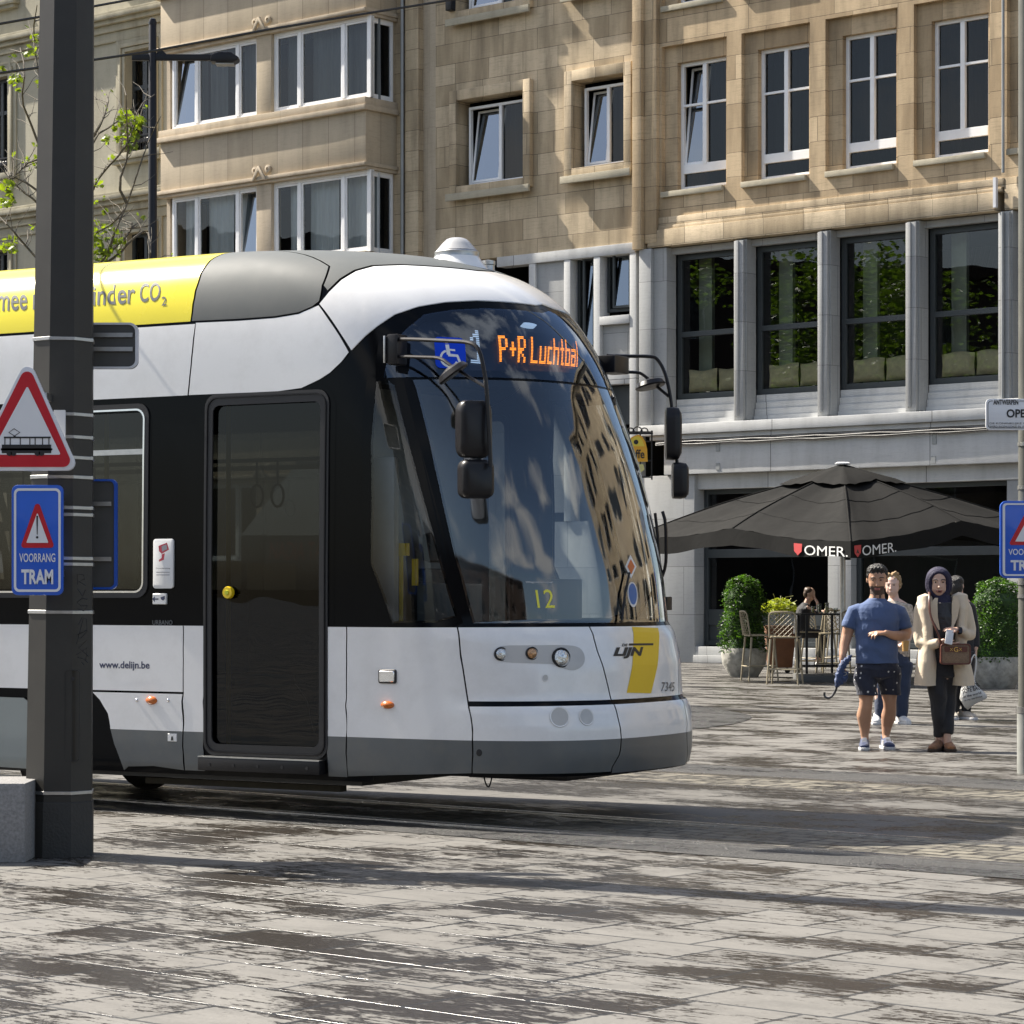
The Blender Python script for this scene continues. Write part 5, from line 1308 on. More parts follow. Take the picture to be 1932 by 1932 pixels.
# ============ right building: sandstone over grey stone
Rb = building('sandstone_building', 'sandstone building on the right with tall white windows above a grey stone cafe front')
X0 = FA.on(1205, 600)[0]; X1 = FA.on(1896, 600)[0]; XE = X1+6
zc = FA.on(1560, 433)[1]          # bottom of sandstone
def fz(px, py, yl=0): return FA.on(px, py, yl)[1]
def fx_(px, py=600, yl=0): return FA.on(px, py, yl)[0]
up_w = []
REV = .30
for (a, b, t, u) in ((1288, 1366, 118, 357), (1437, 1523, 92, 338), (1597, 1688, 64, 316), (1767, 1863, 30, 297)):
    xa_, xb_ = fx_(a, yl=REV), fx_(b+2, yl=.12); za = fz((a+b)/2, u, REV); zb = fz((a+b)/2, t, REV); up_w.append((xa_, xb_, za, zb))
zw0 = sum(w_[2] for w_ in up_w)/4; zw1 = sum(w_[3] for w_ in up_w)/4
pitch = (up_w[3][0]-up_w[0][0])/3; ww = sum(w_[1]-w_[0] for w_ in up_w)/4; xw0 = up_w[0][0]
FLH = 3.89
hol = []
allw = []
for r_ in range(3):
    for k in range(6):
        x = xw0+k*pitch; allw.append((x, x+ww, zw0+r_*FLH, zw1+r_*FLH, r_, k))
ZTOP = zw1+2*FLH+1.6
sur = .33                        # stepped surround: wide shallow recess then the window
wl = MB(); holes_wall(wl, X0+.55, XE, zc+.62, ZTOP, [(a-sur, b+.10, c-.02, d+.36) for a, b, c, d, _, _ in allw], 0, .12)
wl.build('wall', M['sand'], Rb, smooth=0, fix=False)
wl = MB(); holes_wall(wl, X0+.55, XE, zc+.62, ZTOP, [(a, b, c, d) for a, b, c, d, _, _ in allw], .12, .45)
wl.build('inner_wall', M['sand'], Rb, smooth=0, fix=False)
# stepped corner pilaster and moulded band
pz = MB(); pz.box(X0+.22, X0+.55, -.10, .4, zc+.10, ZTOP); pz.box(X0-.02, X0+.22, -.2, .4, zc-.02, ZTOP)
pz.build('corner_pilaster', M['sand'], Rb, bevel=.012)
bd = MB(); bd.box(X0+.3, X1-.18, -.09, .4, zc, zc+.36); bd.box(X0+.3, X1-.05, -.05, .4, zc+.36, zc+.44); bd.box(X0+.3, X1, -.03, .4, zc+.44, zc+.62); bd.box(X1, XE, -.02, .4, zc-.0, zc+.62)
bd.build('stone_band', M['sandmid'], Rb, bevel=.012)
def upper_window(par, a, b, c, d, open_=False, seed=0):
    wf = MB(); w_ = .075; y0, y1 = .24, .32; h = d-c
    zl = c+h*.13; zl2 = c+h*.20; zt_ = c+h*.655; xm = (a+b)/2
    bars(wf, a, b, c, d, y0, y1, w_)
    wf.box(a+w_, b-w_, y0-.012, y1, zl, zl2)
    wf.box(xm-.05, xm+.05, y0-.02, y1, zl2-.03, d-w_)
    wf.box(a+w_, xm-.05, y0-.006, y1, zt_, zt_+.05); wf.box(xm+.05, b-w_, y0-.006, y1, zt_, zt_+.05)
    f_ = wf.build('window', M['winframe'], par, smooth=0, bevel=.006)
    pane(f_, a+w_, b-w_, c+w_, zl, .29)
    if open_:
        s_ = MB(); x0, x1, z0, z1 = a+w_, xm-.05, zl2, d-w_; hh = z1-z0; dy = math.tan(R(7))*hh
        for (p, q, r2, s2) in ((x0, x0+.05, z0, z1), (x1-.05, x1, z0, z1), (x0+.05, x1-.05, z0, z0+.05), (x0+.05, x1-.05, z1-.05, z1)):
            ya, yb = .27+dy*(r2-z0)/hh, .27+dy*(s2-z0)/hh
            s_.add([(p, ya, r2), (q, ya, r2), (q, yb, s2), (p, yb, s2), (p, ya+.04, r2), (q, ya+.04, r2), (q, yb+.04, s2), (p, yb+.04, s2)], [(0, 1, 2, 3), (7, 6, 5, 4), (0, 4, 5, 1), (3, 2, 6, 7), (0, 3, 7, 4), (1, 5, 6, 2)])
        sh_ = s_.build('sash', M['winframe'], f_, smooth=0); pane(sh_, x0+.05, x1-.05, z0+.05, z1-.05, .29, tilt=7)
    else: pane(f_, a+w_, xm-.05, zl2, d-w_, .29)
    pane(f_, xm+.05, b-w_, zl2, d-w_, .291)
    m_ = MB(); curtain(m_, a+.05, b-.05, .6, c, d, seed=seed); m_.build('curtain', mk('dim_curtain', (.035, .038, .04), .9, 0, .2, 4) if 'dim_curtain' not in bpy.data.materials else bpy.data.materials['dim_curtain'], f_, smooth=60, fix=False)
    return f_
for a, b, c, d, r_, k in allw:
    if r_ == 2: continue
    upper_window(Rb, a, b, c, d, open_=(k == 0 and r_ == 0), seed=k)
    MB().box(a-sur-.0+.02, b+.02, -.07, .12, c-.14, c-.022).build('sill', M['sillstone'], Rb, bevel=.012)
for r_ in range(3): interior(Rb, X0+.7, XE-.1, zw0+r_*FLH-.3, zw1+r_*FLH+.3, .46)
# grey stone storeys
zs1 = fz(1560, 787); zs0 = fz(1560, 807)       # sill ledge
zf1 = zs0-.12; zf0 = fz(1600, 884, -.0)
gl = [(1278, 1386), (1430, 1541), (1587, 1707), (1754, 1884)]
LR = .42
xl = [(fx_(a, yl=.34)+.13, fx_(b, yl=-.1)) for a, b in gl]
p2 = (xl[3][0]-xl[0][0])/3; w2_ = sum(b-a for a, b in xl)/4; xl0 = xl[0][0]
zg1 = fz(1653, 460, LR); zg0 = fz(1653, 733, LR)
lw_ = [(xl0+k*p2, xl0+k*p2+w2_) for k in range(5)]
gw = MB(); holes_wall(gw, X0+.05, XE, zs1, zc-.02, [(a-.14, b, zs1, zg1+.36) for a, b in lw_], -.02, .16); gw.build('grey_wall', M['blue_stone'], Rb, smooth=0, fix=False)
gw = MB(); holes_wall(gw, X0+.05, XE, zs1, zc-.02, [(a-.135, b-.003, zs1, zg1+.17) for a, b in lw_], .16, .30); gw.build('grey_inner_wall', M['blue_stone'], Rb, smooth=0, fix=False)
for k, (a, b) in enumerate(lw_):
    pw_ = p2-w2_-.14; gw = MB()
    gw.box(b+.004, b+pw_-.03, -.10, -.02, zs1+.0, zc-.05)
    gw.box(b+.05, b+pw_*.5, -.13, -.10, zs1+.1, zc-.05)
    gw.build('stone_post', M['blue_stone'], Rb, bevel=.01)
MB().box(X0+.1, X0+.42, -.12, -.021, zs1, zc-.02).build('stone_pilaster', M['blue_stone'], Rb, bevel=.01)
def big_window(par, a, b, c, d):
    wf = MB(); y0, y1 = .34, .42; bars(wf, a-.13, b, c, d+.17, y0, y1, .12)
    zm_ = c+(d-c)*.455; wf.box(a-.01, b-.12, y0-.015, y1, zm_, zm_+.11)
    f_ = wf.build('window', M['darkframe'], par, smooth=0, bevel=.006)
    pane(f_, a-.01, b-.12, c+.12, zm_, .39, M['paneb']); pane(f_, a-.01, b-.12, zm_+.11, d+.05, .39, M['paneb'])
    return f_
M['pillow'] = mk('cream_cushion', (.80, .70, .46), .6, 0, .2, 9, bump=.5, bscale=9, sheen=.1)
lt_ = MB()
for k, (a, b) in enumerate(lw_):
    f_ = big_window(Rb, a, b, zg0, zg1)
    m_ = MB(); m_.box(a+.02, a+.36, .9, 1.0, zg0, zg1+.2); m_.build('inner_column', mk('pale_inner_column', (.34, .38, .31), .8) if 'pale_inner_column' not in bpy.data.materials else bpy.data.materials['pale_inner_column'], f_)
    lou = MB()
    lou.box(a-.12, b, .30, .338, zs1, zg0-.003)
    for j in range(3): lou.box(a-.12, b, .30-.035*(j+1), .30-.035*j-.002, zs1, zg0-.02-(zg0-zs1)*.25*(j+1))
    if k < 4: lou.build('stepped_sill', M['grey_plain'], f_)
    for j in range(2):
        xa_, xb_ = a+.02+j*(w2_*.47), a+.02+j*(w2_*.47)+w2_*.45
        hh = .46
        m_ = MB(); nu, nv_ = 14, 9; vs_ = []
        for sgn_ in (-1, 1):
            for iv in range(nv_+1):
                for iu in range(nu+1):
                    u, v = iu/nu*2-1, iv/nv_*2-1
                    th = .13*(max(0, (1-abs(u)**3.5))*max(0, (1-abs(v)**3.5)))**.5
                    pin = 1-.06*(abs(v)**2)*(1-abs(u)**2)*1.5
                    vs_.append(((xa_+xb_)/2+u*(xb_-xa_)/2*(1-.05*(1-abs(v))), .545+sgn_*th*.8, zg0+.16+hh/2+v*hh/2*(1-.10*(1-abs(u)**2)*0+.0)-.02*math.cos(u*3+k+j)*(v > 0)))
        fs_ = []; B0 = (nu+1)*(nv_+1)
        for iv in range(nv_):
            for iu in range(nu):
                q = iv*(nu+1)+iu; fs_ += [(q, q+1, q+nu+2, q+nu+1), (B0+q, B0+q+nu+1, B0+q+nu+2, B0+q+1)]
        # move into world frame as a top-level thing
        vs_ = [tuple(FA.w(*v)) for v in vs_]
        m_.add(vs_, fs_)
        if k < 4:
            names = ['leftmost big window', 'second big window from the left', 'third big window from the left', 'rightmost big window']
            tag(m_.build('cushion', M['pillow'], smooth=80), 'cream cushion at the %s end inside the %s' % (('left', 'right')[j], names[k]), 'cushion', 'cream cushions lined up in the big windows')
interior(Rb, X0+.3, XE-.1, zg0-.2, zg1+.5, .46, depth=5)
MB().box(xl0-.2, XE-.2, .47, .95, zg0-.1, zg0+.13).build('window_seat', M['room'], Rb)
sl = MB(); sl.box(X0+.15, X1-.10, -.22, .3, zs0, zs1); sl.box(X1-.10, XE, -.18, .3, zs0+.02, zs1+.16); sl.box(X0+.4, XE, -.14, .2, zs0-.10, zs0-.003)
sl.build('sill_ledge', M['grey_plain'], Rb, bevel=.012)
cb = MB(); 
for j in range(4):
    pts = [(X0+.6+i*.5, -.175-.01*(j % 2), zs0-.14-.022*j-.012*math.sin(i*2.1+j)) for i in range(int((XE-X0)/.5))]; cb.tube(pts, .016, 5)
cb.build('cable_run', M['rubber'], Rb)
fa = MB(); xj = fx_(1310); fa.box(X0+.75, XE, -.10, .3, zf0, zs0-.103); fa.build('fascia', M['grey_plain'], Rb, bevel=.012)
zl_ = fz(1600, 915, .2); MB().box(X0+.8, XE, .12, .5, zl_, zf0-.002).build('lintel', M['grey_plain'], Rb, bevel=.01)
for px in (1378, 1924):
    pass
fl = MB()
for px in (1377, 1923-0): pass
for px, py in ((1377, 946), (1377, 996), (1924, 925), (1924, 980)): pass
fx1 = [(1288+ (200/3)*1.0, 536.7+ 915/3), (1288+200/3, 536.7+1030/3), (1288+1425/3, 536.7+872/3), (1288+1420/3, 536.7+992/3)]
for i, (px, py) in enumerate(fx1):
    x, z = FA.on(px, py, -.1); hgt = .22 if i % 2 == 0 else .14
    MB().box(x-.05, x+.05, -.112, -.10, z-hgt/2, z+hgt/2).build('anchor_plate', M['gutter'], Rb)
# ground floor columns and cafe glazing
z_g = 0
co_ = MB()
xA, xB = fx_(1262), fx_(1310)
co_.box(xA-1.2, xB, 0, .5, 0, zf0-.01); co_.build('stone_column', M['blue_stone'], Rb, bevel=.01)
colx = [(fx_(1562, yl=.15), fx_(1606, yl=.15)), (fx_(1892), fx_(1892)+.9), (fx_(1892)+5, fx_(1892)+5.8)]
for a, b in colx: MB().box(a, b, .15, .6, 0, zl_-.003).build('stone_column', M['blue_stone'], Rb, bevel=.01)

st_ = MB(); st_.box(xB+.0, XE, -.05, .25, 0, .16); st_.box(xB-.2, XE, .02, .3, .16, .34); st_.build('stone_plinth', M['blue_stone'], Rb, bevel=.012)
cg = MB(); zb_ = fz(1400, 1170, .35)
def bay(a, b):
    bars(cg, a, b, .36, zl_, .33, .43, .10); cg.box(a+.1, b-.1, .34, .43, fz(1400, 1180, .35), fz(1400, 1150, .35)); cg.box(a+.1, b-.1, .32, .42, fz(1400, 1052, .35), fz(1400, 1036, .35))
bays = [(xB+.01, colx[0][0]-.01), (colx[0][1]+.01, colx[1][0]-.01), (colx[1][1]+.01, XE)]
for a, b in bays: bay(a, b)
cgo = cg.build('cafe_window', M['darkframe'], Rb, smooth=0, bevel=.008)
for a, b in bays:
    pane(cgo, a+.1, b-.1, fz(1400, 1150, .35), fz(1400, 1052, .35), .39, M['paneb']); pane(cgo, a+.1, b-.1, fz(1400, 1036, .35), zl_-.1, .392, M['paneb'])
    m_ = MB(); m_.box(a+.1, b-.1, .38, .42, .46, fz(1400, 1180, .35)); m_.build('dark_panel', M['darkframe'], cgo)
interior(Rb, xB, XE, .3, zl_, .5, depth=5)
dp = MB().tube([(X1+.02, -.1, zc+.7), (X1+.02, -.1, ZTOP)], .03, 8).build('drainpipe', M['gutter'], Rb)
MB().box(X1-.16, X1-.10, -.17, -.09, zc+.05, zc+.62).build('pipe_bracket', M['whiteedge'], Rb)
MB().tube([(X1+.04, -.15, zs1+.17), (X1+.04, -.15, zc-.05)], .028, 8).build('drainpipe', M['gutter'], Rb)
# parapet/back and roof closing volume
MB().box(X0+.1, XE, .46+5, 9, 0, ZTOP).build('rear_wall', M['room'], Rb); MB().box(X0, XE, 0, 9, ZTOP, ZTOP+.3).build('roof', M['sandmid'], Rb)

# ============ middle building: sandstone with two small windows a floor, grey stone base
Mb = building('middle_building', 'plain sandstone facade with small square-framed white windows over a grey stone base')
A0 = fx_(822); A1 = X0-.02
zb1 = fz(1100, 468)
mw = []
MR_ = .22
for (a, b, t, u) in ((888, 985, 196, 346), (1106, 1175, 162, 314)):
    mw.append((fx_(a, yl=MR_), fx_(b+1, yl=-.13)-.02, fz((a+b)/2, u, MR_), fz((a+b)/2, t, MR_)))
zz0 = (mw[0][2]+mw[1][2])/2; 
allm = []
for r_ in range(3):
    for k, w_ in enumerate(mw): allm.append((w_[0], w_[1], w_[2]+r_*3.92, w_[3]+r_*3.92, r_, k))
wl = MB(); holes_wall(wl, A0, A1, zb1, ZTOP, [(a-.13, b+.02, c-.02, d+.13) for a, b, c, d, _, _ in allm], 0, .35); wl.build('wall', M['sandmid'], Mb, smooth=0, fix=False)
for a, b, c, d, r_, k in allm:
    if r_ == 2: continue
    # projecting stone surround
    sr = MB(); o, i_ = (a-.34, b+.22, c-.22, d+.36), (a-.13, b+.02, c-.02, d+.13); sr.box(o[0], i_[0], -.13, 0, o[2], o[3]); sr.box(i_[1], o[1], -.13, 0, o[2], o[3]); sr.box(i_[0], i_[1], -.13, 0, i_[3], o[3]); sr.box(i_[0], i_[1], -.13, 0, o[2], i_[2])
    sr.build('window_surround', M['sandmid'], Mb, bevel=.012)
    MB().box(o[0]-.06, o[1]+.02, -.2, -.131, o[2]-.12, o[2]+.04).build('sill', M['sillstone'], Mb, bevel=.01)
    wf = MB(); xm = a+(b-a)*(.52 if k == 0 else .52); bars(wf, a, b, c, d, .16, .24, .06); wf.box(xm-.04, xm+.04, .15, .24, c+.06, d-.06)
    f_ = wf.build('window', M['winframe'], Mb, smooth=0, bevel=.005); pane(f_, xm+.04, b-.06, c+.06, d-.06, .21)
    x0, x1, z0, z1 = a+.07, xm-.045, c+.07, d-.07; hh = z1-z0; dy = math.tan(R(8))*hh; s_ = MB()
    for (p, q, r2, s2) in ((x0, x0+.05, z0, z1), (x1-.05, x1, z0, z1), (x0+.05, x1-.05, z0, z0+.05), (x0+.05, x1-.05, z1-.05, z1)):
        ya, yb = .17+dy*(r2-z0)/hh, .17+dy*(s2-z0)/hh
        s_.add([(p, ya, r2), (q, ya, r2), (q, yb, s2), (p, yb, s2), (p, ya+.04, r2), (q, ya+.04, r2), (q, yb+.04, s2), (p, yb+.04, s2)], [(0, 1, 2, 3), (7, 6, 5, 4), (0, 4, 5, 1), (3, 2, 6, 7), (0, 3, 7, 4), (1, 5, 6, 2)])
    sh_ = s_.build('sash', M['winframe'], f_, smooth=0); pane(sh_, x0+.05, x1-.05, z0+.05, z1-.05, .19, tilt=8)
    m_ = MB(); curtain(m_, xm+.05, b, .45, c, d, seed=k+r_); m_.build('curtain', M['curtain'] if r_ else bpy.data.materials['dim_curtain'], f_, smooth=60, fix=False)
interior(Mb, A0+.3, A1-.3, zz0-1, ZTOP-.5, .36)
# grey base
def gx(px, py=600): return fx_(px, py)
bt = MB(); zt_ = zb1-.003
bt.box(gx(940), gx(1200), -.05, .3, zt_-.22, zt_)
for a, b in ((1000, 1012), (1066, 1078), (1122, 1134), (1190, 1202)): bt.box(gx(a), gx(b), -.04, .3, 3.0, zt_-.223)
bt.box(gx(1134), gx(1190), -.06, .3, fz(1160, 612), fz(1160, 596))
bt.box(gx(1134), gx(1190), -.0, .3, fz(1160, 725), fz(1160, 680))
bt.build('stone_frame', M['grey_plain'], Mb, bevel=.01)
bp_ = MB(); bp_.box(gx(1012), gx(1066), .03, .3, 3.2, zt_-.223); bp_.box(gx(1134), gx(1190), .06, .3, fz(1160, 680), fz(1160, 612)-.003); bp_.box(gx(822), gx(1000), .05, .3, 0, zt_-.9)
bp_.box(gx(1012), gx(1202), .02, .3, 0, 3.0); bp_.build('stone_panel', M['blue_stone'], Mb, bevel=.008)
for a, b, t, u in ((1079, 1121, 478, 660), (1135, 1189, 474, 590)):
    x0, x1, z1, z0 = gx(a), gx(b), fz(1120, t)-.0, fz(1120, u); wf = MB(); bars(wf, x0, x1, z0, z1, .2, .28, .07); f_ = wf.build('window', M['darkframe'], Mb, smooth=0)
    s_ = MB(); bars(s_, x0+.22, x1-.07, z0+.07, z1-.07, .1, .15, .05); sh_ = s_.build('sash', M['darkframe'], f_, smooth=0); sh_.rotation_euler = (0, 0, 0); pane(sh_, x0+.27, x1-.12, z0+.12, z1-.12, .125, tilt=6)
interior(Mb, gx(1078), gx(1190), 3.4, zt_-.23, .3, depth=2)
wf = MB().box(gx(1136), gx(1186), .22, .3, fz(1160, 800), fz(1160, 727)); wf.build('dark_opening', M['darkframe'], Mb)
MB().box(A0+.1, A1, 5, 9, 0, ZTOP).build('rear_wall', M['room'], Mb); MB().box(A0, A1, .0, 9, ZTOP, ZTOP+.3).build('roof', M['sandmid'], Mb)
cbx, cbz = FA.on(850, 8, -.2); MB().box(cbx-.09, cbx+.09, -.28, -.0, cbz-.15, cbz+.2).build('wall_fixture', M['bplast'], Mb, bevel=.02)

# ============ bay-window building
Bb = building('bay_building', 'travertine apartment block with projecting bays of wide white-framed windows')
PJ = -1.0
B0x = FA.on(303, 300, PJ)[0]; B1x = FA.on(690, 300, PJ)[0]
zr = []
def bz(px, py): return FA.on(px, py, PJ)[1]
def bx2(px): return FA.on(px, 300, PJ)[0]
# row heights from the photo (metres)
zs_low = (bz(318, 372)+bz(510, 345))/2      # head of lower row
zh_up = (bz(318, 98)+bz(512, 66))/2          # head of upper row
zsill_up = (bz(318, 246)+bz(512, 212))/2
fh = zh_up-zs_low; wh = zh_up-zsill_up
pier = (bx2(482), bx2(510))
for r_ in range(-3, 2):
    zh = zh_up+r_*fh; zs_ = zh-wh
    # spandrel above this row
    sp_ = MB(); zsp0, zsp1 = zh+.16, zh+fh-wh-.30
    sp_.box(B0x+.0, B1x, PJ, .1, zsp0+.0, zsp1); sp_.build('spandrel', M['trav'], Bb, bevel=.008)
    co2 = MB(); co2.box(B0x-.10, B1x+.08, PJ-.12, .1, zsp1, zsp1+.12); co2.box(B0x-.03, B1x+.03, PJ-.05, .1, zsp1+.12, zsp1+.30)
    co2.box(B0x-.12, B1x+.06, PJ-.10, .1, zh+.07, zsp0-.002); co2.box(B0x-.03, B1x+.03, PJ-.04, .1, zh, zh+.068)
    co2.build('cornice', M['travp'], Bb, bevel=.012)
    MB().box(pier[0], pier[1], PJ+.03, PJ+.35, zs_, zh-.002).build('pier', M['travp'], Bb, bevel=.01)
    # small carved chevron over the pier
    xm = (pier[0]+pier[1])/2; zc2 = zsp0
    ch_ = MB(); ch_.prism([(xm-.24, zc2-.10), (xm-.17, zc2-.10), (xm, zc2+.13), (xm+.17, zc2-.10), (xm+.24, zc2-.10), (xm+.03, zc2+.24), (xm-.03, zc2+.24)], PJ-.16, PJ-.101); ch_.build('carved_chevron', M['travp'], Bb, bevel=.006)
    for s2_ in (-1, 1):
        MB().lathe([(.09, 0), (.09, -.05), (.04, -.06), (.03, -.03), (.0001, -.03)], 14, (xm+s2_*.22, PJ-.02, zc2+.16), axis='y').build('carved_scroll', M['travp'], Bb)
    groups = [(bx2(318), pier[0], (.33, .30*1.0)), (pier[1], bx2(690)+.06, None)]
    for gi, (a, b, _) in enumerate(groups):
        wf = MB(); y0, y1 = PJ+.12, PJ+.20; bars(wf, a, b, zs_, zh, y0, y1, .075)
        wd_ = b-a; cuts = [.29, .76] if gi == 0 else [.27, .72]
        xs_ = [a+.075]+[a+wd_*c_ for c_ in cuts]+[b-.075]
        for c_ in xs_[1:-1]: wf.box(c_-.05, c_+.05, y0-.012, y1, zs_+.075, zh-.075)
        f_ = wf.build('window', M['winframe'], Bb, smooth=0, bevel=.006)
        for j in range(3):
            l = xs_[j]+(.05 if j else 0); r2 = xs_[j+1]-(.05 if j < 2 else 0)
            s_ = MB(); bars(s_, l, r2, zs_+.08, zh-.08, y0+.015, y1-.01, .045); sh_ = s_.build('sash', M['winframe'], f_, smooth=0)
            tl2 = 7 if (gi == 0 and ((r_ == 0 and j == 0) or (r_ == -1 and j == 2))) else 0
            pane(sh_, l+.045, r2-.045, zs_+.125, zh-.125, y0+.045, None if tl2 else M['panec'], tilt=tl2)
        if r_ <= 0:
            m_ = MB()
            sp2 = [(xs_[0]+.1, xs_[1]-.3, 0), (xs_[1]+.05, xs_[1]+.05+(xs_[2]-xs_[1])*.62, 1), (xs_[2]-.25, xs_[3], 2)] if r_ == -1 else [(xs_[0], xs_[1]-.25*gi, 3), (xs_[1]+.1, xs_[1]+.1+(xs_[2]-xs_[1])*(.45+.5*gi), 4), (xs_[2]-.1, xs_[3], 5)]
            for q0, q1, sd_ in sp2: curtain(m_, q0, q1, PJ+.45+.02*gi, zs_, zh, amp=.035, seed=sd_+gi)
            m_.build('curtain', M['curtain'] if r_ == -1 else (mk('grey_curtain', (.16, .175, .18), .9, 0, .25, 3, stretch=(5, 1, .3)) if 'grey_curtain' not in bpy.data.materials else bpy.data.materials['grey_curtain']), f_, smooth=60, fix=False)
    # return side of the bay: white corner post, narrow window
    wf = MB(); xx = bx2(690)+.06; xx2 = B1x-.06
    wf.box(xx, xx2, PJ+.10, PJ+.22, zs_, zh)
    ysd = [PJ+.30, PJ+.88]
    wf.box(xx2-.1, xx2, PJ+.22, ysd[0], zs_, zh); wf.box(xx2-.1, xx2, ysd[1], ysd[1]+.08, zs_, zh); wf.box(xx2-.1, xx2, ysd[0], ysd[1], zs_, zs_+.12); wf.box(xx2-.1, xx2, ysd[0], ysd[1], zh-.12, zh)
    f_ = wf.build('window', M['winframe'], Bb, smooth=0, bevel=.006)
    m_ = MB(); m_.add([(xx2-.04, ysd[0], zs_+.12), (xx2-.04, ysd[1], zs_+.12), (xx2-.04, ysd[1], zh-.12), (xx2-.04, ysd[0], zh-.12)], [(0, 1, 2, 3)]); m_.build('pane', M['pane'], f_, smooth=0, fix=False)
    MB().box(B1x-.3, B1x-.07, PJ+.965, .1, zs_, zh-.002).build('side_pier', M['travp'], Bb)
    interior(Bb, B0x+.1, B1x-.12, zs_, zh, PJ+.6, M['roomd'], 2.6)
# flat wall beside the bay, pilaster and dark joint
wl = MB(); wl.box(B1x-.2, A0-.45, 0.02, .4, 0, ZTOP); wl.box(A0-.85, A0-.45, -.10, .018, 0, ZTOP); wl.build('flat_wall', M['sandmid'], Bb, bevel=.01)
wl = MB(); wl.box(A0-.45, A0-.20, .08, .4, 0, ZTOP); wl.box(A0-.20, A0-.003, .01, .4, 0, ZTOP); wl.build('joint_wall', M['travp'], Bb)
xp = fx_(762); MB().tube([(xp, -.05, 0), (xp, -.05, ZTOP)], .045, 10).build('drainpipe', M['gutter'], Bb)
MB().box(B0x, A0, 5, 9, 0, ZTOP).build('rear_wall', M['room'], Bb); MB().box(B0x, A0, .1, 9, ZTOP, ZTOP+.3).build('roof', M['sandmid'], Bb)
MB().box(B0x, B0x+.12, PJ+.2, .4, 0, ZTOP).build('party_wall', M['travp'], Bb)
MB().box(B0x+.12, B1x-.2, .1, .4, 0, 4.0).build('ground_floor_wall', M['travp'], Bb)

# ============ left cream building
Lb = building('cream_building', 'ornate cream rendered townhouse with tall dark windows behind the young tree')
C1 = B0x-.02; C0 = C1-24; YL = .25
def lx2(px): return FA.on(px, 300, YL)[0]
def lz(px, py): return FA.on(px, py, YL)[1]
wA = (lx2(238), lx2(283), lz(258, 288), lz(258, 95)); wpitch = lx2(238)-lx2(-30)
wins_ = [(wA[0]-k*wpitch, wA[1]-k*wpitch+.15) for k in range(5)]
fl_ = lz(240, 392); fH = 4.6
hol = []
for r_ in (-1, 0, 1):
    for a, b in wins_: hol.append((a, b, wA[2]+r_*fH*1.0, wA[3]+r_*fH*(1.0)))
wl = MB(); holes_wall(wl, C0, C1, 0, ZTOP, hol, YL, YL+.4); wl.build('wall', M['cream'], Lb, smooth=0, fix=False)
tr_ = MB()
for r_ in (-1, 0, 1):
    for a, b in wins_:
        c, d = wA[2]+r_*fH, wA[3]+r_*fH
        for e, yy_, w_ in ((.0, .06, .10), (.11, .10, .10), (.22, .05, .12)):
            tr_.box(a-e-w_, a-e-.002, YL-yy_, YL, c, d+e+w_); tr_.box(b+e+.002, b+e+w_, YL-yy_, YL, c, d+e+w_); tr_.box(a-e, b+e, YL-yy_, YL, d+e+.002, d+e+w_)
        tr_.box(a-.45, b+.45, YL-.22, YL, c-.16, c-.002); tr_.box(a-.38, b+.38, YL-.16, YL, c-.26, c-.163)
    zc3 = wA[2]+r_*fH-1.15
    for k_, (h0, h1, o_) in enumerate(((0, .12, .32), (.122, .2, .24), (-.12, -.002, .22), (-.3, -.123, .12), (-.55, -.303, .06))): tr_.box(C0, C1-.02, YL-o_, YL, zc3+h0, zc3+h1)
    zc4 = wA[3]+r_*fH+.75
    for k_, (h0, h1, o_) in enumerate(((0, .1, .2), (.102, .3, .08))): tr_.box(C0, C1-.02, YL-o_, YL, zc4+h0, zc4+h1)
for k in range(6):
    xx = wA[1]+.75-k*wpitch; 
    for e, y_ in ((0, .10), (.12, .05)): tr_.box(xx-.35+e, xx+.05-e+.0, YL-y_-.06*(e == 0), YL, wA[2]+.2, wA[3]+.4) if False else None
    tr_.box(xx-.55, xx-.45, YL-.07, YL-.0, wA[2]-1.0, wA[3]+.70); 
tr_.build('mouldings', M['creamtrim'], Lb, bevel=.01)
for r_ in (-1, 0, 1):
    for a, b in wins_:
        c, d = wA[2]+r_*fH, wA[3]+r_*fH; wf = MB(); bars(wf, a, b, c, d, YL+.2, YL+.28, .09); xm = (a+b)/2; wf.box(xm-.05, xm+.05, YL+.19, YL+.28, c+.09, d-.09); wf.box(a+.09, xm-.05, YL+.2, YL+.28, d-.95, d-.85); wf.box(xm+.05, b-.09, YL+.2, YL+.28, d-.95, d-.85)
        f_ = wf.build('window', M['darkframe'], Lb, smooth=0); pane(f_, a+.09, b-.09, c+.09, d-.09, YL+.25)
        ir = MB(); nb = 9
        for i in range(nb+1): x = a+.05+(b-a-.1)*i/nb; ir.tube([(x, YL+.06, c), (x, YL+.06, c+.42)], .012, 5)
        ir.box(a, b, YL+.04, YL+.08, c+.42, c+.46); ir.box(a, b, YL+.04, YL+.08, c+.04, c+.07)
        for i in range(nb): ir.lathe([(.05, 0), (.065, -.01), (.05, -.02)], 10, (a+.05+(b-a-.1)*(i+.5)/nb, YL+.06, c+.30), axis='y')
        ir.build('window_railing', M['bplast'], Lb)
interior(Lb, C0+.1, C1-.2, 2, ZTOP-.4, YL+.41)
MB().box(C0, C1, 5, 9, 0, ZTOP).build('rear_wall', M['room'], Lb); MB().box(C0, C1, YL, 9, ZTOP, ZTOP+.3).build('roof', M['creamtrim'], Lb)

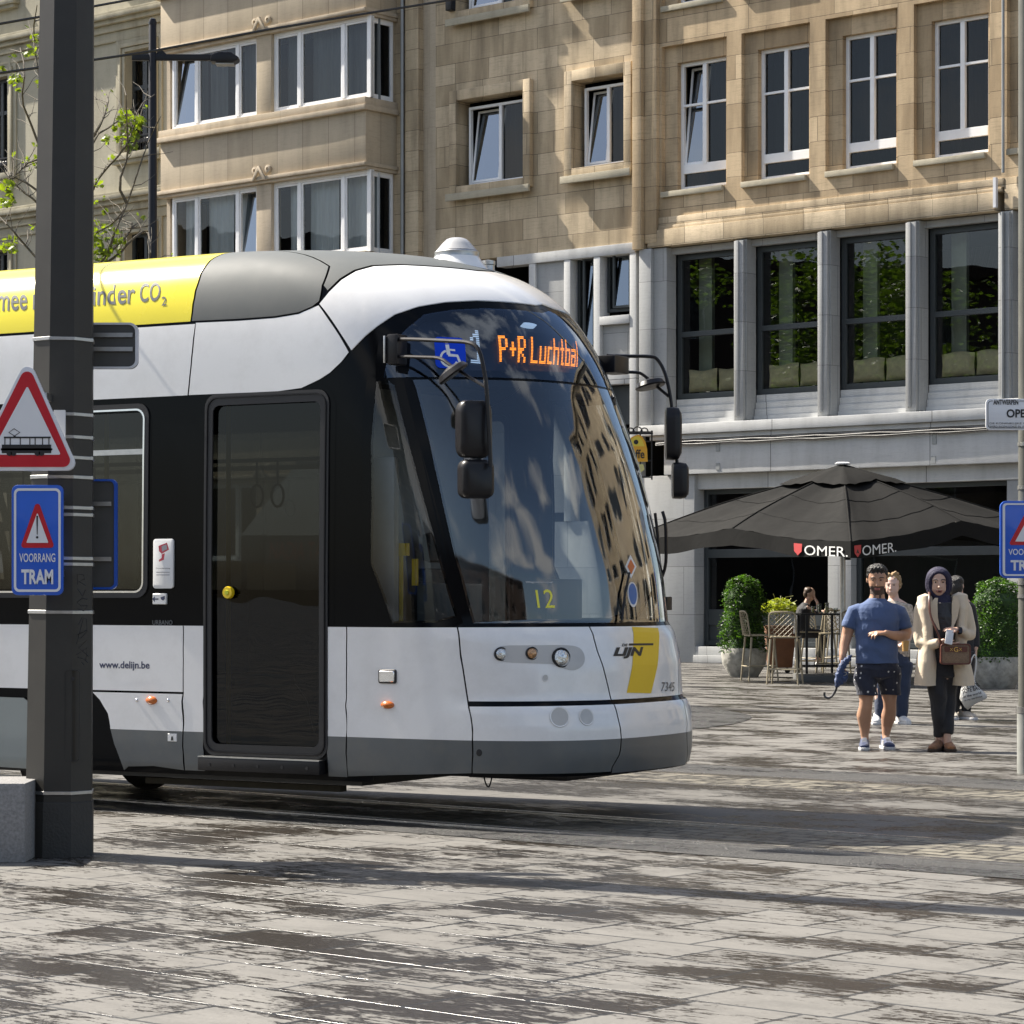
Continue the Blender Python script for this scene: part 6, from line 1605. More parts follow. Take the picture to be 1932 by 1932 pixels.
# ---- shop awning seen through the tram door
ap = at(560, 1000, 0)
awY = 30.0; ax0 = (455-CX)/F*awY; ax1 = (760-CX)/F*awY
aw = empty('shop_awning', (0, 0, 0), 0, 'dark grey kiosk awning lettered NADIA, glimpsed through the tram door', 'awning')
za, zb_ = EYE+(HY-950)/F*awY, EYE+(HY-1010)/F*awY; zc_ = EYE+(HY-1062)/F*awY
m_ = MB(); m_.add([(ax0, awY, zb_), (ax1, awY, zb_), (ax1, awY+1.4, za+.5), (ax0+.5, awY+1.4, za+.5)], [(0, 1, 2, 3)]); m_.add([(ax0, awY, zc_), (ax1, awY, zc_), (ax1, awY, zb_-.002), (ax0, awY, zb_-.002)], [(0, 1, 2, 3)]); 
m_.build('canopy', mk('awning_fabric', (.12, .125, .13), .85, 0, .15, 4), aw, smooth=0, fix=False)
lr_ = flat('awning_red', (.55, .10, .07), .6)
put_text('NADIA TABAC', (508-CX)/F*awY, (650-CX)/F*awY, EYE+(HY-1056)/F*awY, EYE+(HY-1022)/F*awY, awY-.01, lr_, aw, bold=.01, shear=.2)
MB().box(ax0, ax0+.06, awY+.02, awY+.08, 0, zc_).box(ax1-.06, ax1, awY+.02, awY+.08, 0, zc_).build('support_post', M['bplast'], aw)
MB().box(ax0+.5, ax1, awY+1.45, awY+3.2, 0, za+.55).build('kiosk_body', mk('kiosk_grey', (.10, .105, .11), .6, 0, .2, 2), aw)
# ---- hanging brewery sign on the corner of the grey stone
sgx, sgz = FA.on(1208, 845, -.9)
hs = empty('hanging_sign', tuple(FA.w(sgx, -.9, 0)), 0, 'orange and yellow shield-shaped beer sign on a wrought iron bracket, partly hidden by the tram', 'sign')
sc2 = hs.location.y/F
def HL(px, py): return ((px-1208)*sc2, EYE+(HY-py)*sc2)
def hsh(pts, y0, y1, name, mat): m_ = MB(); m_.prism([HL(*p) for p in pts], y0, y1); return m_.build(name, mat, hs, smooth=0)
shape = [(1186, 871), (1186, 835), (1190, 826), (1197, 822), (1205, 820), (1212, 824), (1218, 834), (1221, 848), (1222, 871)]
hsh(shape, 0, .05, 'sign_board', flat('beer_orange', (.72, .36, .02), .4))
hsh([(1188, 842), (1189, 832), (1196, 825), (1204, 823), (1211, 828), (1216, 842)], -.004, .001, 'upper_field', flat('beer_yellow', (.72, .55, .05), .4))
put_text('Leffe', HL(1183, 0)[0], HL(1216, 0)[0], HL(0, 865)[1], HL(0, 848)[1], -.006, M['black'], hs, bold=.02)
m_ = MB(); m_.lathe([(.0001, 0), (.05, 0), (.05, .002)], 12, (HL(1200, 0)[0], -.006, HL(0, 834)[1]), axis='y'); m_.build('printed_emblem', M['black'], hs)
m_ = MB(); 
for a, b in (((1184, 815), (1232, 815)), ((1184, 818), (1232, 818)), ((1230, 812), (1230, 905)), ((1208, 818), (1208, 905)), ((1208, 900), (1230, 900)), ((1219, 833), (1230, 833)), ((1221, 869), (1230, 869))):
    p, q = HL(*a), HL(*b); m_.tube([(p[0], .025, p[1]), (q[0], .025, q[1])], .018, 6)
for cx_, r_ in ((1190, 7), (1203, 9), (1216, 7)):
    m_.tube([(HL(cx_+r_*math.cos(t), 0)[0], .025, HL(0, 815-r_*1.1*math.sin(t))[1]) for t in [k*math.pi/8 for k in range(9)]], .014, 5)
m_.build('iron_bracket', M['bplast'], hs)
hsh([(1200, 876), (1214, 876), (1216, 886), (1208, 892), (1199, 886)], 0, .04, 'small_board', flat('beer_cream', (.62, .56, .22), .5))

# ------------------------------------------------------------------ surroundings outside the frame that the glass and paint mirror
def street_block(name, x0, x1, y, face, h, mat, lab, bays_, floors, ang=0):
    rt = empty(name, (x0, y, 0), ang, lab, 'building'); W = x1-x0; ho = []
    bw_ = W/bays_; fh_ = h/floors
    for i in range(bays_):
        for j in range(floors): ho.append((bw_*(i+.25), bw_*(i+.75), fh_*(j+.22), fh_*(j+.8)))
    m_ = MB(); holes_wall(m_, 0, W, 0, h, ho, 0, .4); m_.build('wall', mat, rt, smooth=0, fix=False)
    for k, (a, b, c, d) in enumerate(ho):
        wf = MB(); bars(wf, a, b, c, d, .22, .3, .08); f_ = wf.build('window', M['winframe'], rt, smooth=0); pane(f_, a+.08, b-.08, c+.08, d-.08, .26)
    m_ = MB(); m_.box(0, W, .9, 8, 0, h+.4); m_.build('building_core', M['roomd'], rt); MB().box(-.2, W+.2, -.4, .42, h, h+.5).build('cornice', mat, rt)
    return rt
street_block('street_building', 30, 60, 52, 0, 23, stone('far_sandstone', (.42, .34, .23), (.32, .25, .165), 1, .5, (.08, .06, .04), .5, .6), 'tall beige corner building beyond the right edge of the view, mirrored in the windscreen', 7, 6, math.atan2(-5000, 5781)-R(28))
street_block('street_building', 62, 22, -6, 0, 15, M['cream'], 'cream terrace behind and to the right of the camera', 9, 4, R(115)) if False else None
rb2 = None if True else street_block('street_building', 0, 40, 0, 0, 21, M['cream'], 'cream terrace behind and to the right of the camera', 9, 4, 0)
M['darkbrick'] = stone('dark_brick', (.075, .05, .04), (.055, .04, .033), .24, .08, (.05, .05, .045), .2, .3, (.03, .025, .02))  # dark tone chosen so that glass and black paint mirror dark
rb3 = street_block('street_building', 0, 70, 0, 0, 11, M['darkbrick'], 'unseen block across the square behind the camera, dark brick to darken reflections', 14, 5, 0); rb3.location = (22, -38, 0); rb3.rotation_euler.z = R(180)
def big_tree(x, y, h, lab, seed):
    rt = empty('plane_tree', (x, y, 0), 0, lab, 'tree', 'leafy street trees left of the view'); rng = random.Random(seed)
    MB().tube([(0, 0, 0), (.05, 0, h*.3), (-.05, .1, h*.5), (0, 0, h*.8)], .2, 10, rs=[.28, .2, .16, .05]).build('trunk', M['bark'], rt)
    m_ = MB()
    for _ in range(9):
        a = rng.uniform(0, 6.28); p = Vector((0, 0, h*rng.uniform(.3, .5))); q = Vector((math.cos(a)*h*.22, math.sin(a)*h*.22, h*rng.uniform(.6, .85))); m_.tube([p, p.lerp(q, .5)+Vector((0, 0, .2)), q], .07, 6, rs=[.1, .06, .02])
    m_.build('limbs', M['bark'], rt)
    cl = [(Vector((rng.gauss(0, h*.15), rng.gauss(0, h*.15), h*rng.uniform(.38, .95))), rng.uniform(.6, 1.3)) for _ in range(42)]
    m_ = MB()
    for _ in range(6500):
        c, r_ = rng.choice(cl); d = Vector((rng.gauss(0, 1), rng.gauss(0, 1), rng.gauss(0, 1))).normalized()*r_*rng.uniform(.5, 1.05); s_ = rng.uniform(.07, .14)
        q = Matrix.Rotation(rng.uniform(0, 6.28), 3, 'Z') @ Matrix.Rotation(rng.uniform(-1.4, 1.4), 3, 'X')
        m_.add([c+d+q @ Vector(v) for v in ((-s_, 0, 0), (0, -s_*.6, 0), (s_, 0, .02), (0, s_*.6, 0))], [(0, 1, 2, 3)])
    m_.build('crown', M['leafd'], rt, smooth=0, fix=False)
big_tree(-15.5, 46.5, 11.5, 'leafy plane tree outside the left edge, nearest the bay windows', 1)
big_tree(-21, 45, 12.5, 'leafy plane tree farther outside the left edge', 2)

rb4 = street_block('street_building', 0, 50, 0, 0, 16, M['darkbrick'], 'unseen dark brick terrace added beyond the left edge to darken reflections', 12, 4, 0); rb4.location = (-62, 20, 0); rb4.rotation_euler.z = R(80)  # added out of view: darkens the cafe glass reflections, blocks low sky
# ------------------------------------------------------------------ people
def loft(mb_, rings, n=18, side=Vector((1, 0, 0))):
    """closed tube through rings (pos, a, b): a across `side`, b across the remaining direction"""
    vs_ = []; fs_ = []; N_ = len(rings); ps = [Vector(r[0]) for r in rings]
    for i, r in enumerate(rings):
        t = (ps[min(i+1, N_-1)]-ps[max(i-1, 0)]).normalized()
        s_ = side-t*side.dot(t)
        if s_.length < .15: s_ = Vector((0, 1, 0))-t*t.y
        s_.normalize(); f_ = t.cross(s_)
        for k in range(n):
            an = 2*math.pi*k/n; vs_.append(ps[i]+s_*math.cos(an)*r[1]+f_*math.sin(an)*r[2])
    t0 = (ps[0]-ps[1]).normalized()*min(rings[0][1], rings[0][2])*.5; t1 = (ps[-1]-ps[-2]).normalized()*min(rings[-1][1], rings[-1][2])*.5
    for i in range(N_-1):
        for k in range(n): fs_.append((i*n+k, i*n+(k+1) % n, (i+1)*n+(k+1) % n, (i+1)*n+k))
    vs_.append(ps[0]+t0); vs_.append(ps[-1]+t1); a_, b_ = N_*n, N_*n+1
    fs_ += [((k+1) % n, k, a_) for k in range(n)]+[((N_-1)*n+k, (N_-1)*n+(k+1) % n, b_) for k in range(n)]
    mb_.add(vs_, fs_)
def ball(mb_, c, rx, ry, rz, n=16):
    c = Vector(c); vs_ = []; fs_ = []; m = n//2
    for i in range(m+1):
        th = math.pi*i/m
        for k in range(n): an = 2*math.pi*k/n; vs_.append(c+Vector((rx*math.sin(th)*math.cos(an), ry*math.sin(th)*math.sin(an), rz*math.cos(th))))
    for i in range(m):
        for k in range(n): fs_.append((i*n+k, (i+1)*n+k, (i+1)*n+(k+1) % n, i*n+(k+1) % n))
    mb_.add(vs_, fs_)
TMPS = bpy.data.scenes.new('work')
def organic(name, mb_, mats, parent, voxel=.007, smooth=3, matfn=None, disp=None, cut=None):
    me = bpy.data.meshes.new(name); me.from_pydata(mb_.v, [], mb_.f); o = bpy.data.objects.new(name, me); TMPS.collection.objects.link(o)
    bm = bmesh.new(); bm.from_mesh(me); bmesh.ops.remove_doubles(bm, verts=bm.verts, dist=1e-6); bmesh.ops.recalc_face_normals(bm, faces=bm.faces); bm.to_mesh(me); bm.free()
    r_ = o.modifiers.new('r', 'REMESH'); r_.mode = 'VOXEL'; r_.voxel_size = voxel; s_ = o.modifiers.new('s', 'SMOOTH'); s_.iterations = smooth; s_.factor = .5
    TMPS.view_layers[0].update(); dg = TMPS.view_layers[0].depsgraph; nm = bpy.data.meshes.new_from_object(o.evaluated_get(dg)); o.modifiers.clear(); TMPS.collection.objects.unlink(o); COL.objects.link(o); o.data = nm; bpy.data.meshes.remove(me); nm.name = name
    if cut is not None:
        bm = bmesh.new(); bm.from_mesh(nm); bmesh.ops.bisect_plane(bm, geom=bm.verts[:]+bm.edges[:]+bm.faces[:], plane_co=(0, 0, cut), plane_no=(0, 0, 1), clear_inner=True)
        bmesh.ops.holes_fill(bm, edges=[e for e in bm.edges if e.is_boundary]); bm.to_mesh(nm); bm.free()
    nm.materials.clear()
    if not isinstance(mats, (list, tuple)): mats = [mats]
    for m in mats: nm.materials.append(m)
    if matfn:
        for p in nm.polygons: p.material_index = matfn(p.center, p.normal)
    if disp:
        n_ = len(nm.vertices); co = np.empty(n_*3, 'f'); no = np.empty(n_*3, 'f'); nm.vertices.foreach_get('co', co); nm.vertex_normals.foreach_get('vector', no)
        co = co.reshape(-1, 3); d_ = np.array([disp(Vector(c)) for c in co.tolist()], 'f'); co += no.reshape(-1, 3)*d_[:, None]; nm.vertices.foreach_set('co', co.ravel()); nm.update()
    nm.shade_smooth(); o.parent = parent; return o
def skinmat(name, c):
    m = mk(name, c, .48, 0, .07, 9, bump=.05, bscale=150); b = m.node_tree.nodes['Principled BSDF']; b.inputs['Subsurface Weight'].default_value = .12; b.inputs['Subsurface Radius'].default_value = (.02, .008, .005); return m
def cloth(name, c, var=.12, rough=.85, bump=.35, scale=14): 
    m = mk(name, c, rough, 0, var, 7, sheen=.15); nt = m.node_tree; L_ = nt.links; tc = nt.nodes.new('ShaderNodeTexCoord')
    n1 = N(nt, 'ShaderNodeTexNoise', i_Scale=float(scale), i_Detail=3.0, i_Distortion=1.2); L_.new(tc.outputs['Object'], n1.inputs[0])
    bp = N(nt, 'ShaderNodeBump', i_Strength=bump, i_Distance=.03); L_.new(n1.outputs[0], bp.inputs['Height']); L_.new(bp.outputs[0], nt.nodes['Principled BSDF'].inputs['Normal']); return m
class Fig:
    def __init__(s, px, py, lab):
        g = gpt(px, py); s.Y = g.y; s.k = g.y/F; s.px, s.py = px, py
        s.root = empty('person', (g.x, g.y, 0), 0, lab, 'person'); s.gx = g.x
    def p(s, px, py, dy=0.0):
        q = at(px, py, s.Y); return Vector((q.x-s.gx, dy, q.z))
    def rings(s, L_): return [(s.p(a, b, d), w, t) for a, b, d, w, t in L_]       # px, py, depth, half width m, half depth m
def head(m_, fg, px, top, chin, turn=0.0, tilt=0.0, wide=1.0, dy0=0.0):
    """adds a head with brow, nose, lips, jaw and ears; returns centre and scale"""
    H = (chin-top)*fg.k; c = fg.p(px, (top+chin)/2, dy0); s_ = H
    q = Matrix.Rotation(turn, 3, 'Z') @ Matrix.Rotation(tilt, 3, 'X')
    def T_(x, y, z): return c+q @ Vector((x*s_*wide, y*s_, z*s_))
    def B(x, y, z, a, b, d):
        tmp = MB(); ball(tmp, (0, 0, 0), a*s_*wide, b*s_, d*s_, 16); vs_ = [T_(x, y, z)+q @ Vector(v) for v in tmp.v]; m_.add(vs_, tmp.f)
    B(0, .04, .12, .335, .40, .375); B(0, -.06, -.10, .285, .30, .36); B(0, -.14, -.33, .17, .17, .15)
    B(-.13, -.17, -.20, .13, .12, .16); B(.13, -.17, -.20, .13, .12, .16)
    B(0, -.31, .10, .22, .06, .05); B(0, -.37, -.06, .042, .055, .12); B(0, -.41, -.135, .062, .055, .042)
    B(0, -.335, -.255, .10, .035, .024); B(0, -.33, -.30, .085, .035, .026)
    B(-.335, .05, -.03, .035, .07, .11); B(.335, .05, -.03, .035, .07, .11)
    return T_, s_, q
def eyes(T_, s_, q, fg, par, dark, white, browcol=None, z=.035, look=0):
    for sx_ in (-1, 1):
        m_ = MB(); c = T_(sx_*.135, -.305, z); tmp = MB(); ball(tmp, (0, 0, 0), .055*s_, .03*s_, .020*s_, 12); m_.add([c+q @ Vector(v) for v in tmp.v], tmp.f); e_ = m_.build('eye', white, par)
        m_ = MB(); c = T_(sx_*.135+look*.02, -.330, z-.002); tmp = MB(); ball(tmp, (0, 0, 0), .030*s_, .014*s_, .022*s_, 10); m_.add([c+q @ Vector(v) for v in tmp.v], tmp.f); m_.build('iris', dark, e_)
        if browcol:
            m_ = MB(); pts = [T_(sx_*.06, -.350, z+.07), T_(sx_*.14, -.350, z+.098), T_(sx_*.225, -.30, z+.07)]; m_.tube(smoothline([tuple(p) for p in pts], 1), .018*s_, 6); m_.build('eyebrow', browcol, par)
def hand(m_, wrist, dirv, palmn, size=.185, curl=.5, thumb_side=1, spread=.12, curls=None):
    """palm + four fingers + thumb; dirv points to the fingertips, palmn is the palm normal"""
    d = Vector(dirv).normalized(); nn = Vector(palmn); nn = (nn-d*nn.dot(d)).normalized(); s_ = d.cross(nn)
    w = Vector(wrist); P = size
    loft(m_, [(w-d*.02, P*.15, P*.13), (w+d*P*.10, P*.17, P*.11), (w+d*P*.30, P*.235, P*.10), (w+d*P*.50, P*.24, P*.085)], 12, side=s_)
    ln = [.40, .45, .42, .33]
    for i in range(4):
        off = (i-1.5)*P*.125; cu = (curls[i] if curls else curl); base = w+d*P*.42+s_*off; L_ = P*ln[i]; p = base; dd = (d+s_*(i-1.5)*spread).normalized(); pts = [p]
        for seg, f in enumerate((.45, .3, .25)):
            ang = cu*(.5+.45*seg); dd2 = (dd*math.cos(ang)+nn*math.sin(ang)).normalized(); p = p+dd2*L_*f*1.12; pts.append(p); dd = dd2
        r0 = P*.050; loft(m_, [(pts[0], r0*1.1, r0*1.1), (pts[1], r0, r0), (pts[2], r0*.92, r0*.92), (pts[3], r0*.75, r0*.75)], 8, side=s_)
    tb = w+d*P*.14-s_*thumb_side*P*.15; t1 = tb+(d*.7-s_*thumb_side*.75+nn*.25).normalized()*P*.22; t2 = t1+(d*.95-s_*thumb_side*.25+nn*.35).normalized()*P*.2
    loft(m_, [(tb, P*.08, P*.08), (t1, P*.062, P*.062), (t2, P*.048, P*.048)], 8, side=s_)
S_olive = skinmat('skin_tan', (.42, .24, .155)); S_fair = skinmat('skin_fair', (.62, .42, .34)); S_light = skinmat('skin_light', (.56, .36, .27))
M['eyew'] = flat('eye_white', (.36, .32, .30), .3); M['eyed'] = flat('iris_dark', (.015, .01, .008), .2)
M['hairblk'] = mk('black_hair', (.012, .010, .009), .42, 0, .4, 60, bump=.8, bscale=160, stretch=(1, 1, .3))
M['beard'] = mk('beard_skin', (.085, .055, .042), .8, 0, .4, 120, bump=.5, bscale=300)
M['lips'] = mk('lips', (.30, .10, .085), .45, 0, .1, 20)
def shoe(fg, px, py, name, upper, sole, ang=0.0, L_=.29, lift=0.0, hgt=.10):
    o = fg.p(px, py); x0, y0 = o.x, 0
    rt = empty(name, (0, 0, 0)); rt.parent = None
    q = Matrix.Rotation(ang, 3, 'Z')
    def Q(x, y, z): v = q @ Vector((x, y, 0)); return (x0+v.x, v.y, z+lift)
    m_ = MB(); loft(m_, [(Q(0, .09, .055), .036, .045), (Q(0, .05, .06), .042, .055), (Q(0, -.02, .058), .045, .052), (Q(0, -.10, .045), .050, .036), (Q(0, -.16, .038), .047, .028), (Q(0, -.195, .034), .032, .02)], 14)
    loft(m_, [(Q(0, .06, .05), .04, .045), (Q(0, .05, .115), .040, .048)], 14)
    return m_, Q, rt
def finish_shoe(fg, m_, Q, rt, upper, sole, stripes=None):
    bpy.data.objects.remove(rt)
    o = organic('shoe', m_, upper, fg.root, .007, 2)
    s_ = MB(); out = [(-.045, .10), (-.05, .02), (-.055, -.10), (-.05, -.165), (-.03, -.205), (0, -.215), (.03, -.205), (.05, -.165), (.055, -.10), (.05, .02), (.045, .10), (.02, .125), (-.02, .125)]
    n = len(out); s_.add([Q(a, b, .0) for a, b in out]+[Q(a, b, .028) for a, b in out], [tuple(range(n)), tuple(range(2*n-1, n-1, -1))]+[(i, (i+1) % n, n+(i+1) % n, n+i) for i in range(n)])
    so_ = s_.build('shoe_sole', sole, o, bevel=.006)
    if stripes:
        for sx_ in (-1, 1):
            for j in range(3):
                t = MB(); t.add([Q(sx_*.052, -.02-.028*j, .035), Q(sx_*.052, -.034-.028*j, .035), Q(sx_*.044, -.012-.028*j, .085), Q(sx_*.044, .002-.028*j, .085)], [(0, 1, 2, 3)]); t.build('shoe_stripe', stripes, o, smooth=0)
        t = MB(); pts = [Q(0, -.05-.02*j, .108-.010*j) for j in range(4)]
        for j, p_ in enumerate(pts): t.tube([(p_[0]-.022, p_[1], p_[2]), (p_[0]+.022, p_[1], p_[2])], .0035, 5)
        t.build('shoe_laces', stripes, o)
    return o

# ---- man in blue T-shirt
mf = Fig(1655, 1414, 'man in blue T-shirt and dark patterned shorts walking with a folded umbrella in one hand')
b = MB()
T_, s_, q = head(b, mf, 1655, 1066, 1121, turn=-.12, tilt=.16, wide=1.02)
hd_T, hd_s, hd_q = T_, s_, q
loft(b, mf.rings([(1656, 1112, .03, .066, .068), (1656, 1124, .03, .068, .07), (1655, 1134, .035, .085, .075), (1655, 1142, .03, .15, .08)]))
loft(b, mf.rings([(1655, 1142, .03, .17, .09), (1655, 1180, .02, .19, .115), (1655, 1230, .01, .165, .11), (1655, 1262, .01, .17, .11)]))
# arms: left of picture hangs down, right of picture bends across the belly
loft(b, mf.rings([(1614, 1154, .03, .050, .050), (1604, 1175, .03, .060, .060), (1599, 1198, .035, .053, .053), (1593, 1220, .01, .046, .046), (1589, 1238, -.03, .032, .035), (1588, 1246, -.04, .028, .030)]), 14)
loft(b, mf.rings([(1696, 1154, .03, .050, .050), (1706, 1175, .03, .062, .062), (1710, 1197, .02, .056, .056)]), 14)
loft(b, [(mf.p(1710, 1198, .02), .054, .052), (mf.p(1698, 1200, -.06), .052, .050), (mf.p(1680, 1198, -.13), .040, .038), (mf.p(1668, 1194, -.165), .030, .027), (mf.p(1664, 1193, -.17), .029, .025)], 14, side=Vector((0, 0, 1)))
hand(b, mf.p(1589, 1243, -.035), (-.12, -.15, -1), (.5, -.2, 0), .17, 1.1, 1, .03)
hand(b, mf.p(1667, 1194, -.165), (-1, -.12, .02), (0, .3, -1), .19, .35, 1, .05, curls=[.25, .4, .75, 1.1])
# legs
loft(b, mf.rings([(1634, 1268, .0, .098, .10), (1634, 1300, -.02, .085, .09), (1633, 1322, -.045, .062, .065), (1632, 1334, -.04, .062, .064), (1630, 1350, .0, .070, .078), (1632, 1372, .02, .052, .058), (1632, 1392, .02, .034, .040), (1632, 1402, .0, .034, .045)]), 16)
loft(b, mf.rings([(1678, 1268, .04, .098, .10), (1679, 1300, .06, .085, .09), (1680, 1324, .05, .062, .065), (1681, 1336, .07, .060, .062), (1680, 1352, .12, .070, .078), (1677, 1372, .14, .050, .054), (1675, 1390, .13, .034, .040), (1675, 1398, .11, .034, .045)]), 16)
ce = T_(0, 0, 0)
_qi = hd_q.inverted()
def man_mat(c, n):
    v = _qi @ (c-ce); x, y, z = v.x/hd_s, v.y/hd_s, v.z/hd_s
    if z > -.62 and z < -.135 and y < .02 and abs(x) < .4:
        if abs(x) < .095 and -.315 < z < -.235 and y < -.3: return 2
        d = z+.20+abs(abs(x)-.13)*-.1
        if z < -.185 and z > -.5 and (z < -.30 or abs(x) > .12 or (z > -.235)) and not (abs(x) < .2 and y < -.28 and z > -.19): return 1
        if .06 < abs(x) < .13 and z < -.19: return 1
    return 0
organic('body', b, [S_olive, M['beard'], M['lips']], mf.root, .0075, 3, man_mat)
eyes(T_, s_, q, mf, mf.root, M['eyed'], M['eyew'], M['hairblk'], look=-1)
h_ = MB()
tmp = MB()
for (x, y, z, a, bb, d) in ((0, .08, .27, .36, .40, .27), (0, .22, .10, .345, .27, .34), (-.08, -.20, .40, .17, .13, .10), (.08, -.20, .40, .17, .13, .10), (-.30, .04, .20, .055, .17, .2), (.30, .04, .20, .055, .17, .2), (0, -.05, .46, .2, .2, .08)):
    tmp = MB(); ball(tmp, (0, 0, 0), a*s_, bb*s_, d*s_); h_.add([T_(x, y, z)+q @ Vector(v) for v in tmp.v], tmp.f)
organic('hair', h_, M['hairblk'], mf.root, .008, 2, disp=lambda c: .006*math.sin(c.x*190)*math.sin(c.z*150+c.y*90))
tee = cloth('tee_blue', (.060, .100, .215), .12, .85, .35, 9)
t_ = MB()
loft(t_, mf.rings([(1655, 1129, .035, .078, .078), (1655, 1135, .035, .115, .086), (1655, 1141, .03, .175, .10), (1655, 1150, .025, .22, .12), (1655, 1170, .01, .218, .138), (1654, 1195, .0, .203, .138), (1654, 1222, -.01, .195, .145), (1654, 1240, -.005, .200, .14), (1655, 1252, 0, .202, .14), (1655, 1262, 0, .204, .14)]), 24)
loft(t_, [(mf.p(1625, 1148, .03), .055, .065), (mf.p(1612, 1154, .03), .068, .076), (mf.p(1606, 1170, .03), .070, .076), (mf.p(1602, 1184, .03), .072, .078)], 16)
loft(t_, [(mf.p(1685, 1148, .03), .055, .065), (mf.p(1698, 1154, .03), .068, .076), (mf.p(1704, 1170, .03), .072, .078), (mf.p(1707, 1185, .028), .074, .080)], 16)
organic('t_shirt', t_, tee, mf.root, .008, 3, cut=mf.p(0, 1251).z, disp=lambda c: .0035*math.sin(c.z*42+math.sin(c.x*16)*2)*(1 if c.z < 1.2 else .3))
st = cloth('shorts_navy', (.012, .016, .034), .2, .85, .5, 12)
nt_s = st.node_tree; vo = N(nt_s, 'ShaderNodeTexVoronoi', i_Scale=17.0); vo.inputs['Randomness'].default_value = .55; tcs = N(nt_s, 'ShaderNodeTexCoord'); nt_s.links.new(tcs.outputs['Object'], vo.inputs[0])
lt = N(nt_s, 'ShaderNodeMath', operation='LESS_THAN'); nt_s.links.new(vo.outputs['Distance'], lt.inputs[0]); lt.inputs[1].default_value = .17
mxs = N(nt_s, 'ShaderNodeMix', data_type='RGBA'); mxs.inputs[6].default_value = (.012, .016, .034, 1); mxs.inputs[7].default_value = (.55, .55, .55, 1); nt_s.links.new(lt.outputs[0], mxs.inputs[0]); nt_s.links.new(mxs.outputs[2], nt_s.nodes['Principled BSDF'].inputs['Base Color'])
p_ = MB()
loft(p_, mf.rings([(1655, 1243, .005, .190, .130), (1655, 1262, .0, .205, .14), (1655, 1275, .005, .20, .135)]), 22)
loft(p_, mf.rings([(1635, 1262, 0, .115, .125), (1633, 1285, -.01, .112, .12), (1634, 1302, -.03, .100, .11), (1636, 1325, -.04, .100, .108)]), 18)
loft(p_, mf.rings([(1677, 1262, .02, .115, .125), (1679, 1285, .04, .110, .12), (1681, 1302, .055, .100, .11), (1682, 1319, .055, .092, .10)]), 18)
organic('shorts', p_, st, mf.root, .008, 2, cut=mf.p(0, 1311).z, disp=lambda c: .005*math.sin(c.z*30+c.x*25))
navysh = cloth('trainer_navy', (.012, .026, .085), .3, .7, .4, 30); M['shoewhite'] = mk('shoe_white', (.6, .6, .6), .6, 0, .1, 20)
for px, py, an, lf_ in ((1631, 1413, -.15, .0), (1675, 1413, .1, .0)):
    m1, Q, rt = shoe(mf, px, py, 'shoe', None, None, an, lift=lf_)
    if px == 1675:
        Q0 = Q; Q = (lambda a, b_, c, Q0=Q0: (Q0(a, b_, c)[0], Q0(a, b_, c)[1]+.10, c))
        m1 = MB(); loft(m1, [(Q(0, .09, .055), .036, .045), (Q(0, .05, .06), .042, .055), (Q(0, -.02, .058), .045, .052), (Q(0, -.10, .045), .050, .036), (Q(0, -.16, .038), .047, .028), (Q(0, -.195, .034), .032, .02)], 14); loft(m1, [(Q(0, .06, .05), .04, .045), (Q(0, .05, .115), .040, .048)], 14)
    finish_shoe(mf, m1, Q, rt, navysh, M['shoewhite'], M['shoewhite'])
# umbrella in his hand
um = empty('folded_umbrella', tuple(at(1585, 1260, mf.Y-.08)), 0, 'folded dark blue umbrella with a curved crook handle, hanging from the hand of the man', 'umbrella')
uk = mf.k
def U(px, py, d=0): return ((px-1585)*uk, d, (1260-py)*uk)
m_ = MB(); loft(m_, [(U(1606, 1236), .012, .012), (U(1601, 1243), .028, .03), (U(1592, 1252), .036, .036), (U(1586, 1264), .034, .034), (U(1583, 1276), .038, .036), (U(1580, 1290), .030, .028), (U(1578, 1297), .014, .014)], 14)
loft(m_, [(U(1598, 1268), .02, .02), (U(1592, 1280), .04, .03), (U(1583, 1292), .02, .02)], 10)
organic('canopy', m_, cloth('umbrella_cloth', (.02, .045, .13), .3, .55, .6, 25), um, .007, 2, disp=lambda c: .004*math.sin(c.x*140+c.z*90))
m_ = MB().tube(smoothline([U(1581, 1288), U(1578, 1300), U(1573, 1310), U(1566, 1317), U(1559, 1317), U(1555, 1312), U(1556, 1306)], 2), .011, 8); m_.build('crook_handle', mk('handle_black', (.02, .02, .022), .25, coat=.5), um)
m_ = MB().tube([(x, y, z) for x, y, z in [U(1585+12*math.cos(t), 1271+4*math.sin(t), -.03*math.cos(t*1)) for t in [k*math.pi/8 for k in range(17)]]], .005, 5); m_.build('strap', M['steel'], um)

# ---- woman in beige coat and navy headscarf
wf_ = Fig(1776, 1417, 'woman in long beige blazer and navy headscarf, walking with a white phone in hand')
b = MB(); T_, s_, q = head(b, wf_, 1771, 1072, 1127, turn=-.10, tilt=.05, wide=.95)
loft(b, wf_.rings([(1772, 1118, .04, .055, .06), (1774, 1140, .04, .065, .06), (1776, 1160, .02, .13, .09)]))
loft(b, wf_.rings([(1777, 1160, .02, .14, .09), (1777, 1200, .01, .13, .09), (1778, 1250, .01, .15, .10), (1778, 1280, .01, .12, .10)]))
for x_, xb_, dx_ in ((1768, 1773, .02), (1790, 1786, -.04)):
    loft(b, wf_.rings([(x_, 1275, 0, .08, .08), (x_, 1310, .05 if x_ > 1780 else -.03, .052, .055), ((x_+xb_)/2, 1350, -.0 if x_ > 1780 else -.02, .042, .046), (xb_, 1385, dx_, .036, .042), (xb_, 1405, dx_, .034, .05)]), 14)
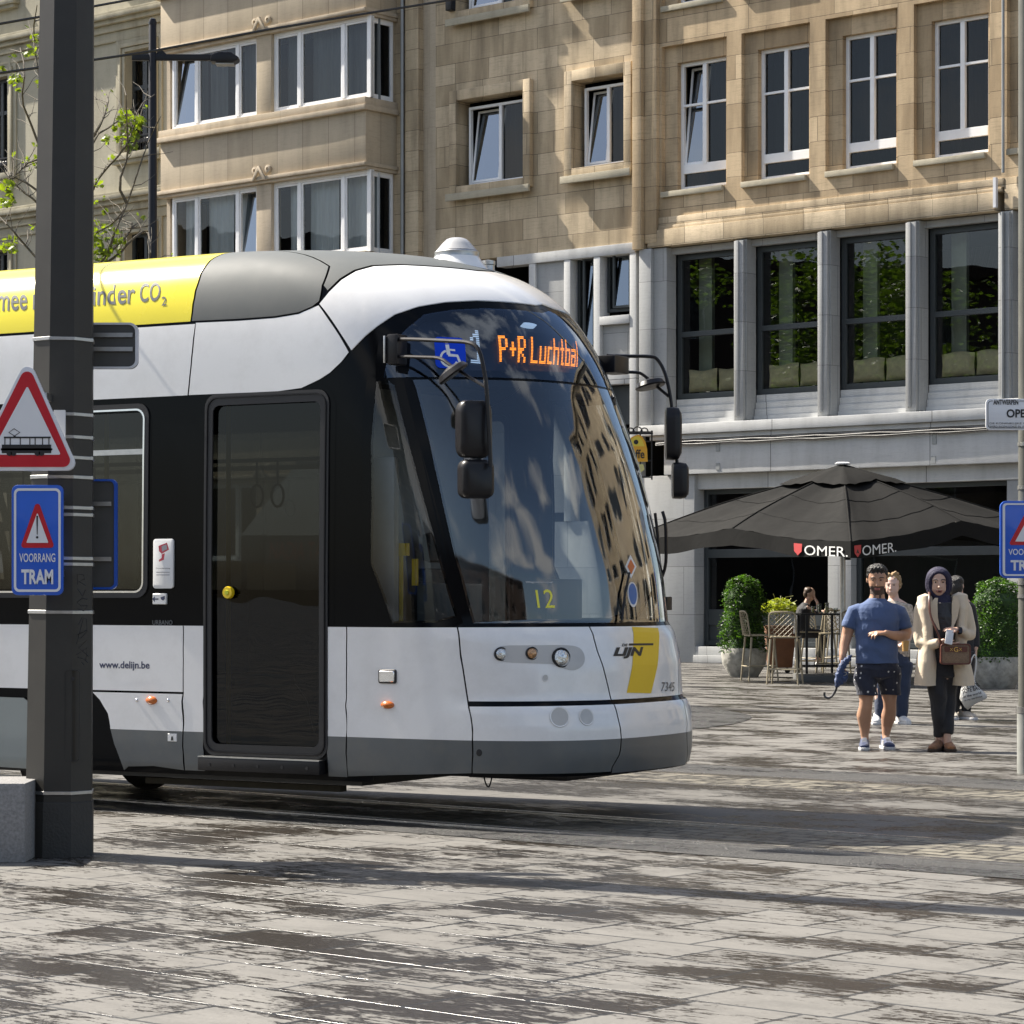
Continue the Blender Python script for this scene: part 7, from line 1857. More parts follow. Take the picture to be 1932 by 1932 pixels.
loft(b, [(wf_.p(1742, 1150, .03), .05, .05), (wf_.p(1737, 1205, .0), .045, .045), (wf_.p(1760, 1213, -.12), .035, .035), (wf_.p(1776, 1209, -.20), .027, .025)], 12)
loft(b, [(wf_.p(1816, 1148, .03), .05, .05), (wf_.p(1828, 1200, .0), .045, .045), (wf_.p(1812, 1194, -.12), .035, .035), (wf_.p(1802, 1188, -.19), .027, .024)], 12)
hand(b, wf_.p(1775, 1209, -.20), (1, -.1, -.35), (0, .25, 1), .17, .45, -1, .05)
hand(b, wf_.p(1803, 1187, -.19), (-1, -.1, .08), (0, .3, -1), .17, .35, -1, .07)
ce2, q2, s2 = T_(0, 0, 0), q, s_
def wmat(c, n):
    v = q2.inverted() @ (c-ce2); x, y, z = v.x/s2, v.y/s2, v.z/s2
    if abs(x) < .105 and -.325 < z < -.232 and y < -.28: return 1
    return 0
organic('body', b, [S_light, M['lips']], wf_.root, .0075, 3, wmat)
m_ = MB(); tmp = MB(); ball(tmp, (0, 0, 0), .06*s_, .02*s_, .024*s_, 12); m_.add([T_(0, -.362, -.278)+q @ Vector(v) for v in tmp.v], tmp.f); m_.build('mouth', flat('mouth_dark', (.05, .012, .012), .5), wf_.root)
eyes(T_, s_, q, wf_, wf_.root, M['eyed'], M['eyew'], M['hairblk'])
sc = cloth('scarf_navy', (.012, .010, .036), .15, .8, .5, 16); sc.node_tree.nodes['Principled BSDF'].inputs['Sheen Weight'].default_value = 0; h_ = MB()
def HB_(x, y, z, a, bb, d): tmp = MB(); ball(tmp, (0, 0, 0), a*s_, bb*s_, d*s_, 18); h_.add([T_(x, y, z)+q @ Vector(v) for v in tmp.v], tmp.f)
HB_(0, .16, .10, .44, .42, .46); HB_(0, .24, -.15, .42, .36, .42)
rimp = [(0, -.24, .37), (-.18, -.24, .33), (-.30, -.20, .18), (-.335, -.16, -.02), (-.30, -.15, -.22), (-.20, -.18, -.40), (0, -.24, -.50), (.20, -.18, -.40), (.30, -.15, -.22), (.335, -.16, -.02), (.30, -.20, .18), (.18, -.24, .33), (0, -.24, .37)]
h_.tube([tuple(T_(*r)) for r in smoothline(rimp, 1)], .068*s_, 10)
h_.tube([tuple(T_(r[0]*1.1, r[1]+.13, r[2]*1.06)) for r in smoothline(rimp, 2)], .13*s_, 12)
loft(h_, wf_.rings([(1774, 1125, .03, .085, .09), (1776, 1134, .02, .10, .10), (1779, 1146, -.02, .085, .09), (1781, 1158, -.05, .06, .05)]), 16)
organic('headscarf', h_, sc, wf_.root, .008, 14)
tp = MB(); loft(tp, wf_.rings([(1777, 1140, -.0, .13, .10), (1778, 1165, -.02, .13, .115), (1778, 1200, -.015, .12, .11), (1778, 1240, -.0, .14, .11)]), 18)
organic('dark_top', tp, cloth('top_black', (.014, .013, .016), .2, .5, .5, 12), wf_.root, .009, 2)
coat = cloth('blazer_beige', (.60, .50, .37), .06, .85, .3, 7)
c_ = MB()
def CR(L_, n=20, side=Vector((1, 0, 0))): loft(c_, wf_.rings(L_), n, side)
# back and two fronts left open down the middle
CR([(1777, 1130, .10, .13, .05), (1777, 1138, .08, .20, .07), (1777, 1180, .09, .18, .06), (1777, 1240, .09, .20, .06), (1778, 1303, .10, .25, .05)])
CR([(1746, 1126, .02, .070, .085), (1745, 1150, -.0, .075, .115), (1748, 1185, -.01, .062, .12), (1748, 1215, -.01, .068, .125), (1748, 1250, -.01, .095, .15), (1746, 1284, -.01, .108, .15), (1747, 1307, -.01, .115, .155)], 18)
CR([(1810, 1124, .02, .080, .085), (1812, 1150, .0, .070, .115), (1810, 1185, -.01, .060, .12), (1809, 1215, -.01, .066, .125), (1811, 1250, -.01, .09, .15), (1815, 1280, -.01, .108, .15), (1816, 1303, -.01, .115, .155)], 18)
loft(c_, [(wf_.p(1744, 1130, .03), .045, .06), (wf_.p(1737, 1150, .03), .058, .066), (wf_.p(1732, 1195, .01), .050, .056), (wf_.p(1736, 1212, -.02), .058, .058), (wf_.p(1752, 1216, -.10), .052, .052), (wf_.p(1767, 1212, -.17), .048, .045)], 16)
loft(c_, [(wf_.p(1815, 1128, .03), .045, .06), (wf_.p(1823, 1150, .03), .058, .066), (wf_.p(1832, 1188, .01), .050, .056), (wf_.p(1830, 1198, -.02), .056, .056), (wf_.p(1818, 1197, -.10), .050, .048), (wf_.p(1808, 1190, -.16), .044, .040)], 16)
organic('blazer', c_, coat, wf_.root, .009, 3, cut=wf_.p(0, 1293).z, disp=lambda c: .0035*math.sin(c.x*38+c.z*12)*(1 if c.z < 1.1 else .4))
lp_ = MB()
for pts in ([(1763, 1128), (1757, 1140), (1760, 1165), (1768, 1188)], [(1797, 1124), (1799, 1140), (1797, 1165), (1792, 1185)]):
    ps = [wf_.p(a, b_, -.128-.01*(i % 2)) for i, (a, b_) in enumerate(pts)]; wv = [.012, .035, .026, .006]
    v_ = []; 
    for p, w_ in zip(ps, wv): v_ += [p+Vector((-w_, .01, 0)), p+Vector((w_, 0, 0))]
    lp_.add(v_+[v+Vector((0, .012, 0)) for v in v_], [(2*i, 2*i+1, 2*i+3, 2*i+2) for i in range(3)]+[(8+2*i, 8+2*i+2, 8+2*i+3, 8+2*i+1) for i in range(3)])
lp_.build('lapel', coat, wf_.root, smooth=30)
tr = MB(); blk = cloth('trousers_black', (.010, .010, .013), .2, .8, .4, 10)
loft(tr, wf_.rings([(1779, 1240, .0, .16, .115), (1779, 1275, .0, .165, .12)]), 18)
loft(tr, wf_.rings([(1768, 1265, -.0, .10, .11), (1768, 1310, -.03, .085, .095), (1771, 1350, -.02, .066, .075), (1773, 1388, .02, .055, .062)]), 16)
loft(tr, wf_.rings([(1789, 1265, .02, .10, .11), (1790, 1310, .05, .082, .092), (1788, 1350, .0, .066, .075), (1786, 1384, -.04, .056, .062)]), 16)
organic('trousers', tr, blk, wf_.root, .008, 2, disp=lambda c: .004*math.sin(c.z*28+c.x*18))
osh = cloth('trainer_orange_brown', (.20, .085, .03), .6, .7, .4, 40)
for px, py, an in ((1771, 1416, -.5), (1788, 1416, .05)):
    m1, Q, rt = shoe(wf_, px, py, 'shoe', None, None, an, .27); finish_shoe(wf_, m1, Q, rt, osh, mk('sole_dark', (.04, .025, .015), .8) if 'sole_dark' not in bpy.data.materials else bpy.data.materials['sole_dark'])
wt = MB(); c0 = wf_.p(1805, 1189, -.195); wt.tube([c0+Vector((.008, 0, -.0)), c0+Vector((-.016, -.004, 0))], .034, 14); w1 = wt.build('wristwatch', M['bplast'], wf_.root)
MB().box(c0.x-.02, c0.x+.012, c0.y-.045, c0.y-.03, c0.z-.02, c0.z+.02).build('watch_face', flat('watch_face', (.02, .03, .05), .1), w1)
# phone
ph = empty('phone', tuple(at(1791, 1202, wf_.Y-.27)), 0, 'white phone held between the hands of the headscarf woman', 'phone'); m_ = MB(); m_.prism(rrect(-.035, .035, -.072, .072, .01, 4), -.005, .005); pho = m_.build('phone_case', M['shoewhite'], ph, bevel=.002); pho.rotation_euler = (R(-25), R(12), 0)
# crossbody bag
bag = empty('handbag', tuple(at(1802, 1234, wf_.Y-.20)), 0, 'brown patterned crossbody handbag with gold clasp on the hip of the headscarf woman', 'bag')
bm_ = mk('monogram_canvas', (.20, .13, .08), .7, 0, .4, 90, bump=.3); bl = mk('bag_leather', (.11, .035, .022), .5, 0, .2, 20)
m_ = MB(); m_.prism(rrect(-.135, .135, -.092, .092, .03, 5), -.04, .04); bb_ = m_.build('bag_body', bm_, bag, bevel=.012)
MB().prism(rrect(-.105, .105, .02, .07, .01, 3), -.046, -.038).build('bag_band', bl, bag); m_ = MB(); m_.ringprism(rrect(-.139, .139, -.096, .096, .03, 5), rrect(-.124, .124, -.081, .081, .022, 5), -.044, .044); m_.build('bag_piping', bl, bag, bevel=.004)
g_ = mk('gold_clasp', (.75, .5, .15), .3, 1); put_text('G', -.020, .020, .022, .064, -.049, g_, bag, name='clasp'); put_text('X', -.055, -.028, .030, .056, -.049, g_, bag, name='clasp'); put_text('X', .028, .055, .030, .056, -.049, g_, bag, name='clasp')
kk = wf_.k
def BG(px, py, d): return ((px-1802)*kk, d, (1234-py)*kk)
m_ = MB(); pts = smoothline([BG(1776, 1216, -.0), BG(1770, 1196, -.02), BG(1757, 1165, .03), BG(1755, 1140, .045), BG(1757, 1124, .10), BG(1760, 1118, .2)], 2); m_.tube(pts, .011, 6); m_.build('bag_strap', bl, bag)

# ---- blonde woman behind the man
bf = Fig(1683, 1366, 'blonde person with hair up in patterned top and jeans, walking behind the man in blue')
b = MB(); T_, s_, q = head(b, bf, 1684, 1083, 1127, turn=-.35, tilt=.02, wide=.98)
loft(b, bf.rings([(1686, 1118, .03, .05, .055), (1687, 1130, .03, .06, .055), (1688, 1140, .02, .14, .08)])); loft(b, bf.rings([(1688, 1140, .02, .16, .09), (1688, 1180, .02, .15, .10), (1686, 1235, .02, .15, .11)]))
loft(b, [(bf.p(1714, 1146, .02), .048, .05), (bf.p(1719, 1180, .02), .042, .042), (bf.p(1713, 1205, -.08), .032, .032), (bf.p(1708, 1210, -.12), .026, .024)], 12); hand(b, bf.p(1708, 1210, -.12), (-.8, -.3, -.2), (0, .2, -1), .165, .5, 1)
loft(b, [(bf.p(1661, 1146, .02), .048, .05), (bf.p(1657, 1185, .02), .040, .040), (bf.p(1658, 1220, -.02), .03, .03)], 12); hand(b, bf.p(1658, 1220, -.02), (0, -.1, -1), (1, 0, 0), .165, .5, 1)
for x_ in (1661, 1702): loft(b, bf.rings([(x_, 1255, .0, .08, .09), (x_-2, 1320, .0, .05, .06), (x_-3, 1356, .0, .035, .045)]), 12)
organic('body', b, [S_fair], bf.root, .008, 3)
eyes(T_, s_, q, bf, bf.root, M['eyed'], M['eyew'])
h_ = MB(); blo = mk('blonde_hair', (.34, .22, .10), .5, 0, .35, 50, bump=.8, bscale=120)
for (x, y, z, a, bb, d) in ((0, .10, .26, .37, .38, .27), (0, .25, .05, .36, .26, .34), (.1, .0, .50, .17, .16, .12), (-.1, -.1, .45, .16, .14, .1), (.30, .06, .10, .07, .16, .24), (-.29, .08, .18, .06, .16, .18)):
    tmp = MB(); ball(tmp, (0, 0, 0), a*s_, bb*s_, d*s_); h_.add([T_(x, y, z)+q @ Vector(v) for v in tmp.v], tmp.f)
organic('hair', h_, blo, bf.root, .009, 2, disp=lambda c: .008*math.sin(c.x*120)*math.sin(c.z*110))
ptm = mk('patterned_blouse', (.42, .36, .30), .8, 0, .9, 22); t_ = MB()
loft(t_, bf.rings([(1688, 1135, .03, .10, .07), (1688, 1143, .02, .20, .10), (1688, 1180, .01, .18, .115), (1687, 1215, .01, .18, .115), (1686, 1238, .01, .18, .12)]), 20); loft(t_, [(bf.p(1712, 1143, .02), .06, .065), (bf.p(1718, 1175, .02), .056, .058), (bf.p(1716, 1192, -.02), .05, .05)], 14); loft(t_, [(bf.p(1664, 1143, .02), .06, .065), (bf.p(1658, 1180, .02), .054, .056)], 14)
organic('blouse', t_, ptm, bf.root, .01, 2)
jn = cloth('jeans_navy', (.018, .030, .065), .2, .85, .4, 14); t_ = MB(); loft(t_, bf.rings([(1686, 1228, .01, .17, .12), (1686, 1256, .01, .175, .125)]), 18)
for x_ in (1664, 1704): loft(t_, bf.rings([(x_+2, 1250, .0, .10, .11), (x_, 1300, .0, .078, .085), (x_-3, 1352, .0, .066, .07)]), 14)
organic('jeans', t_, jn, bf.root, .009, 2, disp=lambda c: .004*math.sin(c.z*26+c.x*20))
for px, an in ((1654, -.2), (1701, .25)):
    m1, Q, rt = shoe(bf, px, 1366, 'shoe', None, None, an); finish_shoe(bf, m1, Q, rt, M['shoewhite'], M['shoewhite'])
tn = MB(); c0 = bf.p(1709, 1216, -.16); tn.box(c0.x-.05, c0.x+.05, c0.y-.03, c0.y+.03, c0.z-.08, c0.z+.08); cu_ = tn
tb_ = empty('paper_cup', tuple(Vector((bf.gx, bf.Y, 0))+bf.p(1702, 1216, -.24)), 0, 'tan paper cup in the hand of the blonde person', 'cup'); MB().lathe([(.032, -.07), (.042, .05)], 16).build('cup_body', mk('cup_paper', (.42, .24, .08), .6), tb_); MB().lathe([(.045, .05), (.045, .065), (.036, .07)], 16).build('cup_lid', M['shoewhite'], tb_)

# ---- dark dressed person behind the woman, with the tote bag
df = Fig(1814, 1357, 'dark-haired person in dark clothes mostly hidden behind the headscarf woman, one pale shoe showing')
b = MB(); T_, s_, q = head(b, df, 1805, 1086, 1126, turn=2.7, tilt=0); loft(b, df.rings([(1808, 1118, .02, .05, .05), (1812, 1140, .02, .14, .08), (1812, 1190, .02, .14, .1), (1812, 1235, .02, .14, .11)]))
loft(b, [(df.p(1834, 1146, .02), .045, .045), (df.p(1840, 1190, .02), .04, .04), (df.p(1840, 1225, -.02), .03, .03)], 12); hand(b, df.p(1840, 1225, -.02), (0, -.1, -1), (-1, 0, 0), .165, 1.0, 1)
for x_ in (1800, 1822): loft(b, df.rings([(x_, 1250, .0, .08, .09), (x_, 1310, .0, .05, .06), (x_-2, 1346, .0, .035, .045)]), 12)
organic('body', b, [S_light], df.root, .009, 3)
eyes(T_, s_, q, df, df.root, M['eyed'], M['eyew'])
h_ = MB()
for (x, y, z, a, bb, d) in ((0, .10, .22, .38, .38, .30), (0, .22, -.05, .37, .28, .42)):
    tmp = MB(); ball(tmp, (0, 0, 0), a*s_, bb*s_, d*s_); h_.add([T_(x, y, z)+q @ Vector(v) for v in tmp.v], tmp.f)
organic('hair', h_, M['hairblk'], df.root, .01, 2)
t_ = MB(); loft(t_, df.rings([(1811, 1134, .02, .10, .07), (1812, 1143, .02, .18, .10), (1813, 1190, .01, .16, .115), (1813, 1240, .01, .17, .12)]), 18); loft(t_, [(df.p(1832, 1143, .02), .056, .06), (df.p(1840, 1185, .02), .05, .05), (df.p(1841, 1220, -.01), .045, .045)], 14)
organic('jacket', t_, blk, df.root, .01, 2)
t_ = MB(); 
for x_ in (1802, 1824): loft(t_, df.rings([(x_, 1230, .0, .11, .11), (x_, 1290, .0, .075, .085), (x_-1, 1342, .0, .055, .06)]), 14)
organic('trousers', t_, blk, df.root, .009, 2)
for px, an in ((1797, 0), (1820, .5)):
    m1, Q, rt = shoe(df, px, 1357, 'shoe', None, None, an); finish_shoe(df, m1, Q, rt, mk('shoe_cream', (.42, .38, .32), .7, 0, .3, 40) if 'shoe_cream' not in bpy.data.materials else bpy.data.materials['shoe_cream'], M['shoewhite'])
tote = empty('tote_bag', tuple(at(1838, 1310, df.Y-.12)), 0, 'creased white tote bag with handwritten lines, hanging beside the dark-clothed person', 'bag')
kk = df.k
def TB(px, py, d=0): return ((px-1838)*kk, d, (1310-py)*kk)
out = [(1822, 1281), (1838, 1278), (1842, 1292), (1852, 1302), (1861, 1310), (1862, 1317), (1852, 1322), (1838, 1329), (1826, 1339), (1820, 1334), (1811, 1318), (1813, 1300)]
tc_ = cloth('tote_cotton', (.60, .60, .58), .06, .85, .5, 18); m_ = MB(); n = len(out); o3 = [TB(*p) for p in out]; ctr = TB(1834, 1310)
m_.add([(x, -.01, z) for x, y, z in o3]+[(ctr[0], -.05, ctr[2])]+[(x, .01, z) for x, y, z in o3]+[(ctr[0], .05, ctr[2])], [(i, (i+1) % n, n) for i in range(n)]+[(n+1+(i+1) % n, n+1+i, 2*n+1) for i in range(n)]+[(i, n+1+i, n+1+(i+1) % n, (i+1) % n) for i in range(n)])
m_.build('bag_body', tc_, tote, smooth=80)
m_ = MB(); m_.tube(smoothline([TB(1824, 1283), TB(1832, 1245), TB(1840, 1232), TB(1843, 1250), TB(1838, 1280)], 2), .009, 6); m_.build('bag_handle', tc_, tote)
for s__, px, py, w_, h__ in (("There's", 1818, 1288, 20, 5), ('room in your', 1816, 1294, 26, 4.5), ('one more', 1815, 1301, 30, 7), ('TOTE BAG', 1814, 1309, 36, 8), ('in the world', 1817, 1317, 34, 5), ('in my wardrobe', 1819, 1324, 34, 4.5)):
    a = TB(px, py, 0); put_text(s__, a[0], a[0]+w_*kk, a[2], a[2]+h__*kk, -.056, M['black'], tote, rot=R(14), bold=.02)

# ------------------------------------------------------------------ terrace: parasol, stools, tables, planters
UY = 44.0; ux = (1590-CX)/F*UY
par_ = empty('parasol', (ux, UY, 0), 0, 'huge dark grey square parasol with white OMER lettering over the cafe terrace', 'parasol')
FX = (1605-CX)/F*40.4-ux
dF = Vector((FX, 40.4-UY, 0)); dR = Vector((-dF.y, dF.x, 0))
corners = [dF+Vector((0, 0, 2.24)), dR+Vector((0, 0, 2.44)), -dF+Vector((0, 0, 2.50)), -dR+Vector((0, 0, 2.37))]
mids = []
for i, zz in zip(range(4), (2.60, 2.66, 2.62, 2.49)): a, c = corners[i], corners[(i+1) % 4]; m2 = (a+c)/2; mids.append(Vector((m2.x, m2.y, zz)))
edge8 = [corners[0], mids[0], corners[1], mids[1], corners[2], mids[2], corners[3], mids[3]]
apex = Vector((0, 0, 3.50)); fab = cloth('parasol_fabric', (.012, .012, .0117), .12, .85, .25, 2.2); fab.node_tree.nodes['Principled BSDF'].inputs['Sheen Weight'].default_value = 0; fab.node_tree.nodes['Principled BSDF'].inputs['Specular IOR Level'].default_value = .12
NR, NE = 16, 12
cv = MB(); vs_ = []; cols_n = 8*NE
def edgept(t):             # t in [0,8)
    i = int(t) % 8; f = t-int(t); a, c = edge8[i], edge8[(i+1) % 8]; p = a.lerp(c, f); p = p.copy(); p.z -= .055*math.sin(math.pi*f)**1.2; p.x *= 1-.012*math.sin(math.pi*f); p.y *= 1-.012*math.sin(math.pi*f); return p
for r in range(NR+1):
    fr = .10+.90*r/NR
    for c in range(cols_n):
        t = c/NE; e = edgept(t); p = apex.lerp(e, fr); f = t-int(t)
        p.z += .10*math.sin(math.pi*fr)*.6 - .07*math.sin(math.pi*f)*math.sin(math.pi*min(1, fr*1.05)) 
        p.z -= .012*math.sin(t*23+fr*9)*fr
        vs_.append(p)
fs_ = [(r*cols_n+c, r*cols_n+(c+1) % cols_n, (r+1)*cols_n+(c+1) % cols_n, (r+1)*cols_n+c) for r in range(NR) for c in range(cols_n)]
cv.add(vs_, fs_); cv.build('canopy', fab, par_, smooth=60, fix=False)
for k_ in range(8):
    MB().tube([cvp+Vector((0, 0, .006)) for cvp in [cv.v and Vector(cv.v[r*cols_n+k_*NE]) for r in range(NR+1)]], .011, 5).build('seam', fab, par_)
for rr_k in (7, 12):
    MB().tube([Vector(cv.v[rr_k*cols_n+c % cols_n])+Vector((0, 0, .003)) for c in range(cols_n+1)], .007, 4).build('seam', fab, par_)
vl = MB(); vs_ = []
for c in range(cols_n):
    t = c/NE; e = edgept(t); f = t-int(t); hgt = .255+.02*math.sin(t*11)
    o = Vector((e.x, e.y, 0)).normalized(); vs_ += [e+o*.012, e+o*(.03+.012*math.sin(t*17))+Vector((0, 0, -hgt))]
vl.add(vs_, [(2*c, 2*((c+1) % cols_n), 2*((c+1) % cols_n)+1, 2*c+1) for c in range(cols_n)]); vl.build('valance', fab, par_, smooth=60, fix=False)
vp = MB(); vs_ = []; n2 = 48
for r in range(5):
    for c in range(n2):
        t = c*8/n2; e = edgept(t); fr = (.02, .08, .16, .24, .29)[r]; p = Vector((0, 0, 3.60)).lerp(Vector((e.x, e.y, e.z+.10)), fr); p.z += (.0 if r < 4 else -.02)+(.012*math.sin(c*2.3) if r > 2 else 0); vs_.append(p)
vp.add(vs_, [(r*n2+c, r*n2+(c+1) % n2, (r+1)*n2+(c+1) % n2, (r+1)*n2+c) for r in range(4) for c in range(n2)]+[tuple(range(n2-1, -1, -1))]); vp.build('vent_cap', fab, par_, smooth=60, fix=False)
MB().lathe([(.12, 3.585), (.13, 3.605), (.10, 3.625), (.0001, 3.63)], 20).build('finial', M['whiteedge'], par_)
MB().tube([(0, 0, .1), (0, 0, 3.6)], .045, 14).build('pole', M['steel'], par_)
rb_ = MB()
for e in edge8: rb_.tube([apex-Vector((0, 0, .06)), e+Vector((0, 0, -.05))], .014, 6); rb_.tube([Vector((0, 0, 2.3)), apex.lerp(e, .5)-Vector((0, 0, .06))], .012, 6)
rb_.build('rib_frame', M['steel'], par_)
MB().box(.05, .13, -.05, .05, 2.0, 2.5).build('crank_housing', M['bplast'], par_, bevel=.01)
MB().box(-.75, .75, -.75, .75, 0, .1).build('base_plate', mk('parasol_base', (.10, .10, .095), .8), par_, bevel=.01)
# lettering on the two valances that meet at the front corner
def val_pt(t, up, out=.018):      # up measured from valance bottom 0..1
    e = edgept(t); o = Vector((e.x, e.y, 0)).normalized(); return e+o*(.012+(1-up)*.02+out)+Vector((0, 0, -.255*(1-up)))
def val_text(s__, ta, tb, u0, u1, name, mat, shape=None, bold=0):
    vs0, f0 = text2d(s__, bold) if shape is None else shape
    m_ = MB(); m_.add([val_pt(ta+(tb-ta)*a, u0+(u1-u0)*b_, .022 if shape is None else .020) for a, b_ in vs0], f0); return m_.build(name, mat, par_, smooth=0, fix=False)
M['omerred'] = flat('shield_red', (.50, .05, .05), .6); M['omerwhite'] = flat('omer_white', (.70, .70, .68), .6)
shd = ([(0, 1), (1, 1), (.95, .35), (.5, 0), (.05, .35)], [(0, 1, 2, 3, 4)])
val_text('OMER.', 7.62, 7.975, .06, .66, 'lettering', M['omerwhite']); val_text('', 7.53, 7.60, .0, .72, 'shield', M['omerred'], shd)
val_text('OMER.', .10, .40, .06, .66, 'lettering', M['omerwhite']); val_text('', .03, .09, .0, .72, 'shield', M['omerred'], shd)
for ta, tb in ((7.545, 7.585), (.042, .078)): val_text('', ta, tb, .14, .5, 'shield', M['black'], ([(0, 0), (.5, 1), (1, 0), (.5, .4)], [(0, 1, 2, 3)]))
# stools
M['resin'] = mk('stool_resin', (.31, .265, .18), .5, 0, .08, 8)
def stool():
    rt = empty('bar_stool', (0, 0, 0), 0, 'x', 'stool', 'tan resin bar stools on the terrace')
    H = .75
    for sx_ in (-1, 1):
        for sy_ in (-1, 1):
            MB().tube([(sx_*.25, sy_*.25, 0), (sx_*.20, sy_*.19, H-.03)], .016, 8, rs=[.014, .019]).build('leg', M['resin'], rt)
    m_ = MB(); m_.prism(rrect(-.225, .225, -.21, .22, .06, 4), 0, .02); 
    vs_ = [(x, z, H-.02+y*1.2+.012*(abs(x)/.2)**2) for x, y, z in m_.v]; m2 = MB(); m2.add(vs_, m_.f); m2.build('seat', M['resin'], rt)
    fr = MB()
    for a, b_ in (((-.238, -.236), (.238, -.236)), ((.238, -.236), (.238, .236)), ((.238, .236), (-.238, .236)), ((-.238, .236), (-.238, -.236))): fr.tube([(a[0], a[1], .24), (b_[0], b_[1], .24)], .012, 6)
    fr.build('footrest', M['resin'], rt)
    bk = MB(); y0 = .20
    def bp2(u, v): return (u*.215*(1-.0*v), y0+.06*v+.03*(1-(u**2))+.02, H+.0+v*.40)
    ol = [bp2(-1, 0), bp2(-1, .85), bp2(-.85, 1), bp2(0, 1.01), bp2(.85, 1), bp2(1, .85), bp2(1, 0)]; bk.tube(smoothline(ol, 2), .015, 6)
    bo = bk.build('backrest', M['resin'], rt)
    lt_ = MB(); nn_ = 11
    for i in range(-nn_, nn_+1, 2):
        for sg in (-1, 1):
            pts = [(u, v) for v in [k/6 for k in range(7)] for u in [i*.19+sg*(v-.5)*1.9] if abs(u) <= 1]
            if len(pts) > 1: lt_.tube([bp2(u, v*.96+.02) for u, v in pts], .0055, 4)
    lt_.build('lattice', M['resin'], bo)
    return rt
proto = stool()
SPX = [((1628, 1288), R(30), 'stool directly behind the man in blue, seen between his arm and umbrella'), ((1545, 1266), R(120), 'bar stool behind the seated person, its back to the cafe window'), ((1745, 1280), R(200), 'stool left of the headscarf woman, in the parasol shade')]
SP = [((1433, 1284), R(100), 'left bar stool of the pair, beside the round topiary pot'), ((1481, 1291), R(165), 'bar stool with lattice back nearest to us, its back towards the camera'), ((1573, 1278), R(-20), 'bar stool behind the table, left of the man in blue'), ((1712, 1290), R(170), 'stool half hidden between the man and the woman'), ((1590, 1262), R(60), 'bar stool far side of the high table by the grey column'), ((1526, 1272), R(-95), 'bar stool that the dark-clothed seated person sits on')]
for i, (pp, a, lab) in enumerate(SP+SPX):
    o = proto if i == 0 else copy_tree(proto); g = gpt(*pp); o.location = (g.x, g.y, 0); o.rotation_euler = (0, 0, a); o['label'] = lab
# tables
def table(px0, px1, py, lab):
    g = gpt((px0+px1)/2, py); rt = empty('high_table', tuple(g), R(8), lab, 'table', 'tall black terrace tables'); w_ = (px1-px0)/2*g.y/F
    MB().box(-w_, w_, -.34, .34, 1.08, 1.11).build('tabletop', M['bplast'], rt, bevel=.005)
    for sx_ in (-1, 1):
        for sy_ in (-1, 1): MB().box(sx_*(w_-.12)-.018, sx_*(w_-.12)+.018, sy_*.28-.018, sy_*.28+.018, 0, 1.078).build('leg', M['bplast'], rt)
    MB().box(-w_+.1, w_-.1, -.02, .02, .2, .24).build('crossbar', M['bplast'], rt); return rt, g
tb1, tg1 = table(1500, 1592, 1281, 'tall narrow black table with glasses on it, beside the seated person')
tb2, tg2 = table(1640, 1720, 1286, 'tall black table behind the man in blue')
M['drink'] = glass('drink_glass', (.85, .87, .85), 1.45, 1.0)
for i, (dx_, dy_, h_, lab) in enumerate(((-.12, -.1, .12, 'tumbler nearest the seated person on the black table'), (.02, .12, .16, 'tall glass in the middle of the black table'), (.13, .02, .18, 'wine glass right of the middle on the black table'), (.28, .05, .09, 'small bowl-like glass at the right end of the black table'))):
    o = empty('drinking_glass', (tg1.x+dx_, tg1.y+dy_, 1.111), 0, lab, 'glass', 'glasses on the terrace table'); MB().lathe([(.028, 0), (.034, h_), (.031, h_), (.026, .01), (.0001, .01)], 16).build('glass_body', M['drink'], o)
    MB().lathe([(.024, .012), (.028, h_*.6), (.0001, h_*.6)], 12).build('drink', flat('drink_%d' % i, ((.5, .4, .05), (.25, .3, .1), (.6, .5, .1), (.3, .2, .1))[i], .1), o)
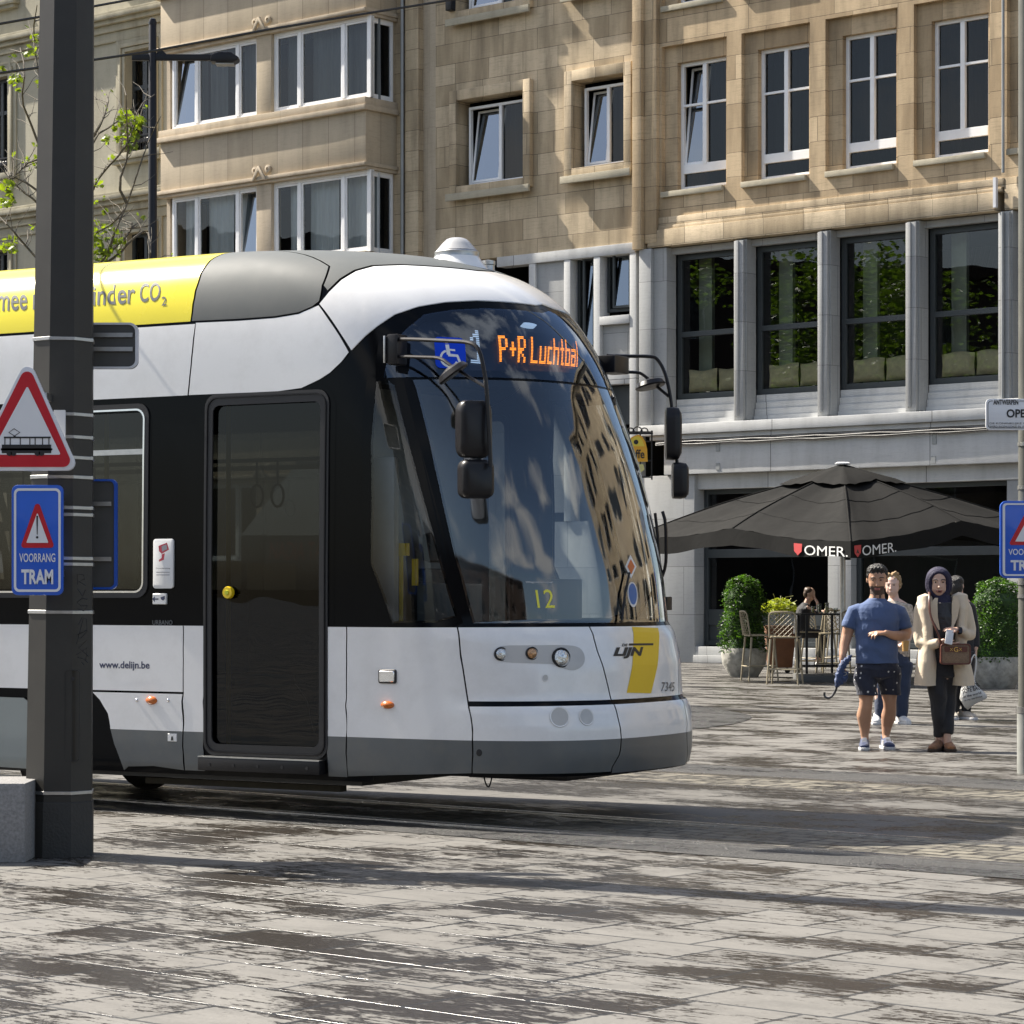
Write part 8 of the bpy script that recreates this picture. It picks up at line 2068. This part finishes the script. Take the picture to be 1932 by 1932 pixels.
# topiary planters
M['potstone'] = mk('pot_stone', (.36, .35, .31), .85, 0, .5, 7, bump=.5, bscale=20)
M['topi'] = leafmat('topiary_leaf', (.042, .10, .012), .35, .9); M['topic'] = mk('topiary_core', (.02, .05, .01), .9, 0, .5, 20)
def topiary(px, py, lab, seed, hb=1.36, rb=.36, rp=.40, hp_=.50):
    g = gpt(px, py); rt = empty('topiary_planter', tuple(g), 0, lab, 'potted plant', 'clipped topiary bushes in stone pots'); rng = random.Random(seed)
    MB().lathe([(rp*.6, 0), (rp*.95, hp_*.45), (rp, hp_*.8), (rp*.93, hp_), (rp*.84, hp_), (rp*.82, hp_-.06), (.0001, hp_-.07)], 28).build('pot', M['potstone'], rt)
    def rad_(t, an): return rb*(1.0-.50*max(0, (t-.45)/.55)**2.2)*(1+.13*math.sin(an*3+t*9+seed)+.08*math.sin(an*7-t*15)+.05*math.sin(an*13+t*31))*(1 if t < .94 else max(.2, (1-(t-.94)/.07)))
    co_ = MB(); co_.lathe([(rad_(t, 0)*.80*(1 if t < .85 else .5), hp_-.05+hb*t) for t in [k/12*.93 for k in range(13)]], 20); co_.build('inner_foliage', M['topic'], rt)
    m_ = MB()
    for _ in range(7500):
        t = rng.random(); an = rng.uniform(0, 6.283); r_ = rad_(t, an)*(rng.uniform(.84, 1.07) if rng.random() < .93 else rng.uniform(1.05, 1.2))
        c = Vector((r_*math.cos(an), r_*math.sin(an), hp_-.08+hb*t+(0 if t < .93 else -.05*rng.random()))); s_ = rng.uniform(.012, .026)
        q = Matrix.Rotation(rng.uniform(0, 6.28), 3, 'Z') @ Matrix.Rotation(rng.uniform(-1.5, 1.5), 3, 'X'); m_.add([c+q @ Vector(v) for v in ((-s_, 0, 0), (0, -s_*.7, 0), (s_, 0, .01), (0, s_*.7, 0))], [(0, 1, 2, 3)])
    m_.build('foliage', M['topi'], rt, smooth=0, fix=False)
topiary(1404, 1277, 'tall clipped green bush in a round pale pot, left of the stools', 3)
topiary(1882, 1298, 'dark clipped bush in a pale pot at the right, behind the blue sign', 8, 1.30, .40, .42, .48)
# yellow-green plant in a terracotta trough
g = gpt(1470, 1270); yp = empty('potted_plant', tuple(g), 0, 'yellow-green leafy plant in a terracotta pot on casters behind the stools', 'potted plant')
MB().prism([(-.20, .1), (.22, .1), (.30, .86), (-.26, .86)], -.2, .2).build('pot', mk('terracotta', (.15, .065, .03), .8, 0, .25, 8), yp, bevel=.02)
m_ = MB(); rng = random.Random(11)
for _ in range(900):
    a = rng.uniform(0, 6.28); r_ = .36*math.sqrt(rng.random()); c = Vector((r_*math.cos(a), r_*math.sin(a)*.7, 1.02+.32*math.sqrt(max(0, 1-(r_/.38)**2))*rng.uniform(.4, 1.1))); s_ = rng.uniform(.03, .06)
    q = Matrix.Rotation(rng.uniform(0, 6.28), 3, 'Z') @ Matrix.Rotation(rng.uniform(-1.3, 1.3), 3, 'X'); m_.add([c+q @ Vector(v) for v in ((-s_, 0, 0), (0, -s_*.3, 0), (s_, 0, -.01), (0, s_*.3, 0))], [(0, 1, 2, 3)])
m_.build('foliage', leafmat('yellow_leaf', (.26, .30, .04), .4, .4), yp, smooth=0, fix=False)
for sx_ in (-.14, .14): MB().lathe([(.05, -.02), (.05, .02)], 12, (sx_, -.1, .05), axis='y').build('caster', M['bplast'], yp)
m_ = MB()
for i in range(7):
    a = i*.9; m_.tube([(.05*math.cos(a), .05*math.sin(a), .9), (.05+.10*math.cos(a), .1*math.sin(a), 1.2+.03*i), (.1+.22*math.cos(a), .2*math.sin(a), 1.32+.04*(i % 4))], .006, 4)
m_.build('stems', leafmat('stem_leaf', (.2, .2, .05)), yp)
# seated person
sf = Fig(1522, 1272, 'person in black with hair up, sitting in profile at the high table, hand to the face'); sf.root['label'] = 'person in black with hair up, sitting in profile at the high table'
b = MB(); T_, s_, q = head(b, sf, 1528, 1108, 1134, turn=R(75), tilt=.25)
loft(b, sf.rings([(1525, 1130, .0, .05, .05), (1521, 1142, .0, .06, .06), (1515, 1160, 0, .12, .15), (1512, 1190, 0, .11, .14)]), side=Vector((1, 0, 0)))
for d_ in (-.1, .1): loft(b, [(sf.p(1514, 1195, d_), .08, .08), (sf.p(1548, 1197, d_), .06, .06), (sf.p(1552, 1205, d_), .055, .055), (sf.p(1545, 1240, d_), .045, .045), (sf.p(1541, 1252, d_), .03, .03), (sf.p(1552, 1256, d_), .03, .025)], 12, side=Vector((0, 1, 0)))
loft(b, [(sf.p(1520, 1146, -.16), .04, .04), (sf.p(1541, 1154, -.17), .036, .036), (sf.p(1541, 1138, -.12), .028, .028), (sf.p(1538, 1131, -.08), .024, .024)], 10); hand(b, sf.p(1538, 1132, -.08), (-.3, .2, 1), (-1, 0, 0), .15, .5, 1)
loft(b, [(sf.p(1520, 1146, .16), .04, .04), (sf.p(1538, 1158, .17), .036, .036), (sf.p(1550, 1153, .1), .026, .026)], 10); hand(b, sf.p(1550, 1153, .1), (1, -.3, 0), (0, 0, -1), .15, .4, 1)
organic('body', b, [S_light], sf.root, .009, 3)
h_ = MB()
for (x, y, z, a, bb, d) in ((0, .12, .2, .38, .38, .30), (0, .25, .0, .34, .24, .34), (0, .35, .30, .16, .14, .14)):
    tmp = MB(); ball(tmp, (0, 0, 0), a*s_, bb*s_, d*s_); h_.add([T_(x, y, z)+q @ Vector(v) for v in tmp.v], tmp.f)
organic('hair', h_, mk('brown_hair', (.06, .035, .02), .5, 0, .4, 60), sf.root, .01, 2)
t_ = MB(); loft(t_, sf.rings([(1522, 1140, .0, .08, .09), (1517, 1150, .0, .13, .19), (1513, 1170, .0, .14, .17), (1512, 1196, .0, .15, .17)]), 18); loft(t_, [(sf.p(1519, 1147, -.15), .05, .05), (sf.p(1540, 1155, -.17), .046, .046), (sf.p(1541, 1143, -.14), .038, .038)], 12); loft(t_, [(sf.p(1519, 1147, .15), .05, .05), (sf.p(1538, 1158, .17), .046, .046), (sf.p(1545, 1155, .13), .038, .038)], 12)
organic('jacket', t_, blk, sf.root, .01, 2)
t_ = MB()
for d_ in (-.1, .1): loft(t_, [(sf.p(1512, 1194, d_), .10, .10), (sf.p(1548, 1196, d_), .078, .078), (sf.p(1553, 1205, d_), .07, .07), (sf.p(1546, 1240, d_), .06, .06)], 14, side=Vector((0, 1, 0)))
organic('trousers', t_, blk, sf.root, .01, 2)
for d_ in (-.1, .1):
    m_ = MB(); loft(m_, [(sf.p(1538, 1252, d_), .035, .04), (sf.p(1546, 1253, d_), .04, .04), (sf.p(1557, 1257, d_), .03, .025)], 12, side=Vector((0, 1, 0))); organic('shoe', m_, M['shoewhite'] if d_ < 0 else M['hairblk'], sf.root, .009, 1)

bpy.data.scenes.remove(TMPS)
